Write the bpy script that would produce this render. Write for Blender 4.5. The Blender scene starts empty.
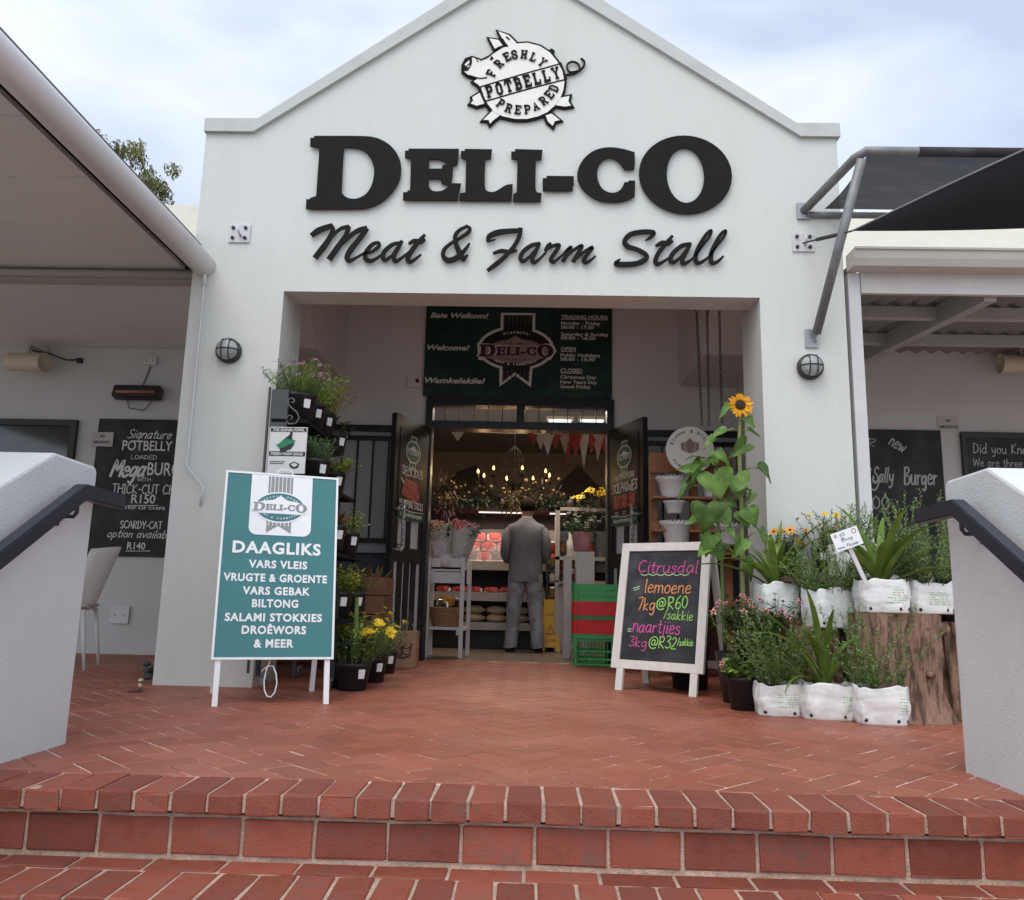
import bpy, bmesh, math, random
from mathutils import Vector, Matrix
from mathutils.geometry import tessellate_polygon
R = math.radians
rnd = random.Random(7)
scn = bpy.context.scene
C = scn.collection
# ------------------------------------------------------------------ camera
F_PX = 820.0
_p, _r, _y = R(10.3), R(1.33), R(1.5)
CAM = Vector((0, 0, .59))
_fw = Vector((-math.sin(_y)*math.cos(_p), math.cos(_y)*math.cos(_p), math.sin(_p)))
_rt0 = Vector((math.cos(_y), math.sin(_y), 0)); _up0 = _rt0.cross(_fw)
_rt = _rt0*math.cos(_r) + _up0*math.sin(_r); _up = _up0*math.cos(_r) - _rt0*math.sin(_r)
cd = bpy.data.cameras.new('camera'); cam = bpy.data.objects.new('camera', cd); C.objects.link(cam)
cd.sensor_width = 36; cd.lens = F_PX/1024*36; cd.clip_start = .05; cd.clip_end = 3000
m = Matrix((_rt, _up, -_fw)).transposed().to_4x4(); m.translation = CAM; cam.matrix_world = m
scn.camera = cam
# ------------------------------------------------------------------ light
SUN_EL, SUN_AZ = R(58), R(200)      # azimuth measured clockwise from +Y
w = bpy.data.worlds.new('World'); scn.world = w; w.use_nodes = True
nt = w.node_tree; nt.nodes.clear()
def N(t, **k):
    n = nt.nodes.new(t)
    for a, b in k.items(): setattr(n, a, b)
    return n
sky = N('ShaderNodeTexSky', sky_type='NISHITA'); sky.sun_disc = False
sky.sun_elevation = SUN_EL; sky.sun_rotation = SUN_AZ; sky.air_density = 1; sky.dust_density = 2.5
bg1 = N('ShaderNodeBackground'); bg1.inputs[1].default_value = .15
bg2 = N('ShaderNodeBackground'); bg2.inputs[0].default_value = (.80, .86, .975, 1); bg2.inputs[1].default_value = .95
tc = N('ShaderNodeTexCoord'); mp = N('ShaderNodeMapping'); mp.inputs['Scale'].default_value = (1, 1, 2.2)
ns = N('ShaderNodeTexNoise'); ns.inputs['Scale'].default_value = 2.3; ns.inputs['Detail'].default_value = 5; ns.inputs['Roughness'].default_value = .5
ns.inputs['Distortion'].default_value = .35
rp = N('ShaderNodeValToRGB'); rp.color_ramp.elements[0].position = .40; rp.color_ramp.elements[0].color = (.60, .60, .60, 1)
rp.color_ramp.elements[1].position = .62
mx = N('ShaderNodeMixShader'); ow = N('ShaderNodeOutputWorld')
L = nt.links.new
L(tc.outputs['Generated'], mp.inputs[0]); L(mp.outputs[0], ns.inputs['Vector']); L(ns.outputs[0], rp.inputs[0])
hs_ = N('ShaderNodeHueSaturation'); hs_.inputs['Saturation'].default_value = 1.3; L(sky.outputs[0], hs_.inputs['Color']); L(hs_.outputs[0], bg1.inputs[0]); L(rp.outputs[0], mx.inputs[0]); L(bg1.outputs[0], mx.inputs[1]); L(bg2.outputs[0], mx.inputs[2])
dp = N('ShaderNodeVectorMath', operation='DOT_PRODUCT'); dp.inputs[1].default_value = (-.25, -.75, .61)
mr_ = N('ShaderNodeMapRange'); mr_.inputs[1].default_value = -.2; mr_.inputs[2].default_value = .95; mr_.inputs[3].default_value = .83; mr_.inputs[4].default_value = 1.42  # added gain: sky made stronger behind the camera to light the facade
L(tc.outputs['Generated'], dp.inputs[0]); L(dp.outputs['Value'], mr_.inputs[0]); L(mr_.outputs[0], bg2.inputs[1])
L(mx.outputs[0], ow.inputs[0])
sl = bpy.data.lights.new('sun', 'SUN'); sl.energy = .8; sl.angle = R(34); sl.color = (1, .965, .91)
so = bpy.data.objects.new('sun', sl); C.objects.link(so)
sd = Vector((math.sin(SUN_AZ)*math.cos(SUN_EL), math.cos(SUN_AZ)*math.cos(SUN_EL), math.sin(SUN_EL)))
so.rotation_euler = sd.to_track_quat('Z', 'Y').to_euler(); so.location = (2, -6, 12)
vs = scn.view_settings; vs.view_transform = 'Standard'; vs.look = 'None'; vs.gamma = 1; vs.use_curve_mapping = False
vs.exposure = .50
scn.cycles.use_denoising = True
scn.cycles.max_bounces = 8
scn.cycles.sample_clamp_indirect = 6
# ------------------------------------------------------------------ pixel -> place on a real plane
def ray(px, py): return _rt*((px-512)/F_PX) + _up*((450-py)/F_PX) + _fw
def onY(px, py, Y): d = ray(px, py); return CAM + d*((Y-CAM.y)/d.y)
def onZ(px, py, Z=0): d = ray(px, py); return CAM + d*((Z-CAM.z)/d.z)
def onX(px, py, X): d = ray(px, py); return CAM + d*((X-CAM.x)/d.x)
# ------------------------------------------------------------------ materials
def lin(c):
    f = lambda v: v/12.92 if v <= .04045 else ((v+.055)/1.055)**2.4
    return tuple(f(v/255) for v in c)
MATS = {}
def M(name, col, rough=.6, var=.08, scale=6, bump=0, bscale=80, metal=0, isl=0, col2=None, spec=.4, emit=0, mask=(.45, .62), stretch=None, trans=0, alpha=1):
    if name in MATS: return MATS[name]
    mt = bpy.data.materials.new(name); mt.use_nodes = True; t = mt.node_tree
    b = t.nodes['Principled BSDF']; k = t.links.new
    b.inputs['Roughness'].default_value = rough; b.inputs['Metallic'].default_value = metal
    b.inputs['Specular IOR Level'].default_value = spec
    co = t.nodes.new('ShaderNodeTexCoord'); vec = co.outputs['Object']
    if stretch:
        mm = t.nodes.new('ShaderNodeMapping'); mm.inputs['Scale'].default_value = stretch; k(vec, mm.inputs[0]); vec = mm.outputs[0]
    n = t.nodes.new('ShaderNodeTexNoise'); n.inputs['Scale'].default_value = scale; n.inputs['Detail'].default_value = 6; n.inputs['Roughness'].default_value = .62
    k(vec, n.inputs['Vector'])
    c1 = (*col, 1)
    mixc = t.nodes.new('ShaderNodeMix'); mixc.data_type = 'RGBA'
    if col2 is not None:
        rr = t.nodes.new('ShaderNodeValToRGB'); rr.color_ramp.elements[0].position = mask[0]; rr.color_ramp.elements[1].position = mask[1]
        k(n.outputs[0], rr.inputs[0]); k(rr.outputs[0], mixc.inputs[0])
        mixc.inputs[6].default_value = c1; mixc.inputs[7].default_value = (*col2, 1); out = mixc.outputs[2]
        mixd = t.nodes.new('ShaderNodeHueSaturation'); mixd.inputs['Color'].default_value = c1; k(out, mixd.inputs['Color']); out = mixd.outputs[0]
        vin = mixd.inputs['Value']
    else:
        hs = t.nodes.new('ShaderNodeHueSaturation'); hs.inputs['Color'].default_value = c1; out = hs.outputs[0]; vin = hs.inputs['Value']
    mr = t.nodes.new('ShaderNodeMapRange'); mr.inputs[1].default_value = .3; mr.inputs[2].default_value = .7
    mr.inputs[3].default_value = 1-var; mr.inputs[4].default_value = 1+var; k(n.outputs[0], mr.inputs[0])
    vo = mr.outputs[0]
    if isl:
        g = t.nodes.new('ShaderNodeNewGeometry'); m2 = t.nodes.new('ShaderNodeMapRange'); m2.inputs[3].default_value = 1-isl; m2.inputs[4].default_value = 1+isl
        k(g.outputs['Random Per Island'], m2.inputs[0]); mu = t.nodes.new('ShaderNodeMath'); mu.operation = 'MULTIPLY'; k(vo, mu.inputs[0]); k(m2.outputs[0], mu.inputs[1]); vo = mu.outputs[0]
    k(vo, vin); k(out, b.inputs['Base Color'])
    if bump:
        n2 = t.nodes.new('ShaderNodeTexNoise'); n2.inputs['Scale'].default_value = bscale; n2.inputs['Detail'].default_value = 4; k(vec, n2.inputs['Vector'])
        bp = t.nodes.new('ShaderNodeBump'); bp.inputs['Strength'].default_value = bump; bp.inputs['Distance'].default_value = .01; k(n2.outputs[0], bp.inputs['Height']); k(bp.outputs[0], b.inputs['Normal'])
    if emit: k(out, b.inputs['Emission Color']); b.inputs['Emission Strength'].default_value = emit
    if trans: b.inputs['Transmission Weight'].default_value = trans
    if alpha < 1: b.inputs['Alpha'].default_value = alpha
    MATS[name] = mt
    return mt
def leafmat(name, col, isl=.35, col2=None, transl=.3, rough=.5):
    if name in MATS: return MATS[name]
    mt = M(name, col, rough, .15, 12, isl=isl, col2=col2, spec=.35)
    t = mt.node_tree; b = t.nodes['Principled BSDF']; o = t.nodes['Material Output']
    src = b.inputs['Base Color'].links[0].from_socket
    tr = t.nodes.new('ShaderNodeBsdfTranslucent'); mx_ = t.nodes.new('ShaderNodeMixShader'); mx_.inputs[0].default_value = transl
    t.links.new(src, tr.inputs[0]); t.links.new(b.outputs[0], mx_.inputs[1]); t.links.new(tr.outputs[0], mx_.inputs[2]); t.links.new(mx_.outputs[0], o.inputs[0])
    return mt
# ------------------------------------------------------------------ mesh builder
class MB:
    def __init__(s): s.v = []; s.f = []; s.mi = []; s.sm = []; s.m = 0
    def add(s, vs, fs, smooth=False):
        o = len(s.v); s.v += [Vector(v) for v in vs]
        for f in fs: s.f.append([i+o for i in f]); s.mi.append(s.m); s.sm.append(smooth)
    def box(s, c, d, rot=None, bev=0, jit=0):
        x, y, z = d[0]/2, d[1]/2, d[2]/2
        if bev:
            b_ = min(bev, x*.9, y*.9, z*.9); vs = []; fs = []
            bm = bmesh.new(); bmesh.ops.create_cube(bm, size=1)
            for v in bm.verts: v.co = Vector((v.co.x*2*x, v.co.y*2*y, v.co.z*2*z))
            bmesh.ops.bevel(bm, geom=bm.edges[:]+bm.verts[:], offset=b_, segments=2, affect='EDGES', profile=.6)
            bm.verts.index_update(); vs = [v.co.copy() for v in bm.verts]; fs = [[v.index for v in f.verts] for f in bm.faces]; bm.free()
        else:
            vs = [Vector((a, b, e)) for a in (-x, x) for b in (-y, y) for e in (-z, z)]
            fs = [(0,1,3,2),(4,6,7,5),(0,4,5,1),(2,3,7,6),(0,2,6,4),(1,5,7,3)]
        if jit: vs = [v+Vector((rnd.gauss(0,jit), rnd.gauss(0,jit), rnd.gauss(0,jit))) for v in vs]
        if rot is not None: vs = [rot @ v for v in vs]
        s.add([v+Vector(c) for v in vs], fs)
    def bx(s, x0, x1, y0, y1, z0, z1, bev=0): s.box(((x0+x1)/2, (y0+y1)/2, (z0+z1)/2), (abs(x1-x0), abs(y1-y0), abs(z1-z0)), bev=bev)
    def bar(s, a, b, wd, ht, up=(0,0,1), bev=0):
        a, b = Vector(a), Vector(b); d = b-a; L_ = d.length
        if L_ < 1e-6: return
        x = d.normalized(); u = Vector(up); yv = u.cross(x)
        if yv.length < 1e-5: yv = Vector((1,0,0)).cross(x)
        yv.normalize(); zv = x.cross(yv); s.box((a+b)/2, (L_, wd, ht), Matrix((x, yv, zv)).transposed(), bev)
    def tube(s, pts, r, n=8, cap=True):
        pts = [Vector(p) for p in pts]; rs = r if isinstance(r, (list, tuple)) else [r]*len(pts)
        ref = None; vs = []; fs = []
        for i, p in enumerate(pts):
            t = (pts[min(i+1, len(pts)-1)] - pts[max(i-1, 0)])
            if t.length < 1e-9: t = Vector((0,0,1))
            t.normalize()
            if ref is None: ref = t.orthogonal().normalized()
            else:
                ref = ref - t*ref.dot(t)
                ref = ref.normalized() if ref.length > 1e-6 else t.orthogonal().normalized()
            b2 = t.cross(ref)
            for k in range(n):
                a = 2*math.pi*k/n; vs.append(p + (ref*math.cos(a)+b2*math.sin(a))*rs[i])
        for i in range(len(pts)-1):
            for k in range(n): fs.append((i*n+k, i*n+(k+1)%n, (i+1)*n+(k+1)%n, (i+1)*n+k))
        s.add(vs, fs, True)
        if cap:
            o = len(s.v)-len(vs)
            for ids in (list(range(n))[::-1], [(len(pts)-1)*n+k for k in range(n)]):
                s.f.append([o+i for i in ids]); s.mi.append(s.m); s.sm.append(False)
    def lathe(s, prof, c=(0,0,0), n=24, axis=(0,0,1), smooth=True):
        q = Vector((0,0,1)).rotation_difference(Vector(axis)); vs = []; fs = []; c = Vector(c)
        for r, z in prof:
            for k in range(n):
                a = 2*math.pi*k/n; vs.append(c + q @ Vector((r*math.cos(a), r*math.sin(a), z)))
        for i in range(len(prof)-1):
            for k in range(n): fs.append((i*n+k, i*n+(k+1)%n, (i+1)*n+(k+1)%n, (i+1)*n+k))
        s.add(vs, fs, smooth)
    def ball(s, c, r, n=12, sq=(1,1,1)):
        h = max(4, n//2)
        vs = []; fs = []
        for i in range(h+1):
            t = math.pi*i/h
            for k in range(n):
                a = 2*math.pi*k/n; vs.append(Vector(c)+Vector((r*math.sin(t)*math.cos(a)*sq[0], r*math.sin(t)*math.sin(a)*sq[1], r*math.cos(t)*sq[2])))
        for i in range(h):
            for k in range(n): fs.append((i*n+k, (i+1)*n+k, (i+1)*n+(k+1)%n, i*n+(k+1)%n))
        s.add(vs, fs, True)
    def poly(s, fr, outs, depth=0, off=0):
        """outs: list of loops (2D); first is the outer one, others holes. fr: Frame. depth: thickness behind the face"""
        loops = [[Vector((p[0], p[1], 0)) for p in o] for o in outs]
        flat = [p for l in loops for p in l]
        tris = tessellate_polygon(loops)
        n = len(flat); top = [fr(p.x, p.y, off) for p in flat]
        fs = []
        for t in tris:
            a, b, c = (flat[i] for i in t)
            cr = (b-a).cross(c-a).z
            if abs(cr) < 1e-12: continue
            fs.append(tuple(t) if cr > 0 else tuple(t[::-1]))
        if not depth: s.add(top, fs); return
        bot = [fr(p.x, p.y, off-depth) for p in flat]
        ff = list(fs) + [tuple(i+n for i in f[::-1]) for f in fs]; o = 0
        for l in loops:
            k = len(l)
            for i in range(k): ff.append((o+i, o+(i+1)%k, n+o+(i+1)%k, n+o+i))
            o += k
        s.add(top+bot, ff)
    def rect(s, fr, x0, y0, x1, y1, off=0, depth=0): s.poly(fr, [[(x0,y0),(x1,y0),(x1,y1),(x0,y1)]], depth, off)
    def stroke(s, fr, pts, wd, off=0, depth=0, smooth=3):
        """a pen stroke: ribbon through 2D points with width wd (number or list)"""
        ws = list(wd) if isinstance(wd, (list, tuple)) else [wd]*len(pts)
        if len(ws) != len(pts):
            ws = [ws[0]+(ws[-1]-ws[0])*i/(len(pts)-1) for i in range(len(pts))]
        P_ = [Vector((p[0], p[1])) for p in pts]
        if smooth > 1 and len(P_) > 2:
            Q = []; W = []
            for i in range(len(P_)-1):
                p0, p1, p2, p3 = P_[max(i-1,0)], P_[i], P_[i+1], P_[min(i+2,len(P_)-1)]
                for j in range(smooth):
                    t = j/smooth
                    Q.append(.5*((2*p1)+(p2-p0)*t+(2*p0-5*p1+4*p2-p3)*t*t+(3*p1-p0-3*p2+p3)*t**3)); W.append(ws[i]+(ws[i+1]-ws[i])*t)
            Q.append(P_[-1]); W.append(ws[-1]); P_, ws = Q, W
        l, r_ = [], []
        for i, p in enumerate(P_):
            t = P_[min(i+1,len(P_)-1)]-P_[max(i-1,0)]
            if t.length < 1e-9: t = Vector((1,0))
            t.normalize(); nn = Vector((-t.y, t.x))*ws[i]/2
            if i == 0: p = p - t*ws[i]*.3
            if i == len(P_)-1: p = p + t*ws[i]*.3
            l.append(p+nn); r_.append(p-nn)
        k = len(l); vs = [fr(p.x, p.y, off) for p in l]+[fr(p.x, p.y, off) for p in r_]
        fs = [(i, k+i, k+i+1, i+1) for i in range(k-1)]
        if depth:
            o = 2*k; vs += [fr(p.x, p.y, off-depth) for p in l]+[fr(p.x, p.y, off-depth) for p in r_]
            fs += [(i, i+1, o+i+1, o+i) for i in range(k-1)] + [(k+i, o+k+i, o+k+i+1, k+i+1) for i in range(k-1)]
            fs += [(0, o, o+k, k), (k-1, 2*k-1, o+2*k-1, o+k-1)] + [(o+i, o+i+1, o+k+i+1, o+k+i) for i in range(k-1)]
        s.add(vs, fs)
class Frame:
    """2D -> 3D: origin o, right u, up v, towards the viewer n"""
    def __init__(s, o, u, v, n=None):
        s.o = Vector(o); s.u = Vector(u); s.v = Vector(v); s.n = (Vector(n) if n is not None else s.u.cross(s.v)).normalized()
    def __call__(s, x, y, d=0): return s.o + s.u*x + s.v*y + s.n*d
    def sub(s, x, y, sc=1, rot=0, d=0):
        c, q = math.cos(rot), math.sin(rot)
        return Frame(s(x, y, d), (s.u*c+s.v*q)*sc, (s.v*c-s.u*q)*sc, s.n)
    def px(s, px, py):
        """where the line of sight through a pixel meets this plane, in plane units"""
        d = ray(px, py); t = (s.o-CAM).dot(s.n)/d.dot(s.n); q = CAM+d*t-s.o
        return (q.dot(s.u)/s.u.length_squared, q.dot(s.v)/s.v.length_squared)
def wallframe(Y): return Frame((0, Y, 0), (1,0,0), (0,0,1), (0,-1,0))
# ------------------------------------------------------------------ objects
def wloc(o):
    v = Vector((0,0,0))
    while o is not None: v += o.location; o = o.parent
    return v
def obj(name, mb, mats, parent=None, label=None):
    me = bpy.data.meshes.new(name); o_ = wloc(parent)
    me.from_pydata([tuple(v-o_) for v in mb.v], [], mb.f)
    me.polygons.foreach_set('material_index', mb.mi); me.polygons.foreach_set('use_smooth', mb.sm)
    for q in (mats if isinstance(mats, (list, tuple)) else [mats]): me.materials.append(q)
    me.update(); ob = bpy.data.objects.new(name, me); C.objects.link(ob)
    if parent is not None: ob.parent = parent
    if label: ob['label'] = label
    return ob
def tag(o, label, cat, group=None, kind=None):
    if label: o['label'] = label
    if cat: o['category'] = cat
    if group: o['group'] = group
    if kind: o['kind'] = kind
    return o
def thing(name, label, cat, loc=(0,0,0), group=None):
    o = bpy.data.objects.new(name, None); o.empty_display_size = .1; C.objects.link(o); o.location = loc
    return tag(o, label, cat, group)
def struct(name, mb, mats): return tag(obj(name, mb, mats), None, None, None, 'structure')
def copy_tree(o, parent=None):
    c = o.copy(); C.objects.link(c)
    if parent is not None: c.parent = parent
    for ch in list(o.children): copy_tree(ch, c)
    return c
# ------------------------------------------------------------------ lettering
_tc = {}
def _glyphs(txt, bold, shear, spacing):
    key = (txt, bold, shear, spacing)
    if key in _tc: return _tc[key]
    cu = bpy.data.curves.new('txt', 'FONT'); cu.body = txt; cu.size = 1; cu.offset = bold; cu.shear = shear; cu.space_character = spacing
    cu.resolution_u = 3; cu.fill_mode = 'FRONT'
    ob = bpy.data.objects.new('txt', cu); C.objects.link(ob)
    dg = bpy.context.evaluated_depsgraph_get(); ev = ob.evaluated_get(dg); me = ev.to_mesh()
    vs = [(v.co.x, v.co.y) for v in me.vertices]; fs = [tuple(p.vertices) for p in me.polygons]
    ev.to_mesh_clear(); bpy.data.objects.remove(ob); bpy.data.curves.remove(cu)
    _tc[key] = (vs, fs)
    return vs, fs
def text(mb, fr, txt, x, y, h, width=None, align='l', bold=.015, shear=0, spacing=1.0, off=.002):
    """cap height h, optional exact width, baseline left/centre at (x, y)"""
    vs, fs = _glyphs(txt, bold, shear, spacing)
    if not vs: return
    x0 = min(v[0] for v in vs); x1 = max(v[0] for v in vs); sy = h/.715; sx = width/(x1-x0) if width else sy
    wd = (x1-x0)*sx; ox = x - (wd/2 if align == 'c' else wd if align == 'r' else 0)
    out = []
    for f in fs:
        a, b, c = (Vector(vs[i]) for i in f[:3]); out.append(f if (b-a).cross(c-a) > 0 else f[::-1])
    mb.add([fr(ox+(v[0]-x0)*sx, y+v[1]*sy, off) for v in vs], out)
# single-stroke handwriting, unit = cap height
H = {
'a':(.55,[[(.42,.48),(.2,.55),(.03,.3),(.08,.05),(.25,.03),(.42,.32)],[(.43,.55),(.41,.1),(.5,.02)]]),
'b':(.52,[[(.06,1),(.05,.02)],[(.05,.3),(.2,.55),(.42,.4),(.4,.1),(.2,0),(.05,.1)]]),
'c':(.46,[[(.4,.48),(.22,.56),(.04,.33),(.07,.08),(.22,0),(.42,.08)]]),
'd':(.56,[[(.42,.45),(.22,.55),(.03,.3),(.08,.05),(.25,.02),(.42,.3)],[(.45,1.02),(.42,.08),(.48,0)]]),
'e':(.48,[[(.05,.28),(.38,.34),(.34,.53),(.16,.55),(.04,.28),(.1,.04),(.26,0),(.43,.1)]]),
'f':(.4,[[(.42,.95),(.28,1),(.18,.8),(.16,.02)],[(.02,.5),(.36,.52)]]),
'g':(.54,[[(.42,.45),(.22,.55),(.04,.33),(.1,.06),(.28,.08),(.42,.35)],[(.44,.55),(.42,-.1),(.32,-.36),(.1,-.28)]]),
'h':(.52,[[(.06,1),(.05,0)],[(.05,.3),(.22,.54),(.4,.46),(.42,0)]]),
'i':(.2,[[(.09,.55),(.08,.05),(.14,0)],[(.1,.76),(.11,.8)]]),
'j':(.26,[[(.14,.55),(.12,-.15),(.02,-.33),(-.08,-.26)],[(.15,.76),(.16,.8)]]),
'k':(.5,[[(.06,1),(.05,0)],[(.4,.55),(.08,.26),(.44,0)]]),
'l':(.2,[[(.08,1),(.07,.08),(.14,0)]]),
'm':(.78,[[(.06,.55),(.05,0)],[(.05,.35),(.2,.55),(.34,.45),(.35,0)],[(.35,.35),(.5,.55),(.64,.45),(.66,.06),(.72,0)]]),
'n':(.52,[[(.06,.55),(.05,0)],[(.05,.32),(.22,.55),(.4,.46),(.42,.05),(.48,0)]]),
'o':(.5,[[(.24,.56),(.05,.38),(.06,.1),(.24,0),(.42,.16),(.4,.45),(.24,.56)]]),
'p':(.52,[[(.06,.55),(.04,-.36)],[(.05,.32),(.2,.55),(.42,.42),(.4,.12),(.2,0),(.05,.12)]]),
'q':(.54,[[(.42,.45),(.22,.55),(.04,.33),(.1,.06),(.28,.08),(.42,.35)],[(.44,.55),(.43,-.36)]]),
'r':(.4,[[(.06,.55),(.05,0)],[(.05,.3),(.2,.53),(.36,.5)]]),
's':(.42,[[(.36,.48),(.2,.56),(.06,.44),(.32,.22),(.3,.04),(.14,0),(.02,.08)]]),
't':(.36,[[(.17,.85),(.15,.08),(.24,0),(.33,.06)],[(.01,.57),(.32,.58)]]),
'u':(.54,[[(.05,.55),(.05,.15),(.2,0),(.38,.12),(.43,.55)],[(.43,.5),(.42,.06),(.5,0)]]),
'v':(.46,[[(.03,.55),(.2,0),(.4,.55)]]),
'w':(.68,[[(.03,.55),(.16,0),(.32,.45),(.46,0),(.62,.55)]]),
'x':(.46,[[(.04,.55),(.4,0)],[(.4,.55),(.02,0)]]),
'y':(.5,[[(.04,.55),(.08,.2),(.22,.1),(.4,.3)],[(.43,.55),(.38,-.1),(.24,-.36),(.06,-.28)]]),
'z':(.46,[[(.04,.53),(.4,.55),(.04,.02),(.42,.02)]]),
'A':(.66,[[(.02,0),(.3,1),(.6,0)],[(.13,.36),(.5,.36)]]),
'B':(.6,[[(.07,1),(.06,0)],[(.02,1),(.38,.98),(.45,.75),(.1,.53),(.46,.45),(.52,.15),(.3,0),(.02,0)]]),
'C':(.62,[[(.55,.85),(.36,1),(.08,.72),(.06,.25),(.28,0),(.56,.14)]]),
'D':(.64,[[(.08,1),(.07,0)],[(.02,1),(.35,.95),(.56,.6),(.48,.2),(.2,0),(.04,0)]]),
'E':(.52,[[(.46,1),(.08,1),(.07,0),(.48,0)],[(.07,.52),(.4,.53)]]),
'F':(.5,[[(.46,1),(.08,1),(.07,0)],[(.07,.52),(.4,.53)]]),
'G':(.64,[[(.55,.85),(.34,1),(.07,.7),(.07,.25),(.3,0),(.54,.15),(.55,.45),(.36,.45)]]),
'H':(.62,[[(.07,1),(.06,0)],[(.54,1),(.54,0)],[(.07,.52),(.54,.52)]]),
'I':(.26,[[(.12,1),(.12,0)],[(.01,1),(.23,1)],[(.01,0),(.23,0)]]),
'K':(.58,[[(.07,1),(.06,0)],[(.5,1),(.08,.42),(.54,0)]]),
'L':(.5,[[(.07,1),(.06,.02),(.46,.02)]]),
'M':(.78,[[(.04,0),(.1,1),(.37,.35),(.64,1),(.72,0)]]),
'N':(.64,[[(.06,0),(.07,1),(.54,0),(.56,1)]]),
'O':(.66,[[(.32,1),(.07,.72),(.07,.28),(.32,0),(.58,.28),(.57,.72),(.32,1)]]),
'P':(.56,[[(.07,1),(.06,0)],[(.02,1),(.38,.98),(.5,.75),(.36,.5),(.07,.48)]]),
'R':(.6,[[(.07,1),(.06,0)],[(.02,1),(.4,.96),(.48,.75),(.36,.54),(.08,.5),(.52,0)]]),
'S':(.54,[[(.46,.85),(.28,1),(.08,.82),(.14,.58),(.42,.42),(.44,.12),(.22,0),(.04,.12)]]),
'T':(.56,[[(.02,1),(.52,1)],[(.28,1),(.27,0)]]),
'U':(.62,[[(.06,1),(.08,.25),(.28,0),(.5,.2),(.54,1)]]),
'V':(.6,[[(.03,1),(.28,0),(.55,1)]]),
'W':(.86,[[(.03,1),(.2,0),(.42,.8),(.6,0),(.8,1)]]),
'X':(.6,[[(.05,1),(.54,0)],[(.52,1),(.03,0)]]),
'Y':(.58,[[(.03,1),(.28,.5),(.54,1)],[(.28,.5),(.27,0)]]),
'0':(.54,[[(.26,1),(.05,.7),(.06,.25),(.26,0),(.46,.28),(.46,.72),(.26,1)]]),
'1':(.3,[[(.04,.8),(.18,1),(.16,0)]]),
'2':(.54,[[(.06,.8),(.24,1),(.44,.8),(.3,.42),(.04,.02),(.48,.02)]]),
'3':(.5,[[(.06,.92),(.28,1),(.42,.78),(.2,.54),(.44,.4),(.42,.12),(.2,0),(.03,.12)]]),
'5':(.52,[[(.44,1),(.1,.98),(.08,.58),(.3,.6),(.46,.36),(.34,.06),(.04,.06)]]),
'6':(.52,[[(.4,.98),(.14,.7),(.05,.3),(.2,0),(.42,.14),(.4,.42),(.2,.48),(.07,.3)]]),
'7':(.46,[[(.03,.98),(.42,1),(.16,0)]]),
'8':(.52,[[(.26,.54),(.08,.76),(.26,1),(.42,.78),(.08,.26),(.26,0),(.45,.24),(.26,.54)]]),
'9':(.5,[[(.42,.7),(.24,.5),(.06,.74),(.24,1),(.42,.8),(.36,.3),(.3,0)]]),
'@':(.95,[[(.6,.6),(.42,.66),(.28,.4),(.4,.2),(.56,.34),(.62,.62)],[(.62,.62),(.6,.28),(.74,.22),(.86,.5),(.72,.86),(.38,.9),(.08,.6),(.12,.15),(.4,-.06),(.74,.02)]]),
'/':(.34,[[(.3,1),(.02,0)]]), '=':(.5,[[(.05,.52),(.42,.6)],[(.05,.3),(.42,.38)]]), '-':(.4,[[(.05,.42),(.34,.42)]]),
'.':(.2,[[(.08,.0),(.1,.04)]]), ':':(.2,[[(.08,.05),(.1,.09)],[(.08,.45),(.1,.49)]]), '&':(.66,[[(.58,.1),(.2,.75),(.3,1),(.42,.8),(.06,.3),(.2,0),(.42,.1),(.56,.4)]]), ' ':(.35,[]),
}
def hand(mb, fr, txt, x, y, h, width=None, wd=.1, jit=.02, off=.002, slant=0, align='l'):
    adv = 0; st = []
    for ch in txt:
        w_, ss = H.get(ch, H['o'])
        jy = rnd.uniform(-jit, jit); js = 1+rnd.uniform(-jit, jit)*2
        for s_ in ss: st.append([((adv+p[0]*js)+slant*p[1], p[1]*js+jy) for p in s_])
        adv += w_+.06
    sx = width/max(adv-.06, .01) if width else h
    ox = x-(adv-.06)*sx*(.5 if align == 'c' else 0)
    for k, s_ in enumerate(st):
        mb.stroke(fr, [(ox+p[0]*sx, y+p[1]*h) for p in s_], [wd*h*rnd.uniform(.85, 1.15) for _ in s_], off+.00012*k, 0, 4)
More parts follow.
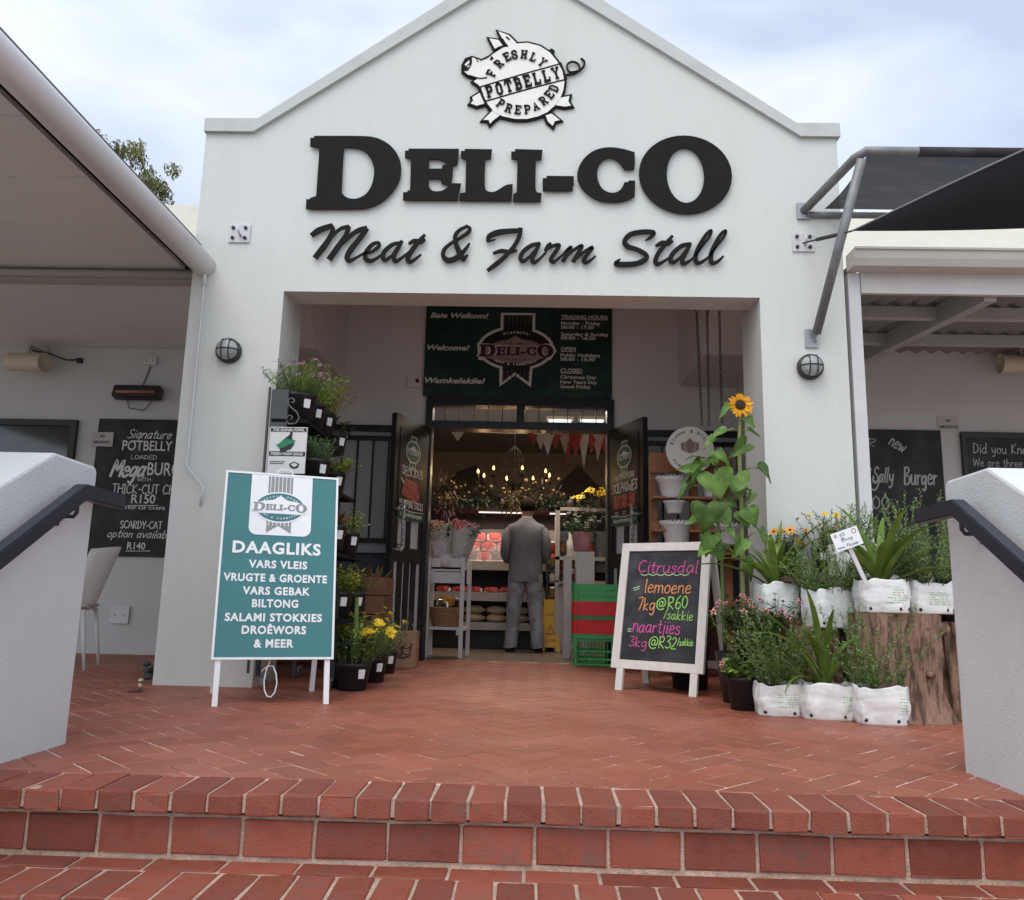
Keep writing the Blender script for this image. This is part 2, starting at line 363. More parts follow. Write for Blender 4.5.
# heavy slab capitals traced from the raised sign, unit = height of the small capitals
_S = [((300,125,9.309), [[(95,118),(130,118),(132,100),(600,100),(700,112),(800,155),(880,225),(930,315),(943,400),(930,510),(880,600),(810,680),(730,735),(640,770),(560,782),(55,782),(58,690),(92,690),(95,678),(150,660),(165,440),(180,240),(170,208),(95,198)],
   [(410,205),(520,207),(600,235),(660,305),(690,400),(690,460),(670,560),(620,640),(550,680),(490,688),(430,675),(385,630),(400,300)]]),
 ((395,135,8.533), [[(85,132),(115,132),(115,115),(545,117),(540,215),(528,255),(495,258),(488,380),(480,412),(515,410),(565,412),(545,490),(535,558),(68,556),(70,487),(105,487),(106,475),(128,468),(135,210),(125,200),(85,195)],
   [(290,205),(380,206),(425,225),(438,243),(405,258),(400,285),(290,287)], [(285,372),(385,372),(400,414),(462,428),(420,472),(350,482),(310,472),(287,440)]]),
 ((395,135,8.533), [[(562,135),(595,135),(595,118),(828,121),(818,203),(770,205),(762,440),(780,475),(820,488),(860,480),(900,455),(950,422),(1005,418),(1000,500),(992,563),(548,560),(552,498),(600,488),(606,210),(600,204),(562,195)]]),
 ((500,135,7.314), [[(82,120),(110,120),(110,102),(312,108),(302,180),(262,184),(258,400),(270,418),(305,425),(298,488),(95,486),(98,432),(122,418),(128,184),(120,178),(82,175)]]),
 ((500,135,7.314), [[(312,315),(340,315),(340,298),(540,300),(540,370),(532,370),(532,408),(312,408)]]),
 ((500,135,7.314), [[(985,125),(988,210),(982,252),(910,252),(880,205),(840,172),(800,163),(755,180),(725,215),(708,270),(715,330),(740,385),(780,415),(825,424),(870,412),(900,375),(908,345),(940,343),(942,332),(990,332),(985,450),(930,478),(870,490),(810,492),(740,485),(670,455),(610,405),(572,345),(562,285),(580,220),(625,155),(690,110),(760,90),(830,88),(910,102)]]),
]
def _ell(cx, cy, rx, ry, n=40, rot=0):
    return [(cx+rx*math.cos(a)*math.cos(rot)-ry*math.sin(a)*math.sin(rot), cy+rx*math.cos(a)*math.sin(rot)+ry*math.sin(a)*math.cos(rot)) for a in (2*math.pi*i/n for i in range(n))]
_S.append(((630,125,9.309), [_ell(517,462,434,364,48,.12), _ell(517,467,174,256,40,-.06)]))
def _round(lp, it=2, lim=R(42)):
    for _ in range(it):
        out = []; n = len(lp)
        for i in range(n):
            a, b, c_ = Vector(lp[i-1]), Vector(lp[i]), Vector(lp[(i+1)%n]); d1, d2 = b-a, c_-b
            if d1.length > 14 and d2.length > 14 and d1.angle(d2, 0) < lim and d1.angle(d2, 0) > .03: out += [tuple(b-d1*.25), tuple(b+d2*.25)]
            else: out.append(lp[i])
        lp = out
    return lp
_S = [(o_, [_round(l) if len(l) < 36 else l for l in ls]) for o_, ls in _S]
DELI_PX = [[[(x0+x/sc, y0+y/sc) for x, y in lp] for lp in lps] for (x0, y0, sc), lps in _S]
def slab_name(mb, fr, x, y, wd, off=.002):
    """the traced name centred on (x, y) with total width wd, flat"""
    s_ = wd/(732-306.0)
    for g in DELI_PX: mb.poly(fr, [[(x+(a-519)*s_, y-(b-178-.012*(a-519))*s_) for a, b in lp] for lp in g], 0, off)
SLAB = {'F':([[(.15,0),(.15,1)],[(.0,1),(.75,1),(.75,.8)],[(.15,.52),(.55,.52)]],[(-.02,.32,0)]),
'R':([[(.15,0),(.15,1)],[(.0,1),(.5,1),(.68,.88),(.68,.64),(.5,.52),(.15,.52)],[(.42,.52),(.72,0)]],[(-.02,.3,0),(.6,.86,0)]),
'E':([[(.15,0),(.15,1)],[(0,1),(.75,1),(.75,.8)],[(.15,.52),(.55,.52)],[(0,0),(.75,0),(.75,.2)]],[]),
'S':([[(.68,.72),(.68,.88),(.55,1),(.22,1),(.08,.86),(.08,.66),(.2,.55),(.55,.46),(.7,.34),(.7,.14),(.56,0),(.2,0),(.06,.12),(.06,.28)]],[]),
'H':([[(.15,0),(.15,1)],[(.65,0),(.65,1)],[(.15,.5),(.65,.5)]],[(-.02,.3,0),(-.02,.3,1),(.5,.82,0),(.5,.82,1)]),
'L':([[(.15,0),(.15,1)],[(0,0),(.72,0),(.72,.26)]],[(-.02,.34,1)]),
'Y':([[(.1,1),(.4,.5),(.7,1)],[(.4,.5),(.4,0)]],[(-.05,.24,1),(.56,.85,1),(.24,.56,0)]),
'P':([[(.15,0),(.15,1)],[(0,1),(.5,1),(.7,.88),(.7,.6),(.5,.46),(.15,.46)]],[(-.02,.34,0)]),
'O':([[(.3,1),(.12,.84),(.12,.16),(.3,0),(.52,0),(.7,.16),(.7,.84),(.52,1),(.3,1)]],[]),
'T':([[(.4,0),(.4,1)],[(.02,.78),(.02,1),(.78,1),(.78,.78)]],[(.22,.58,0)]),
'B':([[(.15,0),(.15,1)],[(0,1),(.5,1),(.66,.9),(.66,.64),(.5,.52),(.15,.52)],[(.5,.52),(.7,.4),(.7,.12),(.54,0),(0,0)]],[]),
'A':([[(.12,0),(.4,1),(.68,0)],[(.22,.34),(.58,.34)]],[(-.02,.26,0),(.54,.84,0)]),
'D':([[(.15,0),(.15,1)],[(0,1),(.5,1),(.7,.82),(.7,.18),(.5,0),(0,0)]],[])}
def slab_glyph(mb, fr, ch, w=.2, off=.002):
    st, sf = SLAB[ch]; k = 0
    for s_ in st: mb.stroke(fr, s_, w, off+.0002*k, 0, 1); k += 1
    for a, b, y in sf: mb.stroke(fr, [(a, y), (b, y)], w*.75, off+.0002*k, 0, 1); k += 1
# common materials
PAINT = M('white_plaster', (.592,.598,.555), .78, .05, 2.2, .3, 150, col2=(.50,.50,.45), mask=(.5,.82), stretch=(1,1,.22))
PORCH = M('porch_plaster', (.76,.73,.71), .8, .03, 1.5, .2, 150)
BLACK = M('black_paint', (.012,.012,.013), .4, .15, 8)
BLACKP = M('black_plastic', (.018,.018,.02), .45, .2, 20)
WHITE = M('white_paint', (.78,.78,.76), .5, .05, 5)
WHITEV = M('white_vinyl', (.8,.81,.8), .5, .03, 5)
STEEL = M('galvanised_steel', (.32,.33,.34), .45, .12, 14, metal=.6)
CHALKB = M('chalkboard', (.016,.017,.018), .7, .35, 3, col2=(.038,.039,.040), mask=(.45,.75))
CHALKW = M('white_chalk', (.62,.62,.6), .9, .25, 60)
SOIL = M('potting_soil', (.02,.014,.01), .95, .4, 60, .6, 120)
# ================================================================== GROUND, DECK, STEPS
YG = 5.35          # front face of the gable wall
YB = 8.0           # shop front behind the porch
YC = 7.8           # back walls of the cafe verandas
g = MB(); g.bx(-900, 900, -900, 900, -1.2, -.8)
struct('ground', g, M('paving_concrete', (.34,.325,.30), .9, .15, 3, .4, 90))
BRICK = M('paving_brick', (.325,.100,.058), .5, .22, 1.3, .2, 120, isl=.13, col2=(.285,.108,.072), mask=(.4,.7), spec=.35)
BRICKS = M('step_brick', (.262,.070,.042), .62, .2, 14, .3, 150, isl=.24, col2=(.15,.066,.05), mask=(.5,.72), spec=.35)
MORT = M('step_mortar', (.47,.335,.255), .9, .3, 18, .6, 150)
MORTD = M('deck_joint', (.31,.115,.075), .9, .1, 3.5, .4, 150, col2=(.62,.48,.39), mask=(.44,.55))
def clip(poly, keep):
    out = []
    for i, a in enumerate(poly):
        b = poly[(i+1) % len(poly)]; da, db = keep(a), keep(b)
        if da >= 0: out.append(a)
        if da*db < 0: t = da/(da-db); out.append((a[0]+(b[0]-a[0])*t, a[1]+(b[1]-a[1])*t))
    return out
def brick_poly(mb, P_, z0, dz, tilt=(0,0)):
    """a brick top: chamfered prism from 2D polygon (counter-clockwise)"""
    n = len(P_); cx = sum(p[0] for p in P_)/n; cy = sum(p[1] for p in P_)/n
    f = lambda p, k, z: (cx+(p[0]-cx)*k, cy+(p[1]-cy)*k, z+(p[0]-cx)*tilt[0]+(p[1]-cy)*tilt[1])
    vs = [f(p, .965, z0) for p in P_]+[f(p, 1, z0-.004) for p in P_]+[f(p, 1, z0-dz) for p in P_]
    fs = [tuple(range(n))]+[(n+i, n+(i+1)%n, (i+1)%n, i) for i in range(n)]+[(2*n+i, 2*n+(i+1)%n, n+(i+1)%n, n+i) for i in range(n)]
    mb.add(vs, fs)
deck = MB()
a_ = .1165; ca = math.cos(R(45)); NOSE_Y = 2.795
for i in range(-60, 62):
    for j in range(-60, 62):
        d_ = (i-j) % 4
        if d_ == 0: q = (i, j, 2, 1)
        elif d_ == 3: q = (i, j, 1, 2)
        else: continue
        J = .0045
        x0, y0, x1, y1 = q[0]*a_+J, q[1]*a_+J, (q[0]+q[2])*a_-J, (q[1]+q[3])*a_-J
        mx_, my_ = ((x0+x1)/2-(y0+y1)/2)*ca, ((x0+x1)/2+(y0+y1)/2)*ca+5.0
        if not (-5.4 < mx_ < 2.9 and 2.65 < my_ < 8.05): continue
        if (mx_ < -2.0 or mx_ > 1.9) and my_ < 3.0: continue
        P_ = [((x-y)*ca, (x+y)*ca+5.0) for x, y in ((x0,y0),(x1,y0),(x1,y1),(x0,y1))]
        P_ = clip(P_, lambda p: p[1]-NOSE_Y-.006)
        P_ = clip(P_, lambda p: YB+.1-p[1])
        if len(P_) < 3: continue
        brick_poly(deck, P_, rnd.uniform(-.0012, .0008), .02, (rnd.uniform(-.006,.006), rnd.uniform(-.006,.006)))
deck.m = 1
deck.bx(-9, 9, NOSE_Y-.02, YB+.12, -.8, -.0036)
struct('deck', deck, [BRICK, MORTD])
st = MB()
def tread(y0, z, xa=-1.80, xb=1.66, off=0.0):
    """header nosing row; front edge y0, top z"""
    x = xa-.06+off
    while x < xb:
        j = rnd.uniform(-.002, .002)
        st.m = 0; st.box((x+.0503, y0+.111+rnd.uniform(-.003,.003), z-.031+j), (.1025, .222, .062), Matrix.Rotation(rnd.uniform(-.022,.022), 3, 'Z') @ Matrix.Rotation(rnd.uniform(-.012,.012), 3, 'X'), bev=rnd.uniform(.004,.010), jit=.0013)
        x += .1115
    st.m = 1; st.bx(xa-.1, xb+.1, y0+.008, y0+.2225, z-.055, z-.0045)
def riser(y, z0, z1, xa=-1.80, xb=1.66, off=0):
    x = xa-.2+off
    while x < xb:
        st.m = 0; st.box((x+.104, y+.04+rnd.uniform(-.002,.002), (z0+z1)/2), (.208, .08, z1-z0-.016), bev=.005, jit=.0013)
        x += .219
    st.m = 1; st.bx(xa-.1, xb+.1, y+.006, y+.2, z0-.03, z1+.001); st.m = 2; st.bx(xa-.1, xb+.1, y+.016, y+.2, z1+.001, z1+.02); st.m = 1
def stretch(y0, y1, z, xa=-1.80, xb=1.66, off=0):
    x = xa-.2+off
    while x < xb:
        st.m = 0; st.box((x+.104, (y0+y1)/2, z-.031+rnd.uniform(-.001,.001)), (.208, y1-y0-.008, .062), bev=.005, jit=.001)
        x += .219
    st.m = 1; st.bx(xa-.1, xb+.1, y0-.0055, y1+.02, z-.055, z-.0045)
tread(2.57, 0, off=.02); riser(2.605, -.192, -.071, off=.06)
z = -.194; y = 2.6
for k in range(3):
    stretch(y-.105, y-.002, z, off=.03+.07*k); tread(y-.333, z, off=.05*k); riser(y-.298, z-.192, z-.071, off=.1*k)
    z -= .194; y -= .335
struct('steps', st, [BRICKS, MORT, M('dark_joint', (.10,.075,.055), .95, .5, 25)])
# ================================================================== SHOP BUILDING
shop = thing('shop_building', 'white plastered gabled shop front with a wide square opening and raised lettering', 'building', (-.13, YG, 0))
wf = wallframe(YG)
gw = MB()
gw.poly(wf, [[(-2.395,0),(-1.755,0),(-1.745,2.65),(1.525,2.65),(1.525,0),(2.10,0),(2.10,3.86),(1.83,3.86),(-.135,5.25),(-2.035,3.86),(-2.395,3.86)]], .25)
gw.bx(-2.392, -1.76, YG+.25, YG+.5, 0, 2.72); gw.bx(1.53, 2.098, YG+.25, YG+.5, 0, 2.72)
obj('gable_wall', gw, PAINT, shop)
cp = MB()
cp.poly(Frame((0,YG-.03,0),(1,0,0),(0,0,1),(0,-1,0)), [[(-2.402,3.84),(-2.045,3.84),(-.135,5.19),(1.842,3.84),(2.118,3.84),(2.118,3.942),(1.815,3.942),(-.135,5.325),(-2.02,3.942),(-2.402,3.942)]], .32)
obj('coping', cp, M('coping_plaster', (.50,.515,.485), .8, .06, 4, .2, 150, col2=(.38,.39,.355), mask=(.5,.8)), shop)
pc = MB()
pc.bx(-2.385, 2.105, YG+.26, YB, 3.65, 3.72)
pc.poly(Frame((-2.28,0,0),(0,1,0),(0,0,1),(1,0,0)), [[(6.9,2.72),(7.99,2.72),(7.99,3.66),(5.6,3.66)]], -.36)   # boxed-in roof ends
pc.poly(Frame((1.45,0,0),(0,1,0),(0,0,1),(1,0,0)), [[(6.9,2.72),(7.99,2.72),(7.99,3.66),(5.6,3.66)]], -.62)
obj('porch_ceiling', pc, PORCH, shop)
bw = MB(); D0, D1, DH = -1.02, .74, 2.24
T1 = 2.53
bw.bx(-2.7, D0-.04, YB, YB+.2, 0, 3.7); bw.bx(D1+.04, 2.6, YB, YB+.2, 0, 3.7); bw.bx(D0-.04, D1+.04, YB, YB+.2, T1, 3.7)
bw.bx(-2.385, -2.27, YG+.5, YB, 0, 3.64); bw.bx(2.02, 2.105, YG+.5, YB, 0, 3.64)
obj('porch_wall', bw, PORCH, shop)
# door frame and transom
df = MB()
for x in (D0-.02, D1+.02): df.bx(x-.035, x+.035, YB-.06, YB+.1, 0, T1)
df.bx(D0-.055, D1+.055, YB-.065, YB+.1, DH, DH+.07); df.bx(D0-.055, D1+.055, YB-.063, YB+.1, T1-.05, T1+.03); df.bx(-.17, -.09, YB-.06, YB+.09, DH+.07, T1-.05)
obj('door_frame', df, BLACK, shop)
tw = MB(); tw.bx(D0, D1, YB-.03, YB+.03, DH+.071, DH+.085)
t_ = obj('transom_window', tw, BLACK, shop)
for k in range(1, 6):
    for x0 in (D0, -.09): tw = MB(); tw.bx(x0+k*.142-.004, x0+k*.142+.004, YB-.02, YB-.006, DH+.085, T1-.05); obj('bar', tw, BLACK, t_)
GLASS = bpy.data.materials.new('window_glass'); GLASS.use_nodes = True
_b = GLASS.node_tree.nodes['Principled BSDF']; _b.inputs['Base Color'].default_value = (.9,.93,.92,1); _b.inputs['Roughness'].default_value = .03; _b.inputs['Alpha'].default_value = .18
tg = MB(); tg.bx(D0+.02, -.17, YB+.02, YB+.028, DH+.07, T1-.05); tg.bx(-.09, D1-.02, YB+.02, YB+.028, DH+.07, T1-.05)
obj('pane', tg, GLASS, t_)
# blind-backed barred panels at both sides of the door
BLIND = M('grey_blind', (.42,.42,.425), .6, .06, 4)
for x0, x1 in ((-2.2, -1.12), (.83, 2.0)):
    f_ = MB(); f_.bx(x0, x1, YB-.07, YB-.003, 2.2, 2.26); f_.bx(x0, x1, YB-.07, YB-.003, 2.11, 2.15); f_.bx(x0, x1, YB-.07, YB-.003, 1.1, 1.14)
    n_ = 7 if x0 < 0 else 8
    for k in range(n_+1):
        xx = x0+(x1-x0)*k/n_; f_.bx(xx-.009, xx+.009, YB-.05, YB-.035, 1.14, 2.11)
    f_.bx(x0, x1, YB-.06, YB-.004, .98, 1.0)
    o_ = obj('barred_window', f_, BLACK, shop)
    b_ = MB(); b_.bx(x0+.01, x1-.01, YB-.024, YB-.006, 1.0, 2.2); obj('blind', b_, BLIND, o_)
    b2 = MB(); b2.bx(x0+.01, x1-.01, YB-.02, YB-.007, .1, .97); obj('lower_panel', b2, M('blue_grey_panel', (.06,.075,.095), .6), shop)
# door leaves
POSTER = M('poster_black', (.012,.016,.016), .35, .2, 4); PGREEN = M('poster_green', (.02,.11,.075), .35, .15, 5)
PRED = M('meat_red', (.30,.02,.025), .4, .5, 30, col2=(.42,.10,.08), mask=(.4,.6)); CREAMP = M('cream_print', (.62,.62,.56), .5)
FROST = M('frosted_panel', (.55,.58,.60), .35, .06, 5)
def small_badge(mb, fr, x, y, wd, ring, dark, light, off=.003, stripes=None):
    """rosette with the name across, materials by index"""
    f = fr.sub(x, y, wd)
    mb.m = ring; mb.poly(f, [[(-.22,.2),(-.22,.5),(.2,.5),(.2,.2)]], 0, off); mb.poly(f, [[(-.24,-.2),(-.24,-.66),(-.02,-.5),(.2,-.66),(.2,-.2)]], 0, off)
    mb.poly(f, [_ell(-.02,0,.5,.36,36)], 0, off+.0006)
    mb.m = dark; mb.poly(f, [[(-.18,.3),(-.18,.46),(.16,.46),(.16,.3)]], 0, off+.0004); mb.poly(f, [[(-.2,-.25),(-.2,-.58),(-.02,-.44),(.16,-.58),(.16,-.25)]], 0, off+.0004)
    mb.poly(f, [_ell(-.02,0,.455,.315,36)], 0, off+.0012)
    mb.m = light; mb.poly(f, [[(-.44,-.09),(-.44,.07),(-.2,.1),(-.02,.2),(.16,.1),(.40,.07),(.40,-.09)]], 0, off+.0018)
    mb.m = dark; slab_name(mb, f, -.02, -.02, .84, off+.0024)
    mb.m = light
    return f
def leaf(hinge, free, posterside):
    """door leaf from hinge to free edge (floor points)"""
    h_, fr_ = Vector((*hinge, 0)), Vector((*free, 0)); u = (fr_-h_); Wd = u.length; u.normalize()
    n_ = Vector((u.y, -u.x, 0)) if u.x < 0 else Vector((-u.y, u.x, 0))
    if n_.y > 0: n_ = -n_
    return h_, u, n_, Wd
for side in (-1, 1):
    hx = D0+.0 if side < 0 else D1-.0
    # leaf swings out towards the viewer
    hinge = (hx, YB-.07); free = (-1.245, 7.27) if side < 0 else (.985, 7.27)
    H0 = Vector((*hinge, 0)); F0 = Vector((*free, 0)); u = F0-H0; Wd = u.length; u.normalize()
    nrm = Vector((0,0,1)).cross(u) if side < 0 else u.cross(Vector((0,0,1)))   # inner face, seen from the entrance axis
    # frame with text reading left to right on the visible face
    if side < 0: fr = Frame(F0, -u, (0,0,1), None)
    else: fr = Frame(H0, u, (0,0,1), None)
    if fr.n.x*(-side) < 0: fr.n = -fr.n
    d = MB(); Z0, Z1 = .03, 2.24
    for a, b, c_, e in ((0,.075,Z0,Z1),(Wd-.075,Wd,Z0,Z1),(.075,Wd-.075,Z1-.11,Z1),(.075,Wd-.075,Z0,Z0+.13),(.075,Wd-.075,.90,1.03)):
        d.rect(fr, a, c_, b, e, .0, .05)
    for k in range(1, 4):
        x = .075+(Wd-.15)*k/4; d.rect(fr, x-.045, Z0+.13, x+.045, .90, -.008, .03)
    d.rect(fr, Wd*.5-.04, 1.03, Wd*.5+.04, 1.28, -.008, .03); d.rect(fr, .075, 1.03, .13, 1.28, -.008, .03); d.rect(fr, Wd-.13, 1.03, Wd-.075, 1.28, -.008, .03)
    door = obj('door', d, BLACK, shop)
    pn = MB(); pn.rect(fr, .07, Z0+.1, Wd-.07, Z1-.09, -.022, .012); obj('panel', pn, FROST, door)
    po = MB(); x0, x1 = .085, Wd-.085; cx = (x0+x1)/2; ww = x1-x0
    po.m = 0; po.rect(fr, x0, 1.29, x1, Z1-.115, .004, .006)
    small_badge(po, fr, cx, 1.93, .30, 3, 1, 3, .006)
    po.m = 3
    if side < 0:
        hand(po, fr, 'DELICIOUS', cx, 1.70, .075, ww*.78, .15, .03, .007, 0, 'c')
        hand(po, fr, 'SNAPPING STICKS', cx, 1.40, .065, ww*.9, .15, .03, .007, 0, 'c')
        po.m = 3; po.poly(fr, [[(x0+.02,1.66),(x0+.05,1.66),(x0+.33,1.50),(x0+.30,1.47)]], 0, .0066)
        po.m = 2; po.poly(fr, [[(x0+.05,1.52),(x0+.12,1.67),(x0+.36,1.64),(cx+.16,1.50),(x0+.3,1.44)]], 0, .0076)
    else:
        hand(po, fr, 'MOUTH WATERING', cx, 1.715, .05, ww*.78, .15, .03, .007, .1, 'c')
        hand(po, fr, 'SKILPADJIES', cx, 1.60, .085, ww*.95, .16, .03, .007, .1, 'c')
        for k in range(3):
            xx = x0+.035+k*(ww-.07)/3; po.m = 2; po.rect(fr, xx, 1.45, xx+(ww-.07)/3-.02, 1.575, .007)
            po.m = 3
            for q in range(2): po.rect(fr, xx+.03, 1.41-q*.02, xx+(ww-.07)/3-.05, 1.416-q*.02, .007)
    po.m = 1; po.poly(fr, [[(x0,1.29),(x1,1.29),(x1,1.375),(cx,1.36),(x0,1.385)]] if side > 0 else [[(x0,1.29),(x1,1.29),(x1,1.36),(cx,1.36),(x0,1.40)]], 0, .0066)
    po.m = 3; text(po, fr, 'flavourfamilyorganic', cx, 1.318, .036, ww*.84, 'c', .03, off=.009)
    po.poly(fr, [[(x0,1.382),(cx,1.362),(x1,1.372),(x1,1.378),(cx,1.37),(x0,1.392)]], 0, .0084)
    obj('poster', po, [POSTER, PGREEN, PRED, CREAMP], door)
    hd = MB(); xh = .115 if side < 0 else Wd-.115
    hd.tube([fr(xh, 1.02, .05), fr(xh, 1.45, .05)], .012, 8)
    for zz in (1.05, 1.42): hd.tube([fr(xh, zz, 0), fr(xh, zz, .05)], .008, 6)
    for k in range(9): hd.ball(fr(xh, 1.06+k*.045, .05), .017, 8)
    obj('handle', hd, STEEL, door)
    xl = .03 if side < 0 else Wd-.03
    for zz in (1.0, 1.36): lk = MB(); lk.tube([fr(xl, zz, 0), fr(xl, zz, .08)], .014, 8); lk.ball(fr(xl, zz, .085), .024, 8); obj('door_knob', lk, STEEL, door)
# main roof behind
CRSHEET = M('cream_roof_sheet', (.52,.49,.41), .6, .06, 3)
def corrugated(mb, x0, x1, p0, p1, pitch=.076, amp=.011, n=4):
    """sheet from line p0=(y,z) to p1=(y,z), ribs along the slope"""
    d = Vector((0, p1[0]-p0[0], p1[1]-p0[1])).normalized(); up = Vector((1,0,0)).cross(d)
    k = int((x1-x0)/pitch*n); vs = []
    for i in range(k+1):
        x = x0+(x1-x0)*i/k; h_ = amp*math.cos(2*math.pi*i/n)
        for p in (p0, p1): vs.append(Vector((x, *p))+up*h_)
    fs = [(2*i, 2*i+2, 2*i+3, 2*i+1) for i in range(k)]
    mb.add(vs, fs)
rf = MB(); corrugated(rf, -7, 7, (YB-.25, 3.6), (11.5, 6.38), .15, .02)
rf.m = 1; rf.bx(-7, -2.5, YB+.0, YB+.1, 3.0, 3.6); rf.bx(2.4, 7, YB, YB+.1, 3.0, 3.6)
obj('roof', rf, [CRSHEET, PORCH], shop)
# interior shell
FLT = M('shop_floor_tile', (.16,.125,.10), .35, .15, 3)
fl = MB(); x = -3.6
while x < 3.4:
    y = YB+.12
    while y < 14.0: fl.bx(x+.002, x+.328, y+.002, y+.328, -.02, -.004); y += .33
    x += .33
fl.m = 1; fl.bx(-3.7, 3.5, YB+.1, 14.1, -.8, -.007)
tag(obj('floor', fl, [FLT, M('tile_grout', (.07,.06,.05), .9)]), None, None, None, 'structure')
sh = MB(); sh.bx(-3.8, -3.7, YB+.2, 14.2, 0, 3.1); sh.bx(3.5, 3.6, YB+.2, 14.2, 0, 3.1); sh.bx(-3.8, 3.6, 14.1, 14.2, 0, 3.1)
sh.m = 1; sh.bx(-3.8, 3.6, YB+.2, 14.2, 3.1, 3.2)
sh.m = 2
mtn = [(-3.7,1.75),(3.5,1.75),(3.5,2.5)]+[(3.5-.3*k, 2.5+.28*math.sin(k*.9)+.17*math.sin(k*2.1+1)) for k in range(1, 24)]+[(-3.7,2.45)]
sh.poly(wallframe(14.095), [mtn], .01)
obj('shop_interior', sh, [M('shop_wall', (.36,.30,.24), .8), M('shop_ceiling', (.30,.27,.24), .8), M('wall_mural', (.10,.085,.07), .8, .3, 2)], shop)
# ================================================================== LEFT CAFE
cafe = thing('cafe_veranda', 'shaded cafe veranda left of the shop under a flat grey panelled ceiling', 'veranda', (-4, YC, 0))
cw = MB(); cw.bx(-8, -2.72, YC, YC+.15, 0, 3.6); cw.bx(-8, -2.72, YC-.015, YC-.002, 0, .09)
obj('back_wall', cw, M('cafe_wall_paint', (.50,.505,.49), .8, .03, 2, .2, 150), cafe)
ce = MB(); z = 2.95
CEIL = M('cafe_ceiling_panel', (.64,.64,.605), .7, .03, 1.5)
y = -.6
while y < 5.72: ce.bx(-8, -2.62, y+.003, min(y+.62, 5.72)-.003, z, z+.03); y += .62
y = 5.95
while y < YC: ce.bx(-8, -2.45, y+.003, min(y+.6, YC)-.003, z+.02, z+.05); y += .6
ce.m = 1; ce.bx(-8, -2.45, -.6, YC, z+.06, z+.14)
obj('ceiling', ce, [CEIL, M('dark_void', (.05,.05,.05), .9)], cafe)
ed = MB(); ed.tube([(-2.315,-.6,2.825),(-2.315,YG-.002,2.825)], .08, 24)
obj('roller_blind', ed, M('white_roller', (.74,.72,.72), .45, .03, 3), cafe)
gt = MB(); gt.bx(-2.455, -2.42, -.6, YG-.002, 2.88, 2.985); gt.bx(-2.42, -2.35, -.6, YG-.003, 2.965, 2.985); gt.bx(-2.56, -2.45, -.6, YG-.004, 2.94, 3.0)  # last box: dark channel standing in for the shadowed gap beside the ceiling
obj('gutter', gt, M('gutter_gap_grey', (.10,.115,.12), .4, .1, 4), cafe)
cb = MB(); cb.bx(-8, -2.46, 5.74, 5.86, 2.87, 2.96, .01); cb.tube([(-8,5.70,2.90),(-2.47,5.70,2.90)], .03, 10)
obj('crossbeam', cb, M('beige_beam', (.40,.37,.31), .6, .05, 3), cafe)
# ================================================================== RIGHT VERANDA
ver = thing('veranda', 'right hand veranda with cream gutter, white purlins and a corrugated ceiling', 'veranda', (3.6, YC, 0))
vw = MB(); vw.bx(2.62, 8, YC, YC+.15, 0, 3.1)
obj('back_wall', vw, M('veranda_wall_paint', (.50,.485,.46), .8, .03, 2, .2, 150), ver)
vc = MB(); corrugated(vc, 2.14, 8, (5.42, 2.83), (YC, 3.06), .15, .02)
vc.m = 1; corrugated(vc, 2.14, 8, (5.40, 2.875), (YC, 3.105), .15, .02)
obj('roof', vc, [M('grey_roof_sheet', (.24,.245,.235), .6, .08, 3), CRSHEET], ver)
CRM = M('cream_timber', (.52,.50,.46), .6, .06, 5); PALE = M('pale_timber', (.36,.36,.345), .65, .08, 6)
gt = MB(); gt.poly(Frame((2.125,0,0),(0,-1,0),(0,0,1),(-1,0,0)), [[(-5.36,2.845),(-5.24,2.845),(-5.215,2.89),(-5.205,2.945),(-5.19,2.945),(-5.19,2.96),(-5.36,2.96)]], 5.9)
obj('gutter', gt, M('cream_gutter', (.50,.465,.42), .5, .05, 3), ver)
fb = MB(); fb.bx(2.22, 8, 5.365, 5.40, 2.70, 2.85); obj('fascia', fb, CRM, ver)
for y in (6.1, 7.0):
    q = MB(); zz = 2.83+.0966*(y-5.42)-.065; q.bx(2.14, 8, y-.035, y+.035, zz-.05, zz+.04); obj('purlin', q, PALE, ver)
for x in (3.12, 4.75):
    q = MB(); q.bar((x, 5.42, 2.75), (x, YC-.004, 2.965), .085, .15); obj('rafter', q, PALE, ver)
q = MB(); q.bx(2.135, 2.215, 5.37, 5.47, 0, 2.845); obj('post', q, M('pale_post', (.56,.56,.55), .6, .05, 5), ver)
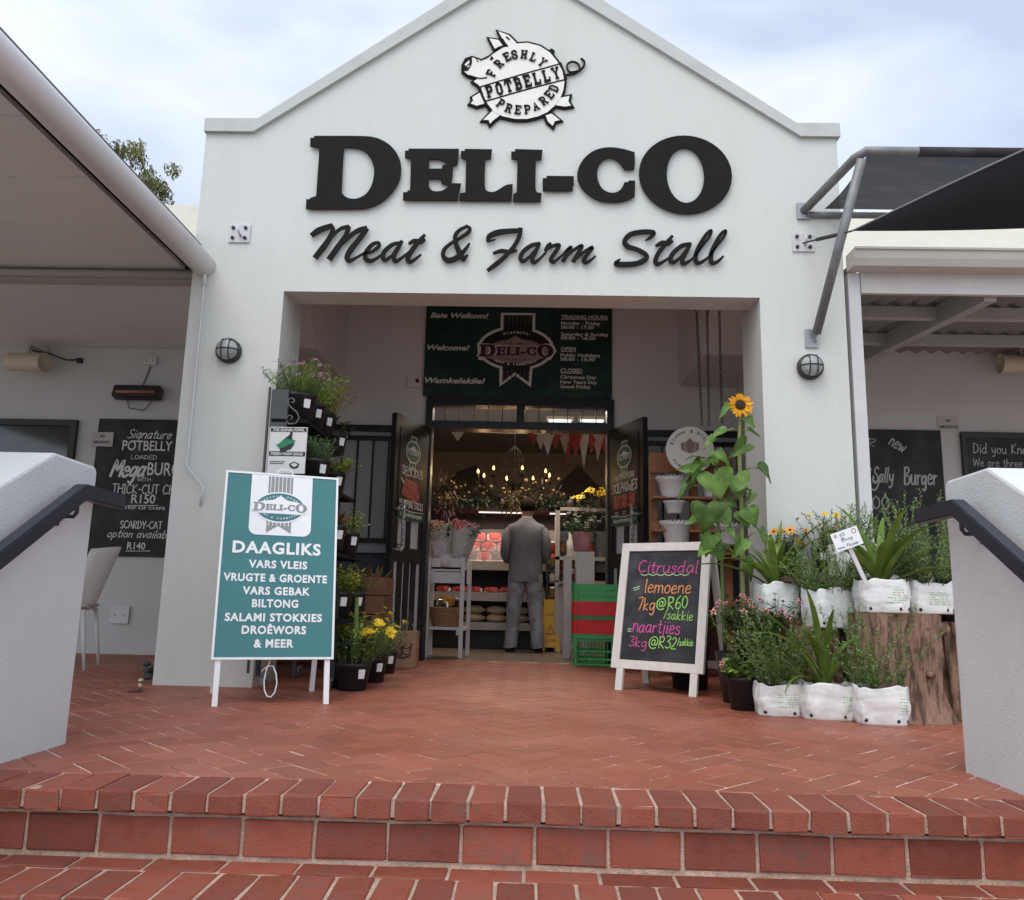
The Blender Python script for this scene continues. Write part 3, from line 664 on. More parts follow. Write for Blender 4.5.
# ================================================================== STAIR WALLS AND HANDRAILS
PARA = M('stair_wall_plaster', (.62,.632,.62), .8, .05, 2, .35, 130, col2=(.50,.51,.50), mask=(.45,.8))
DRK = M('handrail_paint', (.028,.030,.040), .38, .2, 10)
for side, x0, lab, lab2 in ((-1, -1.79, 'white plastered stair wall with sloping top on the left of the steps', 'dark flat handrail on the wall left of the brick steps'),
                      (1, 1.62, 'white plastered stair wall with sloping top on the right of the steps', 'dark flat handrail on the wall right of the brick steps')):
    yf = 3.30 if side < 0 else 3.24; yk = yf-.31
    prof = [(yf,-.8),(yf,1.065),(yf-.02,1.085),(yk,1.092),(yk-1.6,1.092-1.6*.56),(yk-1.6,-.8)]
    mb = MB(); mb.poly(Frame((x0,0,0),(0,1,0),(0,0,1),(-side,0,0)), [prof], 0)
    mb = MB(); fr = Frame((x0, 0, 0), (0,-1,0), (0,0,1), (1,0,0)) if side < 0 else Frame((x0,0,0), (0,1,0), (0,0,1), (-1,0,0))
    s_ = -1 if side < 0 else 1
    bmx = bmesh.new(); vs = [bmx.verts.new((x0, p[0], p[1])) for p in prof]+[bmx.verts.new((x0+side*.34, p[0], p[1])) for p in prof]
    k = len(prof); bmx.faces.new(vs[:k]); bmx.faces.new(vs[k:][::-1])
    for i in range(k): bmx.faces.new((vs[(i+1)%k], vs[i], vs[k+i], vs[k+(i+1)%k]))
    bmesh.ops.recalc_face_normals(bmx, faces=bmx.faces[:])
    bmesh.ops.bevel(bmx, geom=bmx.edges[:], offset=.012, segments=2, affect='EDGES', profile=.5)
    bmx.verts.index_update(); mb.add([v.co.copy() for v in bmx.verts], [[v.index for v in f.verts] for f in bmx.faces]); bmx.free()
    o = obj('stair_wall', mb, PARA); tag(o, lab, 'wall')
    xr = x0-side*.075; ya = yf+.06; kk = yf-.235; zr = .945
    hr = thing('handrail', lab2, 'handrail', (xr, yf, .9))
    m1 = MB(); wd, ht = .05, .057
    pth = [(ya, zr+.005), (kk, zr+.01), (kk-1.5, zr+.01-1.5*.61)]
    top = []; n2 = len(pth)
    dirs = [Vector((pth[i+1][0]-pth[i][0], pth[i+1][1]-pth[i][1])).normalized() for i in range(n2-1)]
    vs = []
    for i, p in enumerate(pth):
        dd = dirs[0] if i == 0 else dirs[-1] if i == n2-1 else (dirs[0]+dirs[1]).normalized()
        nn = Vector((dd.y, -dd.x)); kf = 1 if i in (0, n2-1) else 1/max(.5, nn.dot(Vector((dirs[0].y, -dirs[0].x))))
        for sx, sz in ((-1,-1),(1,-1),(1,1),(-1,1)):
            vs.append((xr+sx*wd/2, p[0]+nn.x*sz*ht/2*kf, p[1]+nn.y*sz*ht/2*kf))
    fs = [(0,1,2,3),(11,10,9,8)]
    for i in range(2):
        for q_ in range(4): fs.append((4*i+q_, 4*i+4+q_, 4*i+4+(q_+1)%4, 4*i+(q_+1)%4))
    bmx = bmesh.new(); bv = [bmx.verts.new(v) for v in vs]
    for f in fs: bmx.faces.new([bv[i] for i in f])
    bmesh.ops.recalc_face_normals(bmx, faces=bmx.faces[:]); bmesh.ops.bevel(bmx, geom=bmx.edges[:], offset=.004, segments=2, affect='EDGES')
    bmx.verts.index_update(); m1.add([v.co.copy() for v in bmx.verts], [[v.index for v in f.verts] for f in bmx.faces]); bmx.free()
    obj('rail', m1, DRK, hr)
    for yb in (kk-.02, kk-1.2):
        zb = zr+.01-max(0, kk-yb)*.61-.03
        bk = MB(); bk.tube([(xr, yb, zb), (xr, yb, zb-.04), (xr+side*.01, yb, zb-.055), (x0-side*.004, yb, zb-.055)], .008, 8); bk.lathe([(0,0),(.024,0),(.024,.006),(0,.006)], (x0-side*.0045, yb, zb-.055), 12, (-side,0,0)); bk.tube([(x0-side*.004, yb, zb-.055),(x0-side*.004, yb, zb-.09)], .009, 6)
        obj('bracket', bk, DRK, hr)
# ================================================================== RAISED SIGN LETTERS
LET = M('letter_black', (.013,.012,.0115), .75, .1, 10, .1, 60, spec=.12)
lf = wallframe(YG-.03)
t = thing('sign_lettering', 'huge black raised slab letters across the gable wall', 'sign', (-.13, YG, 3.3))
for lp in DELI_PX:
    mb = MB(); mb.poly(lf, [[lf.px(*p) for p in l] for l in lp], .011)
    for lx in (.35, .65):   # fixing studs
        xs = [lf.px(*p) for p in lp[0]]
        x0, x1 = min(a for a, b in xs), max(a for a, b in xs); zz = xs[0][1]
    obj('letter', mb, LET, t)
def cr(x0, y0, sc): return lambda pts: [(x0+a/sc, y0+b/sc) for a, b in pts]
A = cr(300,215,10.24); B = cr(390,215,10.24); Cc = cr(480,215,8.533); D = cr(605,215,7.877)
WORDS = {
'Meat': [(A([(125,200),(180,160),(250,130),(318,108)]), 10.24, (50,62,58,50)), (A([(322,112),(335,150),(300,235),(235,330),(160,425)]), 10.24, (40,46,50,60,55)),
  (A([(300,245),(350,190),(420,135),(490,120)]), 10.24, (28,30,36,46)), (A([(495,125),(465,210),(390,320),(305,440)]), 10.24, (46,44,58,60)),
  (A([(430,290),(540,190),(610,150),(672,135)]), 10.24, (28,42,50,52)), (A([(676,145),(600,250),(520,350),(480,430),(500,468),(565,440),(650,392)]), 10.24, (52,50,58,52,40,28,22)),
  (A([(650,395),(740,370),(808,315),(800,282),(740,300),(680,370),(668,440),(720,468),(780,445),(835,405)]), 10.24, (22,30,34,32,38,44,50,44,30,20)),
  (A([(1030,285),(950,300),(870,365),(845,430),(875,458),(940,415),(1010,345)]), 10.24, (34,40,46,46,40,26,22)), (B([(118,270),(85,330),(40,410),(48,468),(95,455),(190,380)]), 10.24, (36,42,48,44,32,20)),
  (B([(352,205),(280,285),(205,390),(180,450),(205,478),(260,450),(315,405)]), 10.24, (28,44,50,50,42,30,18)), (B([(195,292),(245,268),(310,272),(352,250)]), 10.24, (24,50,56,30))],
'and sign': [(B([(812,290),(770,350),(690,430),(600,462),(545,420),(555,350),(620,290),(690,248)]), 10.24, (20,34,56,58,44,40,32,30)), (B([(670,262),(730,225),(800,175),(818,135),(780,112)]), 10.24, (28,34,38,34,30)), (B([(790,113),(715,150),(668,210),(675,290),(710,380),(755,450)]), 10.24, (28,36,42,48,58,50)), (B([(755,455),(790,410)]), 10.24, (36,24))],
'Farm': [(Cc([(65,222),(80,180),(150,148),(250,135),(345,130)]), 8.533, (24,46,52,44,40)), (Cc([(345,118),(335,180),(290,265),(215,350),(140,415),(70,468)]), 8.533, (40,36,36,34,42,30)), (Cc([(118,325),(180,305),(250,312),(308,300)]), 8.533, (24,36,34,22)), (Cc([(70,222),(130,208)]), 8.533, (16,8)),
  (Cc([(505,245),(440,258),(370,310),(345,365),(370,393),(425,350),(495,270)]), 8.533, (34,36,36,38,34,22,20)), (Cc([(505,245),(470,320),(445,375),(460,402),(505,378),(560,320)]), 8.533, (30,34,38,32,24,18)),
  (Cc([(560,300),(580,260),(602,240)]), 8.533, (30,30,20)), (Cc([(572,285),(625,262),(676,258),(640,320),(605,375),(625,400),(660,378),(715,330)]), 8.533, (30,30,34,34,38,32,22,18)),
  (Cc([(700,345),(740,300),(778,272),(745,330),(712,388)]), 8.533, (18,22,30,34,36)), (Cc([(718,375),(790,305),(870,260),(840,320),(798,392)]), 8.533, (18,24,32,34,36)), (Cc([(805,385),(880,320),(960,275),(920,330),(885,385),(905,405),(945,385),(985,350)]), 8.533, (18,24,32,34,36,30,22,14))],
'Stall': [(D([(322,198),(368,165),(380,135),(290,132),(200,152),(155,205),(180,245),(260,272),(320,310),(322,345),(250,380),(150,388),(85,382),(118,348)]), 7.877, (10,30,38,40,40,38,38,36,38,40,42,44,38,12)),
  (D([(530,165),(470,235),(415,310),(398,365),(420,385),(465,362),(512,330)]), 7.877, (22,34,36,36,32,22,16)), (D([(405,240),(450,218),(490,222),(530,205)]), 7.877, (22,38,40,22)),
  (D([(672,228),(610,240),(545,290),(515,345),(538,372),(590,335),(650,260)]), 7.877, (30,34,36,38,32,20,18)), (D([(670,232),(635,300),(610,350),(622,382),(665,362),(718,318)]), 7.877, (28,34,36,32,22,16)),
  (D([(712,322),(770,240),(825,165),(838,120),(800,150),(745,240),(715,315),(722,372),(765,368),(830,320)]), 7.877, (16,18,24,20,28,34,36,34,26,16)), (D([(825,322),(880,245),(940,165),(952,122),(915,150),(862,240),(835,315),(842,375),(885,368),(932,325)]), 7.877, (16,18,24,20,28,34,36,34,26,14))]}
t = thing('script_lettering', 'brown black brush script lettering under the big slab letters', 'sign', (-.13, YG, 2.9))
for wname, sts in WORDS.items():
    mb = MB()
    for k, (pts, sc, ws) in enumerate(sts):
        q = [lf.px(*p) for p in pts]; pxm = (lf.px(600,240)[0]-lf.px(500,240)[0])/100
        mb.stroke(lf, q, [a/sc*pxm for a in ws], .0003*k, .011, 5)
    obj('word', mb, LET, t)
# ================================================================== PIG EMBLEM
PC = lambda pts: [(440+a/6.4, 20+b/6.4) for a, b in pts]
t = thing('pig_emblem', 'round white pig shaped plaque with black outline above the big letters', 'emblem', (.0, YG, 4.4))
pf = wallframe(YG-.022)
def PP(pts): return [pf.px(*p) for p in PC(pts)]
def ccw(P_): return P_ if sum(P_[i][0]*P_[(i+1)%len(P_)][1]-P_[(i+1)%len(P_)][0]*P_[i][1] for i in range(len(P_))) > 0 else P_[::-1]
def grow(P_, d):
    P_ = ccw(P_); n = len(P_); out = []
    for i in range(n):
        a, b, c_ = Vector(P_[i-1]), Vector(P_[i]), Vector(P_[(i+1)%n])
        d1, d2 = (b-a).normalized(), (c_-b).normalized(); n1, n2 = Vector((d1.y,-d1.x)), Vector((d2.y,-d2.x)); nn = n1+n2
        if nn.length < .2: nn = n1
        nn = nn.normalized()*min(1.7, 1/max(.45, nn.normalized().dot(n1)))
        out.append(tuple(b+nn*d))
    return out
body = [(330,225),(400,180),(495,152),(560,147),(640,168),(705,210),(750,265),(785,330),(797,400),(790,450),(775,490),(740,545),(690,590),(630,618),(560,635),(480,635),(400,618),(330,580),(285,520),(262,450),(250,420),(275,340)]
head = [(345,215),(300,245),(262,262),(240,252),(205,240),(170,252),(150,290),(150,330),(185,355),(245,372),(215,395),(258,425),(330,380)]
ears = [[(372,72),(440,98),(490,148),(485,185),(440,170),(400,125)], [(315,118),(375,128),(408,170),(352,190)]]
feet = [[(255,465),(205,495),(212,515),(195,535),(235,550),(285,535)], [(345,570),(275,640),(310,640),(320,665),(345,640),(385,610)], [(755,500),(830,485),(822,520),(840,548),(800,555),(735,545)], [(675,610),(715,598),(768,640),(735,648),(722,678),(690,650)]]
DKP = M('emblem_black', (.014,.013,.012), .8, spec=.1); CRP = M('emblem_white', (.74,.71,.66), .55, .05, 12)
bp_ = MB(); lay = 0
for k, pl in enumerate([body, head]+ears+feet): bp_.poly(pf, [grow(PP(pl), .016)], .012, -.002-.0007*k)
tail = PP([(805,350),(870,335),(915,300),(925,265),(905,245)]); tail2 = PP([(880,325),(830,330),(812,290),(840,265),(880,275),(895,310),(870,338)])
px1 = .0011
bp_.stroke(pf, tail, .013, 0, .012, 4); bp_.stroke(pf, tail2, .011, .0005, .012, 4)
bp_.poly(pf, [ccw(PP([(690,195),(715,180),(735,195),(720,225)]))], .02, -.0012); bp_.poly(pf, [ccw(PP([(608,150),(660,185),(640,200)]))], .02, -.0016)
obj('backing_plate', bp_, DKP, t)
fp = MB()
for k, pl in enumerate([body, head]+ears+feet): fp.poly(pf, [grow(PP(pl), -.001)], .004, .004-.0005*(k if k > 1 else 0) - (.0003 if k == 1 else 0))
obj('pig_plate', fp, CRP, t)
ln = MB(); o1 = .0056
for pts, wd in ((PP([(255,432),(500,358),(772,282)]), .0085), (PP([(285,525),(545,450),(808,382)]), .0085), (PP([(255,432),(268,480),(290,525)]), .012), (PP([(772,278),(790,330),(808,382)]), .011),
    (PP([(405,168),(380,178),(352,192)]), .009), (PP([(400,125),(418,155),(430,172)]), .008), (PP([(425,112),(445,128)]), .008), (PP([(232,250),(245,272)]), .005), (PP([(258,262),(300,245),(330,222)]), .006),
    (PP([(190,358),(250,376),(300,372)]), .007), (PP([(262,450),(290,525),(330,580)]), .008)):
    ln.stroke(pf, pts, wd*1.35, o1, 0, 3); o1 += .0002
ln.poly(pf, [ccw(PP([(318,258),(330,232),(345,250),(328,262)]))], 0, o1)
ln.poly(pf, [ccw(PP([(205,240),(205,280),(182,325),(152,332),(143,300),(165,258)]))], 0, o1)
ln.m = 1
for e in ([(178,270),(190,262),(188,280),(165,300),(158,288)], [(172,305),(188,290),(185,308)]): ln.poly(pf, [ccw(PP(e))], 0, o1+.0006)
ln.m = 0
def emblem_word(word, pos, hgt, wd, xs_=.86):
    for ch, (a, b, ang) in zip(word, pos):
        x, y = PP([(a, b)])[0]; hh = hgt
        f = pf.sub(x, y, hh, R(ang), o1+.001); slab_glyph(ln, Frame(f(-.4*xs_, -.5), f.u*xs_, f.v, f.n), ch, wd)
mpx = abs(PP([(0,0)])[0][0]-PP([(100,0)])[0][0])/100
emblem_word('FRESHLY', [(330,345,68),(377,285,48),(430,240,28),(477,227,12),(538,226,-6),(600,243,-20),(655,276,-38)], 52*mpx, .27)
emblem_word('PREPARED', [(390,540,-32),(440,570,-18),(500,580,-6),(560,577,6),(612,555,20),(662,522,36),(700,482,52),(728,442,68)], 52*mpx, .26)
emblem_word('POTBELLY', [(318+60.5*i, 462-16.6*i, 15.5) for i in range(8)], 72*mpx, .29, .68)
obj('emblem_lettering', ln, [DKP, CRP], t)
# ================================================================== BULKHEAD LIGHTS, WALL PLATES
GLB = M('frosted_glass', (.33,.34,.32), .3, .25, 18, spec=.6)
DGM = M('dark_cast_metal', (.035,.036,.034), .5, .2, 20)
def bulkhead(px, py, lab):
    c = onY(px, py, YG); t = thing('bulkhead_light', lab, 'wall light', (c.x, YG, c.z), 'round caged bulkhead lights on the pillars')
    b = MB(); b.lathe([(0,0),(.082,0),(.086,.01),(.086,.04),(.074,.05),(.07,.05)], (c.x, YG-.001, c.z), 32, (0,-1,0)); obj('base', b, DGM, t)
    g_ = MB(); g_.lathe([(.07,.045),(.068,.065),(.055,.085),(.03,.098),(.0,.101)], (c.x, YG-.001, c.z), 28, (0,-1,0)); obj('glass_dome', g_, GLB, t)
    k = MB()
    for s_ in (-.026, .026):
        pts = [(c.x+s_+0, YG-.05-.058*math.sin(a)**.8 if 0 < a < math.pi else YG-.05, c.z+.074*math.cos(a)) for a in [math.pi*i/10 for i in range(11)]]
        k.tube(pts, .004, 6)
    k.tube([(c.x+.074*math.cos(a), YG-.05-(.058*math.sin(a)**.8 if 0 < a < math.pi else 0), c.z) for a in [math.pi*i/10 for i in range(11)]], .004, 6)
    obj('cage', k, DGM, t)
bulkhead(230, 352, 'round caged bulkhead light on the left pillar beside the crank rod')
bulkhead(809, 368, 'round caged bulkhead light on the right pillar below the awning strut')
for px, py, lab in ((240, 234, 'white square steel fixing plate with four bolts on the left of the gable'), (803, 243, 'white square steel fixing plate holding the sail turnbuckle')):
    c = onY(px, py, YG); t = thing('fixing_plate', lab, 'bracket', (c.x, YG, c.z), 'square steel plates bolted to the gable')
    b = MB(); b.box((c.x, YG-.006, c.z), (.15, .012, .135), bev=.003); b.tube([(c.x+.01, YG-.01, c.z-.02), (c.x+.01, YG-.05, c.z-.01), (c.x, YG-.06, c.z+.03)], .009, 8); obj('plate', b, M('plate_white', (.55,.54,.54), .5, .1, 30), t)
    for sx in (-.045, .042):
        for sz in (-.035, .04):
            n_ = MB(); n_.lathe([(0,.012),(.013,.012),(.013,0)], (c.x+sx, YG-.012, c.z+sz), 6, (0,-1,0)); obj('bolt', n_, DGM, t)
# awning crank rod down the left pillar
q = [onY(*p, YG-.03) for p in ((205,272),(204,285),(188,455),(186,466),(200,482),(203,488),(200,506))]
mb = MB(); mb.tube(q, .007, 8); mb.tube([q[0]+Vector((0,0,.03)), q[1]], .014, 8)
tag(obj('crank_rod', mb, M('crank_white', (.6,.6,.58), .4)), 'thin white crank rod hanging down the left pillar', 'crank rod')
# ================================================================== ENTRANCE BANNER
c0, c1 = onY(427,307,YB-.04), onY(612,398,YB-.04)
bx0, bx1, bz0, bz1 = -1.115, .775, 2.575, 3.53
t = thing('entrance_banner', 'dark green welcome banner with a rosette and trading hours above the shop doors', 'sign', ((bx0+bx1)/2, YB-.05, bz0))
bf = Frame((bx0, YB-.035, bz0), (1,0,0), (0,0,1), (0,-1,0)); W_, H_ = bx1-bx0, bz1-bz0
mb = MB(); mb.box(((bx0+bx1)/2, YB-.018, (bz0+bz1)/2), (W_, .034, H_)); obj('board', mb, M('banner_green', (.008,.034,.026), .4, .35, 2.5, col2=(.013,.05,.038)), t)
mb = MB(); pg = MB()
def B2(px, py): return ((px-115)/795*W_, H_-(py-28)/380*H_)     # from the enlarged view of the banner
S_ = W_/795
for s_, x, y, h, wd in (('Baie Welkom!',133,82,20,250),('Welcome!',125,218,20,180),('Wamkelekile!',120,355,21,256)):
    X, Y = B2(x, y); mb = MB(); text(mb, bf, s_, X, Y, h*S_*1.15, wd*S_, 'l', .03, .25, off=.003); obj('greeting', mb, M('banner_print', (.74,.75,.71), .5), t)
for s_, y, h, wd in (('TRADING HOURS',78,14,198),('Monday - Friday',104,13,168),('08:00 - 17:30',121,13,140),('Saturday & Sunday',150,13,202),('08:00 - 16:30',166,13,146),('OPEN',213,14,64),('Public Holidays',238,13,166),('08:00 - 16:30',255,13,145),('CLOSED',303,15,92),('Christmas Day',329,13,152),('New Years Day',349,13,155),('Good Friday',368,13,128)):
    X, Y = B2(693, y); mb = MB(); text(mb, bf, s_, X, Y, h*S_*1.15, wd*S_, 'l', .025, 0, off=.003)
    if s_.isupper() and ':' not in s_: mb.rect(bf, X, Y-5*S_, X+wd*S_, Y-2.5*S_, .003)
    obj('text_line', mb, M('banner_print', (.74,.75,.71), .5), t)
pass
GREYR = M('ribbon_grey', (.20,.21,.2), .5); MAROON = M('print_maroon', (.06,.012,.014), .5); WPR = M('banner_white', (.74,.73,.69), .5); MTN = M('print_pink_grey', (.33,.24,.22), .5)
def big_badge(mb, f, idx, name_idx, scale_text=True):
    """rosette in units of the enlarged banner view, f maps them; idx = (ring, dark, stripe, mountain)"""
    ring, dark, stripe, mt_ = idx
    m = lambda pts: ccw([(x-503, -(y-215)) for x, y in pts])
    mb.m = ring
    mb.poly(f, [m([(435,48),(583,48),(583,140),(435,140)])], 0, .5*.004); mb.poly(f, [m([(435,290),(575,290),(570,375),(502,325),(437,375)])], 0, .0021)
    mb.poly(f, [_ell(-1,9,163,98,48)], 0, .0026); mb.poly(f, [m([(337,185),(345,260),(420,262),(600,262),(650,255),(675,215),(665,190)])], 0, .0028)
    mb.m = dark
    mb.poly(f, [m([(447,58),(571,58),(571,140),(447,140)])], 0, .0033); mb.poly(f, [m([(448,280),(565,280),(560,355),(502,310),(449,355)])], 0, .0034)
    mb.poly(f, [_ell(-1,9,150,86,48)], 0, .0038)
    mb.m = stripe
    for k in range(7):
        x = -52+k*17.5
        mb.poly(f, [[(x,112),(x+4,112),(x+4,155),(x,155)]], 0, .0044); mb.poly(f, [[(x,-120),(x+4,-120),(x+4,-90),(x,-90)]], 0, .0044)
    mb.m = mt_
    mb.poly(f, [m([(395,190),(440,172),(470,168),(500,150),(530,168),(570,170),(610,190),(640,200),(640,240),(560,270),(450,270),(365,245),(365,200)])], 0, .0046)
    mb.m = dark
    for k in range(6):
        for s_ in (-1, 1): mb.stroke(f, [(s_*(48+k*11)-1, 47-k*2.2), (s_*(42+k*12)-1, 28)], 2.2, .0052+.0001*k, 0, 1)
    text(mb, f, 'est 1884', -1, 26, 8, 66, 'c', .02, off=.0052); text(mb, f, '021 875 5174', -1, -44, 8, 92, 'c', .02, off=.0052)
    mb.m = ring; mb.poly(f, [m([(340,188),(345,258),(430,262),(600,260),(655,250),(668,215),(660,192),(600,186),(430,186)])], 0, .0056) if False else None
    mb.m = name_idx[0]; slab_name(mb, f, 0, -3, 332, off=.0060)
    mb.m = name_idx[1]; slab_name(mb, f, 1, -5, 318, off=.0066)
    mb.m = ring
    for k, ch in enumerate('·KLAPMUTS·'):
        a = R(118-k*6.2); f2 = f.sub(-1+math.cos(a)*128, 9+math.sin(a)*70, 1, math.atan2(70*math.cos(a), -128*math.sin(a)*-1)*0 + math.atan2(-70*math.cos(a)*-1*-1, 128*math.sin(a)), .0058); text(mb, f2, ch, 0, -5, 11, None, 'c', .03, off=0)
    for k, ch in enumerate('MEAT & FARMSTALL'):
        if ch == ' ': continue
        a = R(-130+k*5.4); f2 = f.sub(-1+math.cos(a)*130, 9+math.sin(a)*71, 1, math.atan2(71*math.cos(a), 130*-math.sin(a)), .0058); text(mb, f2, ch, 0, -5, 11, None, 'c', .03, off=0)
mb = MB(); X, Y = B2(503, 215); big_badge(mb, Frame(bf(X, Y), bf.u*S_, bf.v*S_, bf.n), (0,1,2,3), (0,4))
obj('rosette', mb, [WPR, M('rosette_black', (.012,.012,.013), .5), M('rosette_stripe', (.10,.09,.09), .5), MTN, MAROON], t)
# small alarm box beside the banner
c = onY(415, 383, YB); t = thing('alarm_box', 'small pale alarm box with a dark eye left of the welcome banner', 'alarm', (c.x, YB, c.z))
mb = MB(); mb.box((c.x, YB-.025, c.z), (.145, .05, .11), bev=.006); obj('case', mb, PORCH, t)
mb = MB(); mb.lathe([(.02,0),(.02,.006),(0,.008)], (c.x+.03, YB-.05, c.z+.01), 14, (0,-1,0)); obj('eye', mb, BLACK, t)
# ================================================================== CAFE WALL: BOARDS, HEATER, SPEAKER
def framed_board(name, lab, cat, x0, x1, z0, z1, Y, mats_board, frame=None, th=.03):
    t = thing(name, lab, cat, ((x0+x1)/2, Y, z0)); mb = MB(); mb.bx(x0, x1, Y-th, Y-.002, z0, z1); obj('board', mb, mats_board, t)
    return t, Frame((x0, Y-th, z0), (1,0,0), (0,0,1), (0,-1,0))
t, f = framed_board('menu_board', 'black menu board with white burger lettering on the left cafe wall', 'menu board', -4.26, -2.95, .905, 2.24, YC, CHALKB)
mb = MB()
def row(s_, px, py, h, wpx=None, wd=.13, slant=0, fn='hand', mbx=None, fr=None, bold=.01, sp=None):
    x, y = fr.px(px, py); k = fr.px(px+10, py)[0]-fr.px(px, py)[0]; k = k/10; mbx = MB()
    (hand(mbx, fr, s_, x, y, h*k, wpx*k if wpx else None, wd, .02, .003, slant) if fn == 'hand' else text(mbx, fr, s_, x, y, h*k, wpx*k if wpx else None, 'l', bold, slant, off=.003))
    obj('chalk_line', mbx, ROWM[0], t)
ROWM = [CHALKW]
for a in (('Signature',127,438,9,44,.1,.35),('LOADED',131,459,4,26,.13,0),('Mega',110,476,17,34,.14,.35),('WITH',137,481,3.4,14,.13,0),('THICK-CUT CHIPS',112,493,9,76,.11,0),('SCARDY-CAT',120,528,7,42,.13,0),('option available',107,537,8,66,.1,.3)):
    row(*a[:4], a[4], a[5], a[6], 'hand', mb, f)
for s_, px, py, h, w_ in (('POTBELLY',122,450,10,50),('BURGER',147,475,13,48),('R150',131,503,9,24),('R140',127,549,7,18),('STRIP OF CHIPS',121,509,3,44)): row(s_, px, py, h, w_, 0, 0, 'text', mb, f, .012)
for a, b, y in ((128,158,505.5),(126,150,551)):
    p, q = f.px(a, y), f.px(b, y); mb.stroke(f, [p, q], .006, .003, 0, 1)
obj('chalk_writing', mb, CHALKW, t)
# window of the cafe
t = thing('cafe_window', 'dark cafe window behind the left stair wall', 'window', (-5.2, YC, 1.1)); mb = MB()
for x0, x1, z0, z1 in ((-6.2,-4.47,2.16,2.22),(-6.2,-4.47,1.1,1.16),(-4.53,-4.47,1.16,2.16)): mb.bx(x0, x1, YC-.05, YC-.002, z0, z1)
obj('frame', mb, M('dark_frame', (.03,.028,.026), .5), t); mb = MB(); mb.bx(-6.2, -4.5, YC-.02, YC-.004, 1.1, 2.2); obj('pane', mb, M('dark_glass', (.01,.011,.011), .08, .3, 3, spec=.7), t)
PAPER = M('notice_paper', (.42,.40,.38), .7, .05, 8); INK = M('ink', (.05,.05,.05), .8)
def notice(name, lab, c, w_, h_, Y, lines, group=None, hs=.28):
    t = thing(name, lab, 'notice', (c.x, Y, c.z), group); mb = MB(); mb.bx(c.x-w_/2, c.x+w_/2, Y-.006, Y-.001, c.z-h_/2, c.z+h_/2); obj('sheet', mb, PAPER, t)
    f = Frame((c.x, Y-.006, c.z), (1,0,0), (0,0,1), (0,-1,0)); mb = MB()
    for k, s_ in enumerate(lines): text(mb, f, s_, 0, h_*.12-k*h_*.42, h_*.2, min(w_*.84, len(s_)*h_*.17), 'c', .02, off=.002)
    obj('print', mb, INK, t)
c = onY(104, 440, YC); notice('notice_card', 'pale no smoking card at the left edge of the burger menu board', c, .22, .14, YC-.034, ('NO','SMOKING'))
c = onY(948, 424, YC); notice('notice_card', 'pale no smoking card above the gap between two chalkboards', c, .21, .15, YC, ('NO','SMOKING'))
c = onY(142, 395, YC); t = thing('patio_heater', 'dark infrared bar heater mounted on the cafe wall above the menu board', 'heater', (c.x, YC, c.z))
mb = MB(); rm = Matrix.Rotation(R(-18), 3, 'X'); mb.box((c.x, YC-.09, c.z), (.46,.10,.125), rm, .015); mb.bar((c.x-.1, YC, c.z), (c.x-.1, YC-.08, c.z), .03, .05); mb.bar((c.x+.1, YC, c.z), (c.x+.1, YC-.08, c.z), .03, .05); obj('housing', mb, M('heater_black', (.03,.024,.022), .4), t)
mb = MB(); mb.tube([(c.x-.19, YC-.15, c.z-.005), (c.x+.19, YC-.15, c.z-.005)], .016, 10); obj('element', mb, M('heater_element', (.30,.13,.10), .4), t)
mb = MB(); mb.tube([(c.x+.0, YC-.03, c.z+.05),(c.x+.03, YC-.012, c.z+.18),(c.x+.06, YC-.01, c.z+.29)], .006, 6); mb.tube([(c.x-.12, YC-.05, c.z-.05),(c.x-.1, YC-.03, c.z-.14),(c.x+.04, YC-.02, c.z-.16),(c.x+.14, YC-.04, c.z-.05)], .006, 6); obj('cable', mb, M('cable_grey', (.12,.12,.12), .6), t)
def socket(px, py, lab, w_=.13, h_=.085):
    c = onY(px, py, YC); t = thing('wall_socket', lab, 'socket', (c.x, YC, c.z)); mb = MB(); mb.box((c.x, YC-.014, c.z), (w_,.026,h_), bev=.005); obj('plate', mb, M('socket_white', (.55,.54,.53), .4), t)
    mb = MB()
    for dx in (-.03, .03): mb.box((c.x+dx*w_/.13, YC-.0275, c.z), (.012,.003,.022))
    obj('switch', mb, M('socket_grey', (.2,.2,.2), .5), t)
socket(151, 361, 'white wall socket above the bar heater'); socket(121, 615, 'white double socket low on the cafe wall behind the chair', .17, .16)
def speaker(px, py, lab, dx, Y):
    c = onY(px, py, Y-.25); t = thing('wall_speaker', lab, 'speaker', (c.x, Y, c.z)); ax = Vector((1,-.12,-.04)).normalized()
    mb = MB(); mb.lathe([(0,-.19),(.08,-.19),(.088,-.18),(.088,.17),(.095,.175),(.095,.19),(.085,.192),(.08,.17),(0,.165)], c, 24, ax*dx); obj('barrel', mb, M('speaker_cream', (.50,.43,.31), .5, .06, 6), t)
    mb = MB(); mb.bar(c+Vector((0,0,.08)), c+Vector((0,0,.16)), .03, .03); mb.bar(c+Vector((0,0,.16)), (c.x, Y, c.z+.16), .03, .04); mb.box((c.x, Y-.01, c.z+.16), (.1,.02,.12)); obj('bracket', mb, M('speaker_bracket', (.4,.37,.32), .5), t)
    mb = MB(); mb.tube([c+Vector((.02*dx,.02,.12)), c+Vector((.14,.1,.12)), c+Vector((.25,.22,.09)), (c.x+.36, Y-.01, c.z+.1)], .008, 6); mb.box((c.x+.38, Y-.02, c.z+.09), (.05,.03,.05)); obj('cable', mb, BLACKP, t)
speaker(27, 362, 'cream barrel loudspeaker high on the left cafe wall', 1, YC); speaker(1022, 364, 'cream barrel loudspeaker on the right veranda wall', -1, YC)
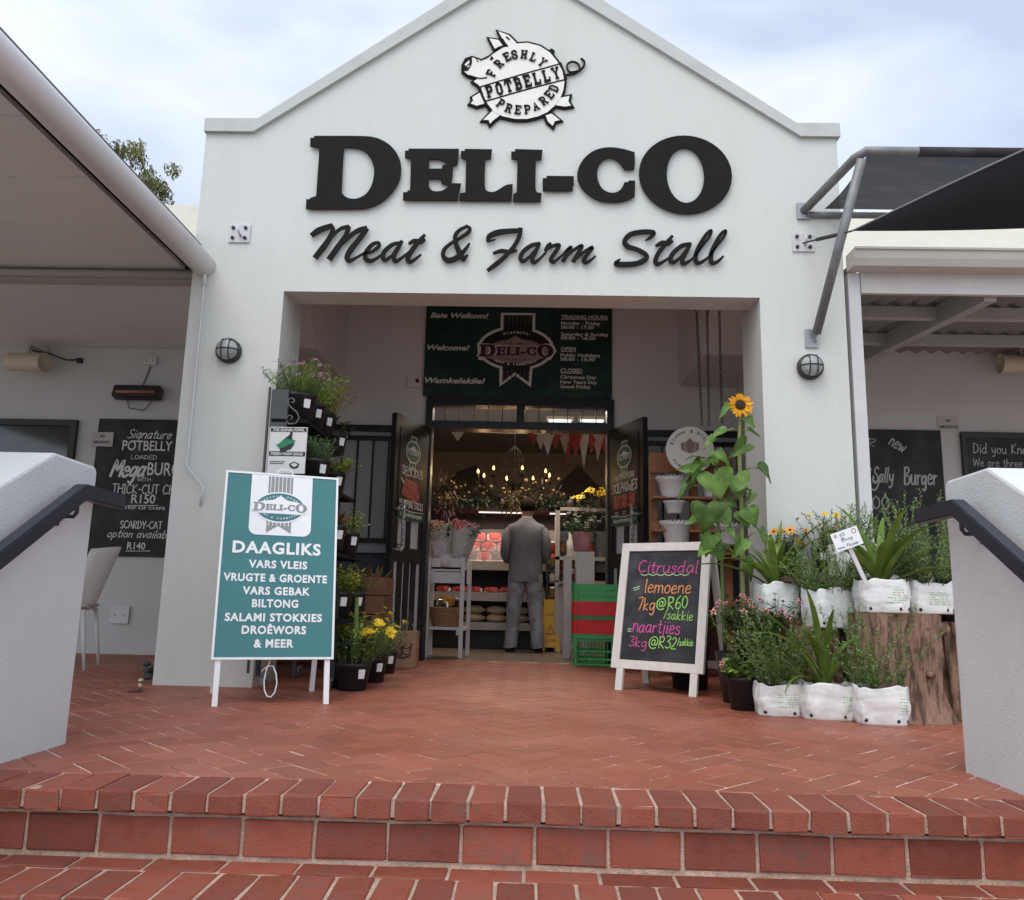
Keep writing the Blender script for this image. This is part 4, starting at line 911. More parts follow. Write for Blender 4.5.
# chalkboards on the right veranda wall
ROWM[0] = M('faint_chalk', (.38,.38,.37), .9, .3, 60)
t, f = framed_board('chalk_board', 'black chalkboard advertising a burger beside the right pillar', 'chalkboard', 2.63, 3.89, .9, 2.27, YC, CHALKB)
mb = MB()
for s_, px, py, h, w_, sl_ in (('OUR',843,446,8,32,.2),('Nelly',840,484,16,40,.2),('Sally',873,482,15,20,.25),('Burger',904,484,17,33,.1),('R60.00',840,508,13,50,0)): row(s_, px, py, h, w_, .1, sl_, 'hand', mb, f)
f2 = f.sub(*f.px(888, 444), 1, R(-32)); k = (f.px(898,444)[0]-f.px(888,444)[0])/10; hand(mb, f2, 'new', 0, 0, 13*k, 17*k, .1, .02, .003)
obj('chalk_writing', mb, M('faint_chalk', (.38,.38,.37), .9, .3, 60), t)
t, f = framed_board('chalk_board', 'dark framed chalkboard asking a question above the right stair wall', 'chalkboard', 4.12, 5.6, 1.2, 2.2, YC, CHALKB)
mb = MB()
for s_, px, py, h, w_ in (('Did you Know?',973,453,10,66),('We are three interesting',973,466,8,92),('people from the farm',973,478,8,80)): row(s_, px, py, h, w_, .09, .05, 'hand', mb, f)
mb = MB()
for x0, x1, z0, z1 in ((4.08,5.64,2.2,2.26),(4.08,4.12,1.2,2.2),(5.6,5.64,1.2,2.2)): mb.bx(x0, x1, YC-.045, YC-.002, z0, z1)
obj('frame', mb, M('dark_frame', (.03,.028,.026), .5), t)
# ================================================================== AWNING AND SHADE SAIL
CLOTH = M('shade_cloth', (.035,.035,.038), .85, .3, 3, .5, 260, col2=(.06,.06,.065), stretch=(1,6,1), alpha=.94)
SAIL = M('sail_cloth', (.016,.016,.019), .8, .2, 2, .3, 300)
TUBE = M('galvanised_tube', (.20,.20,.20), .5, .25, 9, metal=.4)
br = onY(803, 212, YG); el = onZ(861, 152, 3.43)
e2 = Vector((5.2, el.y, el.z)); b2 = Vector((5.2, YG-.03, br.z))
t = thing('awning', 'black shade cloth awning on a steel tube frame fixed right of the gable', 'awning', (br.x, YG, br.z))
s0 = onY(814, 339, YG)
mb = MB(); mb.tube([br+Vector((0,-.01,0)), br.lerp(el, .9), el+Vector((.03,-.01,0)), el+Vector((.12,-.01,-.0)), e2], .03, 12); obj('frame', mb, TUBE, t)
mb = MB(); mb.tube([br+Vector((0.02,-.02,-.03)), b2+Vector((0,0,-.03))], .022, 10); obj('rail', mb, TUBE, t)
mb = MB(); mb.tube([el+Vector((0,-.005,-.05)), s0+Vector((0,-.05,.02))], .03, 12); obj('strut', mb, TUBE, t)
for cpos, sz in ((br, (.09,.02,.12)), (s0+Vector((-.02,0,0)), (.085,.012,.13))):
    q = MB(); q.box((cpos.x, YG-sz[1]/2-.001, cpos.z), sz, bev=.003); q.bar((cpos.x+.02, YG, cpos.z), (cpos.x+.02, YG-.06, cpos.z), .008, .06); obj('bracket', q, STEEL, t)
cl = MB(); n = 16; vs = []; fs = []
for i in range(n+1):
    for j in range(n+1):
        a, b = i/n, j/n
        p = br.lerp(b2, a).lerp(el.lerp(e2, a), b) if False else (Vector((br.x+.13, br.y-.05, br.z-.0))).lerp(b2, a).lerp((el+Vector((.05,0,.0))).lerp(e2, a), b)
        p.z -= .10*math.sin(math.pi*b)*(.35+.65*min(1, a*3)) - .012*math.sin(a*30)*math.sin(math.pi*b)
        vs.append(p)
for i in range(n):
    for j in range(n): fs.append((i*(n+1)+j, (i+1)*(n+1)+j, (i+1)*(n+1)+j+1, i*(n+1)+j+1))
cl.add(vs, fs, True); cl.m = 0
cl.tube([el+Vector((.35,-.01,0)), e2], .031, 12)
obj('cloth', cl, CLOTH, t)
pl = onY(803, 243, YG-.06); tip = onY(852, 231, 4.95); far = onY(1075, 127, 3.6); far2 = onY(1090, 226, 3.9)
t = thing('shade_sail', 'black triangular shade sail stretched below the steel framed awning', 'shade sail', tip)
mb = MB(); n = 14; vs = []; fs = []
for i in range(n+1):
    for j in range(n+1):
        a, b = i/n, j/n; q = far.lerp(far2, b); q = q+Vector((-.05*math.sin(math.pi*b),0,0)); p = tip.lerp(q, max(a, .0))
        p.z += .012*math.sin(math.pi*a)*(b-.45)*(-1.4) ; p.y -= .03*math.sin(math.pi*a)*math.sin(math.pi*b)
        vs.append(p)
for i in range(n):
    for j in range(n): fs.append((i*(n+1)+j, (i+1)*(n+1)+j, (i+1)*(n+1)+j+1, i*(n+1)+j+1))
mb.add(vs, fs, True); obj('cloth', mb, SAIL, t)
mb = MB(); mb.tube([tip.lerp(far, k/10)+Vector((0,0,.0075*math.sin(math.pi*k/10))) for k in range(11)], .006, 6); obj('edge_rope', mb, M('rope_grey', (.22,.22,.23), .7), t)
mb = MB(); mb.tube([pl, pl.lerp(tip, .3)], .006, 6); mb.tube([pl.lerp(tip, .3), pl.lerp(tip, .75)], .014, 8); mb.tube([pl.lerp(tip, .75), tip], .006, 6); obj('turnbuckle', mb, DGM, t)
# ================================================================== PLANT BUILDERS
G_ROSE = leafmat('rosemary_leaf', (.145,.25,.06), .45, (.21,.29,.11)); G_STEM = M('green_stem', (.10,.12,.045), .6, .2, 20)
G_STRAP = leafmat('strap_leaf', (.13,.22,.035), .3, (.18,.27,.05), .25, .38)
G_SUN = leafmat('sunflower_leaf', (.095,.19,.035), .35, (.16,.26,.06), .3, .5); G_DARK = leafmat('dark_leaf', (.045,.10,.028), .4, (.065,.13,.035))
G_LIME = leafmat('lime_leaf', (.40,.46,.05), .4, (.27,.38,.05)); G_GREY = leafmat('grey_green_leaf', (.17,.30,.14), .35, (.22,.34,.18)); G_RED = leafmat('bronze_leaf', (.22,.075,.04), .4, (.12,.14,.045))
G_MID = leafmat('mid_leaf', (.15,.27,.055), .4, (.22,.33,.06))
P_PURP = leafmat('purple_flower', (.50,.22,.36), .4); P_PINK = leafmat('pink_flower', (.66,.25,.26), .3, transl=.2); P_YEL = leafmat('yellow_flower', (.75,.50,.02), .15, transl=.2)
P_ORG = leafmat('orange_flower', (.75,.32,.015), .2, transl=.2); P_BRN = M('flower_heart', (.045,.022,.012), .9, .4, 60); P_WHT = leafmat('white_flower', (.7,.7,.66), .15, transl=.2)
def rv(a=1): return Vector((rnd.uniform(-a,a), rnd.uniform(-a,a), rnd.uniform(-a,a)))
def blade(mb, p, d, L_, w_, bend=.0, n=3, fold=0):
    """a tapered leaf from p along d"""
    d = Vector(d).normalized(); s_ = d.cross(Vector((0,0,1)))
    if s_.length < .05: s_ = Vector((1,0,0))
    s_.normalize(); pts = []; p = Vector(p)
    vs = []; step = L_/n
    for i in range(n+1):
        t = i/n; wd = w_*(math.sin(math.pi*min(1, t*.85+.12))**.7 if t < 1 else .05)/2
        vs += [p-s_*wd, p+s_*wd]
        d = (d+Vector((0,0,-bend/n))).normalized(); p = p+d*step
    mb.add(vs, [(2*i, 2*i+1, 2*i+3, 2*i+2) for i in range(n)], True)
def strap(mb, p, az, L_, w_, el0, droop, n=12, twist=0):
    """long arching leaf with a folded midrib"""
    el = el0; p = Vector(p); vs = []; ss = Vector((-math.sin(az), math.cos(az), 0))
    for i in range(n+1):
        t = i/n; d = Vector((math.cos(az)*math.cos(el), math.sin(az)*math.cos(el), math.sin(el))); up = ss.cross(d)*-1
        wd = w_*.5*(1-.35*(1-t)**2)*(1-t**3.2) + .001
        c_ = ss*math.cos(twist*t)+up*math.sin(twist*t)
        vs += [p-c_*wd+up*wd*.45, p, p+c_*wd+up*wd*.45]
        p = p+d*L_/n; el -= droop/n*(.4+1.3*t)
    mb.add(vs, [f for i in range(n) for f in ((3*i, 3*i+1, 3*i+4, 3*i+3), (3*i+1, 3*i+2, 3*i+5, 3*i+4))], True)
def heart(mb, p, d, up, L_, w_, cup=.12):
    ph = rnd.uniform(0, 6.28); dr = rnd.uniform(.15, .5)
    """heart shaped leaf, p = stalk joint, d = direction to the tip"""
    d = Vector(d).normalized(); up = Vector(up); s_ = d.cross(up).normalized(); up = s_.cross(d).normalized()
    prof = [(-.16,.0,.30),(-.10,.02,.47),(.05,.0,.58),(.22,.0,.55),(.42,.0,.44),(.62,.0,.30),(.8,.0,.16),(.93,.0,.06),(1.0,0,.0)]
    vs = []; K = 5
    for i, (t, _, h_) in enumerate(prof):
        mid = max(t, 0) if i else .0
        for k in range(-K, K+1):
            q = k/K; tt = t if abs(q) > .4 else (t if t > 0 else t*abs(q)*1.5)
            z = cup*abs(q)**1.3*h_*1.2 - dr*t*t*(1+.3*abs(q)) + rnd.uniform(-.014,.014) + .045*abs(q)**2*math.sin(i*1.9+ph+(2 if q > 0 else 0)) - (.018 if k == 0 else 0) + .012*math.cos(i*3.1+abs(q)*6)
            vs.append(Vector(p)+d*(tt*L_)+s_*(q*h_*w_)+up*(z*L_))
    n = 2*K+1
    mb.add(vs, [(i*n+k, i*n+k+1, (i+1)*n+k+1, (i+1)*n+k) for i in range(len(prof)-1) for k in range(2*K)], True)
def rosemary(root, c, rad, hgt, n=55, mat=G_ROSE, name='foliage', needle=.027, dens=1.25, lean=(0,0), wid=.0065, upr=1.0):
    mb = MB(); c = Vector(c)
    for i in range(n):
        a = rnd.uniform(0, 2*math.pi); r0 = rad*.45*math.sqrt(rnd.random()); p = c+Vector((math.cos(a)*r0, math.sin(a)*r0, 0))
        out = Vector((math.cos(a), math.sin(a), 0))*rnd.uniform(.1, .95)/upr; d = (out+Vector((lean[0], lean[1], 1))).normalized(); L_ = hgt*rnd.uniform(.55, 1.08)
        k = max(4, int(L_/.03)); pts = [p]
        for j in range(k):
            d = (d+Vector((rnd.uniform(-.12,.12), rnd.uniform(-.12,.12), .05*upr-.02))).normalized(); pts.append(pts[-1]+d*L_/k)
        mb.m = 0; mb.tube(pts, [.0022*(1-.6*j/k) for j in range(k+1)], 3, False); mb.m = 1
        nn = int(L_/.0085*dens)
        for j in range(nn):
            t = (j+rnd.random())/nn; t = max(.12, t); q = t*k; i0 = min(int(q), k-1); pp = pts[i0].lerp(pts[i0+1], q-i0); dd = (pts[i0+1]-pts[i0]).normalized()
            az = rnd.uniform(0, 2*math.pi); sd = dd.orthogonal().normalized(); sd = (Matrix.Rotation(az, 3, dd) @ sd)
            nd = (dd*rnd.uniform(.5,1.1)+sd).normalized(); ln_ = needle*rnd.uniform(.7,1.2)*(1.1-.4*t); w2 = nd.cross(rv()).normalized()*wid/2
            mb.add([pp-w2*.6, pp+w2*.6, pp+nd*ln_*.6+w2, pp+nd*ln_, pp+nd*ln_*.6-w2], [(0,1,2,3,4)])
    return obj(name, mb, [G_STEM, mat], root)
def leafy(root, c, rad, hgt, n, ll, lw, mat, name='foliage', flowers=None, fn=0, droop=.5, per=9, spread=1.0, petals=5, fsize=.014, heart_mat=None):
    mb = MB(); fb_ = MB(); c = Vector(c)
    for i in range(n):
        a = rnd.uniform(0, 2*math.pi); r0 = rad*.5*math.sqrt(rnd.random()); p = c+Vector((math.cos(a)*r0, math.sin(a)*r0, 0))
        d = (Vector((math.cos(a), math.sin(a), 0))*rnd.uniform(.0, 1.1)*spread*rad/max(hgt, .05)+Vector((0,0,1))).normalized(); L_ = hgt*rnd.uniform(.5, 1.05)
        pts = [p]; k = 5
        for j in range(k): d = (d+rv(.12)).normalized(); pts.append(pts[-1]+d*L_/k)
        mb.m = 0; mb.tube(pts, [.003*(1-.6*j/k) for j in range(k+1)], 4, False); mb.m = 1
        for j in range(per):
            t = .15+.85*(j+rnd.random())/per; q = t*k; i0 = min(int(q), k-1); pp = pts[i0].lerp(pts[i0+1], q-i0)
            az = rnd.uniform(0, 2*math.pi); blade(mb, pp, (math.cos(az), math.sin(az), rnd.uniform(-.1,1.0)), ll*rnd.uniform(.6,1.15), lw*rnd.uniform(.7,1.2), droop)
        if flowers and i < fn: flower(fb_, pts[-1]+Vector((0,0,fsize*.3)), (d+Vector((0,-.6,.2))+rv(.5)), fsize, petals)
    o = obj(name, mb, [G_STEM, mat], root)
    if flowers and fb_.f: obj('flowers', fb_, [flowers, heart_mat or P_BRN], root)
    return o
def flower(mb, p, d, r, petals=8, layers=1, heartr=.28, pw=.5):
    d = Vector(d).normalized(); u = d.orthogonal().normalized(); v = d.cross(u); p = Vector(p)
    mb.m = 0
    for l in range(layers):
        for k in range(petals):
            a = 2*math.pi*(k+.5*l)/petals+rnd.uniform(-.12,.12); e = u*math.cos(a)+v*math.sin(a); s_ = d.cross(e); rr = r*rnd.uniform(.85,1.1)*(1-.12*l); tl = rnd.uniform(-.05,.22)
            mb.add([p+e*rr*heartr*.6-s_*rr*.1, p+e*rr*heartr*.6+s_*rr*.1, p+e*rr*.65+s_*rr*pw*.42+d*rr*tl, p+e*rr+d*rr*tl*1.1, p+e*rr*.65-s_*rr*pw*.42+d*rr*tl], [(0,1,2,3,4)])
    mb.m = 1
    mb.lathe([(r*heartr,0),(r*heartr*.9,r*.09),(r*heartr*.5,r*.13),(0,r*.12)], p, 12, d)
def potted(name, lab, cat, c, r, h, group=None, mat=None, tagside=True, taper=.78, tagaz=None):
    """black nursery pot with soil and a white price tag; returns root and the soil point"""
    c = Vector(c); t = thing(name, lab, cat, c, group)
    mb = MB(); mb.lathe([(0,.003),(r*taper,.0),(r*.94,h*.86),(r*1.0,h*.87),(r*1.02,h),(r*.95,h),(r*.92,h*.9)], c, 24); obj('pot', mb, mat or BLACKP, t)
    mb = MB(); mb.lathe([(r*.93,h*.9),(r*.5,h*.93),(0,h*.94)], c, 16); obj('soil', mb, SOIL, t)
    if tagside:
        az = tagaz if tagaz is not None else R(-62); e = Vector((math.cos(az), math.sin(az), 0)); s_ = Vector((-e.y, e.x, 0)); rr = r*.98
        w2 = min(.021, r*.22); h2 = w2*1.35
        q = MB(); pts = []
        q.add([c+e*(rr*1.01)+s_*x*w2+Vector((0,0,h*.62+z*h2))-e*(abs(x)*w2*.2)+e*(z*.006) for x, z in ((-1,-1),(1,-1),(1,1),(-1,1))]+[c+e*(rr*.9)+s_*x*w2+Vector((0,0,h*.62+z*h2)) for x, z in ((-1,-1),(1,-1),(1,1),(-1,1))], [(0,1,2,3),(0,4,5,1),(1,5,6,2),(2,6,7,3),(3,7,4,0)])
        obj('price_tag', q, WHITEV, t)
    return t, c+Vector((0,0,h*.93))
# ================================================================== TEAL A-FRAME SIGN
WOODW = M('whitewashed_wood', (.66,.62,.56), .7, .10, 14, .3, 90, stretch=(1,1,.15), col2=(.52,.46,.38), mask=(.58,.8))
def aframe(basel, ang, Wd, tilt):
    a = onZ(*basel); u = Vector((math.cos(R(ang)), math.sin(R(ang)), 0)); nv = Vector((u.y, -u.x, 0)); v = (Vector((0,0,1))*math.cos(tilt)-nv*math.sin(tilt)).normalized()
    return Frame(a, u, v), Wd, nv
f, Wd, nv = aframe((211.5,706.5), 22, .607, R(12))
pz0 = (f.px(213,659)[1]+f.px(332,656)[1])/2; pz1 = (f.px(230,474)[1]+f.px(335,479)[1])/2
t = thing('sandwich_board', 'teal folding pavement sign with white Afrikaans text on white legs', 'pavement sign', f(Wd/2, 0))
TEAL = M('teal_print', (.045,.185,.19), .42, .06, 3); SGREY = M('print_grey', (.27,.27,.26), .5); STEALD = M('badge_teal', (.045,.17,.18), .45)
x0, x1 = -.010, Wd+.006
q = MB(); q.rect(f, x0, pz0, x1, pz1, .006, .006); o = obj('panel', q, TEAL, t)
q = MB()
for a, b, c_, e in ((x0-.012,pz0-.012,x0,pz1+.012),(x1,pz0-.012,x1+.012,pz1+.012),(x0,pz0-.012,x1,pz0),(x0,pz1,x1,pz1+.012)): q.rect(f, a, b, c_, e, .010, .02)
obj('edge_frame', q, WHITEV, t)
for xx in (0, Wd-.028):
    q = MB(); q.rect(f, xx, 0, xx+.028, pz1, -.001, .028); obj('leg', q, WHITE, t)
vb = (Vector((0,0,1))*math.cos(R(15))+nv*math.sin(R(15))).normalized(); top = f(0, pz1)
fb2 = Frame(top - vb*(top.z/vb.z) , f.u, vb)
for xx in (.0, Wd-.028):
    q = MB(); q.rect(fb2, xx, 0, xx+.028, pz1-.02, 0, .025); obj('rear_leg', q, WHITE, t)
q = MB(); q.rect(fb2, x0, pz0, x1, pz1-.02, -.03, .006); obj('rear_panel', q, M('board_back', (.30,.25,.22), .7), t)
q = MB(); hx0, hx1 = f.px(282,475)[0]-.0, f.px(305,475)[0]
hx0, hx1 = f.px(277,477)[0], f.px(293,477)[0]
q.tube([f(hx0, pz1+.0, 0), f(hx0+.004, pz1+.03, 0), f(hx0+.025, pz1+.042, 0), f(hx1-.025, pz1+.042, 0), f(hx1-.004, pz1+.03, 0), f(hx1, pz1, 0)], .005, 8); obj('handle', q, WHITE, t)
w1 = MB(); k = (f.px(290,560)[0]-f.px(280,560)[0])/10
wx0, wx1 = f.px(249,520)[0], f.px(311,520)[0]; wz0 = f.px(280,536)[1]; wz1 = pz1-.001; rr = .045
pts = [(wx0,wz1),(wx0,wz0+rr)]+[(wx0+rr-rr*math.cos(a), wz0+rr-rr*math.sin(a)) for a in [math.pi/2*i/6 for i in range(1,7)]]+[(wx1-rr+rr*math.sin(a), wz0+rr-rr*math.cos(a)) for a in [math.pi/2*i/6 for i in range(0,7)]]+[(wx1,wz1)]
w1.poly(f, [pts], 0, .0085)
bx_, by_ = f.px(280, 508)
fb3 = f.sub(bx_, by_, k, 0, .009)
w1.m = 1
w1.poly(fb3, [[(-13,34),(-13,14),(12,14),(12,34)]], 0, .001)
w1.poly(fb3, [[(-13,-10),(-13,-28),(-1,-20),(12,-28),(12,-10)]], 0, .001)
w1.m = 0
for q_ in range(6): w1.poly(fb3, [[(-11+q_*4,34),(-10.3+q_*4,34),(-10.3+q_*4,14),(-11+q_*4,14)]], 0, .0014); w1.poly(fb3, [[(-11+q_*4,-12),(-10.3+q_*4,-12),(-10.3+q_*4,-20),(-11+q_*4,-20)]], 0, .0014)
w1.poly(fb3, [_ell(0,0,26,17,40)], 0, .0016)
w1.m = 2; w1.poly(fb3, [_ell(0,0,24.5,15.5,40)], 0, .0022)
w1.m = 0; w1.poly(fb3, [[(-22,5),(-14,7),(-7,8),(0,13),(7,8),(14,7),(22,5),(22,-7),(-22,-7)]], 0, .0026); w1.rect(fb3, -29, -5.5, 28, 5, .003)
w1.m = 1; slab_name(w1, fb3, 0, -.6, 55, .0036)
w1.m = 0
for i, ch in enumerate('FRESHLY GROWN'):
    a = R(152-i*10.4)
    if ch != ' ': text(w1, fb3.sub(20.5*math.cos(a), 12.2*math.sin(a), 1, math.atan2(-12.2*math.cos(a)*-1*-1, 20.5*math.sin(a))), ch, 0, -.9, 1.9, None, 'c', .02, off=.0034)
for i, ch in enumerate('MEAT & FARMSTALL'):
    a = R(205+i*8.6)
    if ch != ' ': text(w1, fb3.sub(20.5*math.cos(a), 12.2*math.sin(a), 1, math.atan2(12.2*math.cos(a), -20.5*math.sin(a))), ch, 0, -.9, 1.9, None, 'c', .02, off=.0034)
o = obj('logo', w1, [WHITEV, SGREY, STEALD], t)
w2 = MB()
for s_, cx_, py, h_, wpx in (('DAAGLIKS',277,554,12,88),('VARS VLEIS',278,568.5,7.8,58),('VRUGTE & GROENTE',276,582,7.8,102),('VARS GEBAK',276.5,595,7.8,66),('BILTONG',275,607.5,7.8,45),('SALAMI STOKKIES',274,621.5,7.8,94),('DROÊWORS',274,634,7.8,62),('& MEER',273.5,647.5,7.8,38)):
    x, y = f.px(cx_, py); w2 = MB(); text(w2, f, s_, x, y, h_*k, wpx*k, 'c', .036, 0, 1.12, off=.0085); obj('text_line', w2, WHITEV, t)
q = MB(); c = f(Wd*.5-.02, pz0-.02, -.04); q.tube([c+Vector((0,0,.04)), c, c+Vector((-.015,0,-.05)), c+Vector((-.022,0,-.10)), c+Vector((-.016,0,-.15)), c+Vector((.0,0,-.18)), c+Vector((.022,0,-.185)), c+Vector((.042,0,-.16)), c+Vector((.050,0,-.11)), c+Vector((.042,0,-.06)), c+Vector((.022,0,-.02)), c+Vector((-.006,0,-.02)), c+Vector((-.04,0,-.05))], .004, 6); obj('cable_tie', q, WHITEV, t)
# ================================================================== CHALK A-BOARD
f, Wd, nv = aframe((615.5,690), -33.5, .576, R(12))
t = thing('chalk_sandwich_board', 'white framed chalk board standing open with coloured citrus prices', 'pavement sign', f(Wd/2, 0))
pz0 = (f.px(612,666)[1]+f.px(703,676)[1])/2; pz1 = (f.px(626,542)[1]+f.px(713,544)[1])/2
x0, x1 = -.047, .617; fw_ = .058
q = MB()
q.rect(f, x0, pz0, x0+fw_, pz1, .012, .03); q.rect(f, x1-fw_, pz0, x1, pz1, .012, .03); q.rect(f, x0+fw_, pz0, x1-fw_, pz0+fw_, .0118, .029); q.rect(f, x0+fw_, pz1-fw_, x1-fw_, pz1, .0118, .029)
obj('frame', q, WOODW, t)
q = MB(); q.rect(f, x0+fw_-.004, pz0+fw_-.004, x1-fw_+.004, pz1-fw_+.004, .001, .008); obj('slate', q, M('slate_black', (.022,.022,.025), .65, .3, 5, col2=(.055,.052,.056), mask=(.48,.75)), t)
for xx in (-.002, Wd-.046):
    q = MB(); q.rect(f, xx, 0, xx+.05, pz0, .010, .026); obj('leg', q, WOODW, t)
top = f(0, pz1); vb = (Vector((0,0,1))*math.cos(R(16))+nv*-1*-math.sin(R(16))*-1).normalized() if False else (Vector((0,0,1))*math.cos(R(15))+nv*math.sin(R(15))).normalized()
g_ = Frame(top-vb*(top.z/vb.z), f.u, vb)
q = MB(); q.rect(g_, x0, pz0, x0+.045, pz1-.01, -.03, .03); q.rect(g_, x1-.045, pz0, x1, pz1-.01, -.03, .03); q.rect(g_, x0+.045, pz0, x1-.045, pz0+.05, -.031, .027); obj('rear_frame', q, WOODW, t)
q = MB(); q.rect(g_, x0+.02, pz0+.01, x1-.02, pz1-.02, -.044, .006); obj('rear_panel', q, M('brown_hardboard', (.10,.045,.028), .6), t)
for xx in (x0+.003, x1-.053):
    q = MB(); q.rect(g_, xx, 0, xx+.05, pz0, -.03, .026); obj('rear_leg', q, WOODW, t)
CH = {'pink':M('chalk_pink', (.58,.09,.30), .85, .2, 60), 'orange':M('chalk_orange', (.70,.28,.10), .85, .2, 60), 'green':M('chalk_green', (.30,.62,.12), .85, .2, 60), 'mint':M('chalk_mint', (.40,.62,.30), .85, .2, 60)}
w1 = MB(); k = (f.px(670,600)[0]-f.px(660,600)[0])/10
Z = lambda x, y: (600+x/5, 530+y/5)
for s_, mi, x, y, h_, wpx, x2, y2 in (('Citrusdal',0,190,212,60,300,490,216),('lemoene',1,222,313,62,232,455,318),('7kg',1,188,398,60,88,276,400),('@R60',2,280,398,58,160,440,392),('/sakkie',2,318,445,44,146,465,452),('naartjies',0,162,508,62,236,400,522),('3kg',0,142,580,46,94,236,586),('@R32',2,240,586,52,142,382,596),('/sakkie',2,388,576,32,78,466,580)):
    p, q_ = f.px(*Z(x, y)), f.px(*Z(x2, y2)); rot = math.atan2(q_[1]-p[1], q_[0]-p[0]); ln_ = math.hypot(q_[0]-p[0], q_[1]-p[1])
    w1.m = mi; hand(w1, f.sub(p[0], p[1], 1, rot), s_, 0, 0, h_/5*k, ln_, .085 if h_ > 40 else .11, .035, .0032, .08)
w1.m = 3; w1.stroke(f, [f.px(*Z(205+i*20, 225+(3 if i%2 else -4))) for i in range(13)], .0055, .0034, 0, 3)
for a, b in (((168,292),(200,282)),((172,302),(198,292)),((140,494),(158,496)),((140,506),(156,507))): w1.stroke(f, [f.px(*Z(*a)), f.px(*Z(*b))], .006, .0036, 0, 1)
obj('chalk_writing', w1, [CH['pink'], CH['orange'], CH['green'], CH['mint']], t)
# ================================================================== GUINEA FOWL SIGN AND PLANT STAND
sx0, sx1, sy0, sy1 = -1.70, -1.22, 5.22, 6.1
t = thing('plant_stand', 'black stepped steel plant stand on castors just inside the left pillar', 'plant stand', (-1.45, 5.6, 0))
q = MB()
for x, y, h_ in ((-1.69,5.24,1.72),(-1.69,6.08,1.72),(-1.22,5.24,.62),(-1.22,6.08,.62),(-1.46,5.24,1.22),(-1.46,6.08,1.22)): q.bx(x-.012, x+.012, y-.012, y+.012, .08, h_)
for a in ((-1.69,5.24,1.72,-1.22,5.24,.62),(-1.69,6.08,1.72,-1.22,6.08,.62)): q.bar(a[:3], a[3:], .02, .02)
obj('frame', q, BLACKP, t)
TIERS = ((-1.72,-1.48,1.72),(-1.58,-1.34,1.30),(-1.50,-1.24,.86),(-1.42,-1.16,.44))
for x0, x1, z in TIERS:
    q = MB(); q.bx(x0, x1, 5.22, 6.1, z-.025, z); obj('shelf', q, M('matte_black', (.012,.012,.012), .9, .2, 10, spec=.1), t)
for x in (-1.66, -1.25):
    for y in (5.28, 6.04):
        q = MB(); q.lathe([(0,-.012),(.038,-.012),(.038,.012),(0,.012)], (x, y, .038), 16, (1,0,0)); q.box((x, y, .072), (.05,.04,.02)); obj('castor', q, M('castor_grey', (.2,.2,.2), .5), t)
f = Frame(onY(267,473,5.19), (1,0,0), (0,0,1), (0,-1,0)); gx1 = f.px(306,450)[0]; gz1 = f.px(287,427)[1]
t = thing('guinea_fowl_sign', 'small white hanging sign with a green and black guinea fowl above the teal board', 'sign', f(gx1/2, 0))
q = MB(); q.rect(f, 0, 0, gx1, gz1, 0, .012); obj('board', q, M('sign_white', (.62,.62,.60), .5, .04, 8), t)
w1 = MB(); zz = gz1
GP = lambda pts: ccw([(f.px(250+a/5, 360+b/5)) for a, b in pts])
w1.m = 0; w1.rect(f, .004, gz1-.032, gx1-.004, gz1-.006, .0015); w1.rect(f, .004, gz1*.37, gx1-.004, gz1*.37+.03, .0015)
w1.poly(f, [GP([(150,462),(148,440),(165,400),(190,380),(200,372),(203,352),(212,352),(214,368),(210,385),(215,400),(222,420),(205,445),(180,455),(162,465)])], 0, .0018)
w1.stroke(f, [f.px(250+175/5, 360+455/5), f.px(250+188/5, 360+465/5)], .004, .002, 0, 1)
w1.m = 1; w1.poly(f, [GP([(130,425),(150,415),(165,400),(185,395),(205,398),(228,402),(222,416),(195,422),(170,436),(148,442)])], 0, .0026)
w1.m = 0; w1.poly(f, [GP([(195,520),(220,508),(248,520),(240,538),(222,545),(200,536)])], 0, .002); w1.rect(f, gx1*.05, gz1*.2, gx1*.42, gz1*.215, .002); w1.rect(f, gx1*.05, gz1*.24, gx1*.46, gz1*.255, .002)
w1.m = 2; w1.poly(f, [GP([(203,522),(222,514),(240,524),(222,536)])], 0, .0026)
text(w1, f, 'THE GUINEA FOWL', gx1/2, gz1-.028, .018, gx1*.86, 'c', .03, off=.003); text(w1, f, 'FRESH FARM EGGS', gx1/2, gz1*.37+.006, .018, gx1*.86, 'c', .03, off=.003)
obj('print', w1, [M('print_black', (.02,.022,.02), .5), M('print_green', (.02,.20,.09), .5), M('sign_white', (.62,.62,.60), .5)], t)
q = MB(); SC = lambda pts: [f(*f.px(250+a/5, 360+b/5), .01) for a, b in pts]
q.tube(SC([(185,310),(200,322),(232,318),(248,290),(236,262),(210,242),(192,220),(196,198),(214,192),(226,204),(218,216),(208,212)]), .0055, 8); q.tube(SC([(185,310),(186,290),(200,278),(214,284),(212,296),(202,296)]), .005, 8)
obj('scroll_bracket', q, M('wrought_iron', (.10,.10,.10), .5), t)
q = MB(); a, b = onY(273,390,5.24), onY(287,428,5.24); q.bx(a.x, b.x, 5.22, 5.25, 1.66, a.z); q.bx(a.x-.02, a.x-.008, 5.21, 5.23, .1, 1.93); q.bx(a.x-.02, a.x+.02, 5.22, 5.24, 1.30, 1.34)
obj('post', q, M('dark_grey_slat', (.07,.075,.075), .6, .1, 6), t)
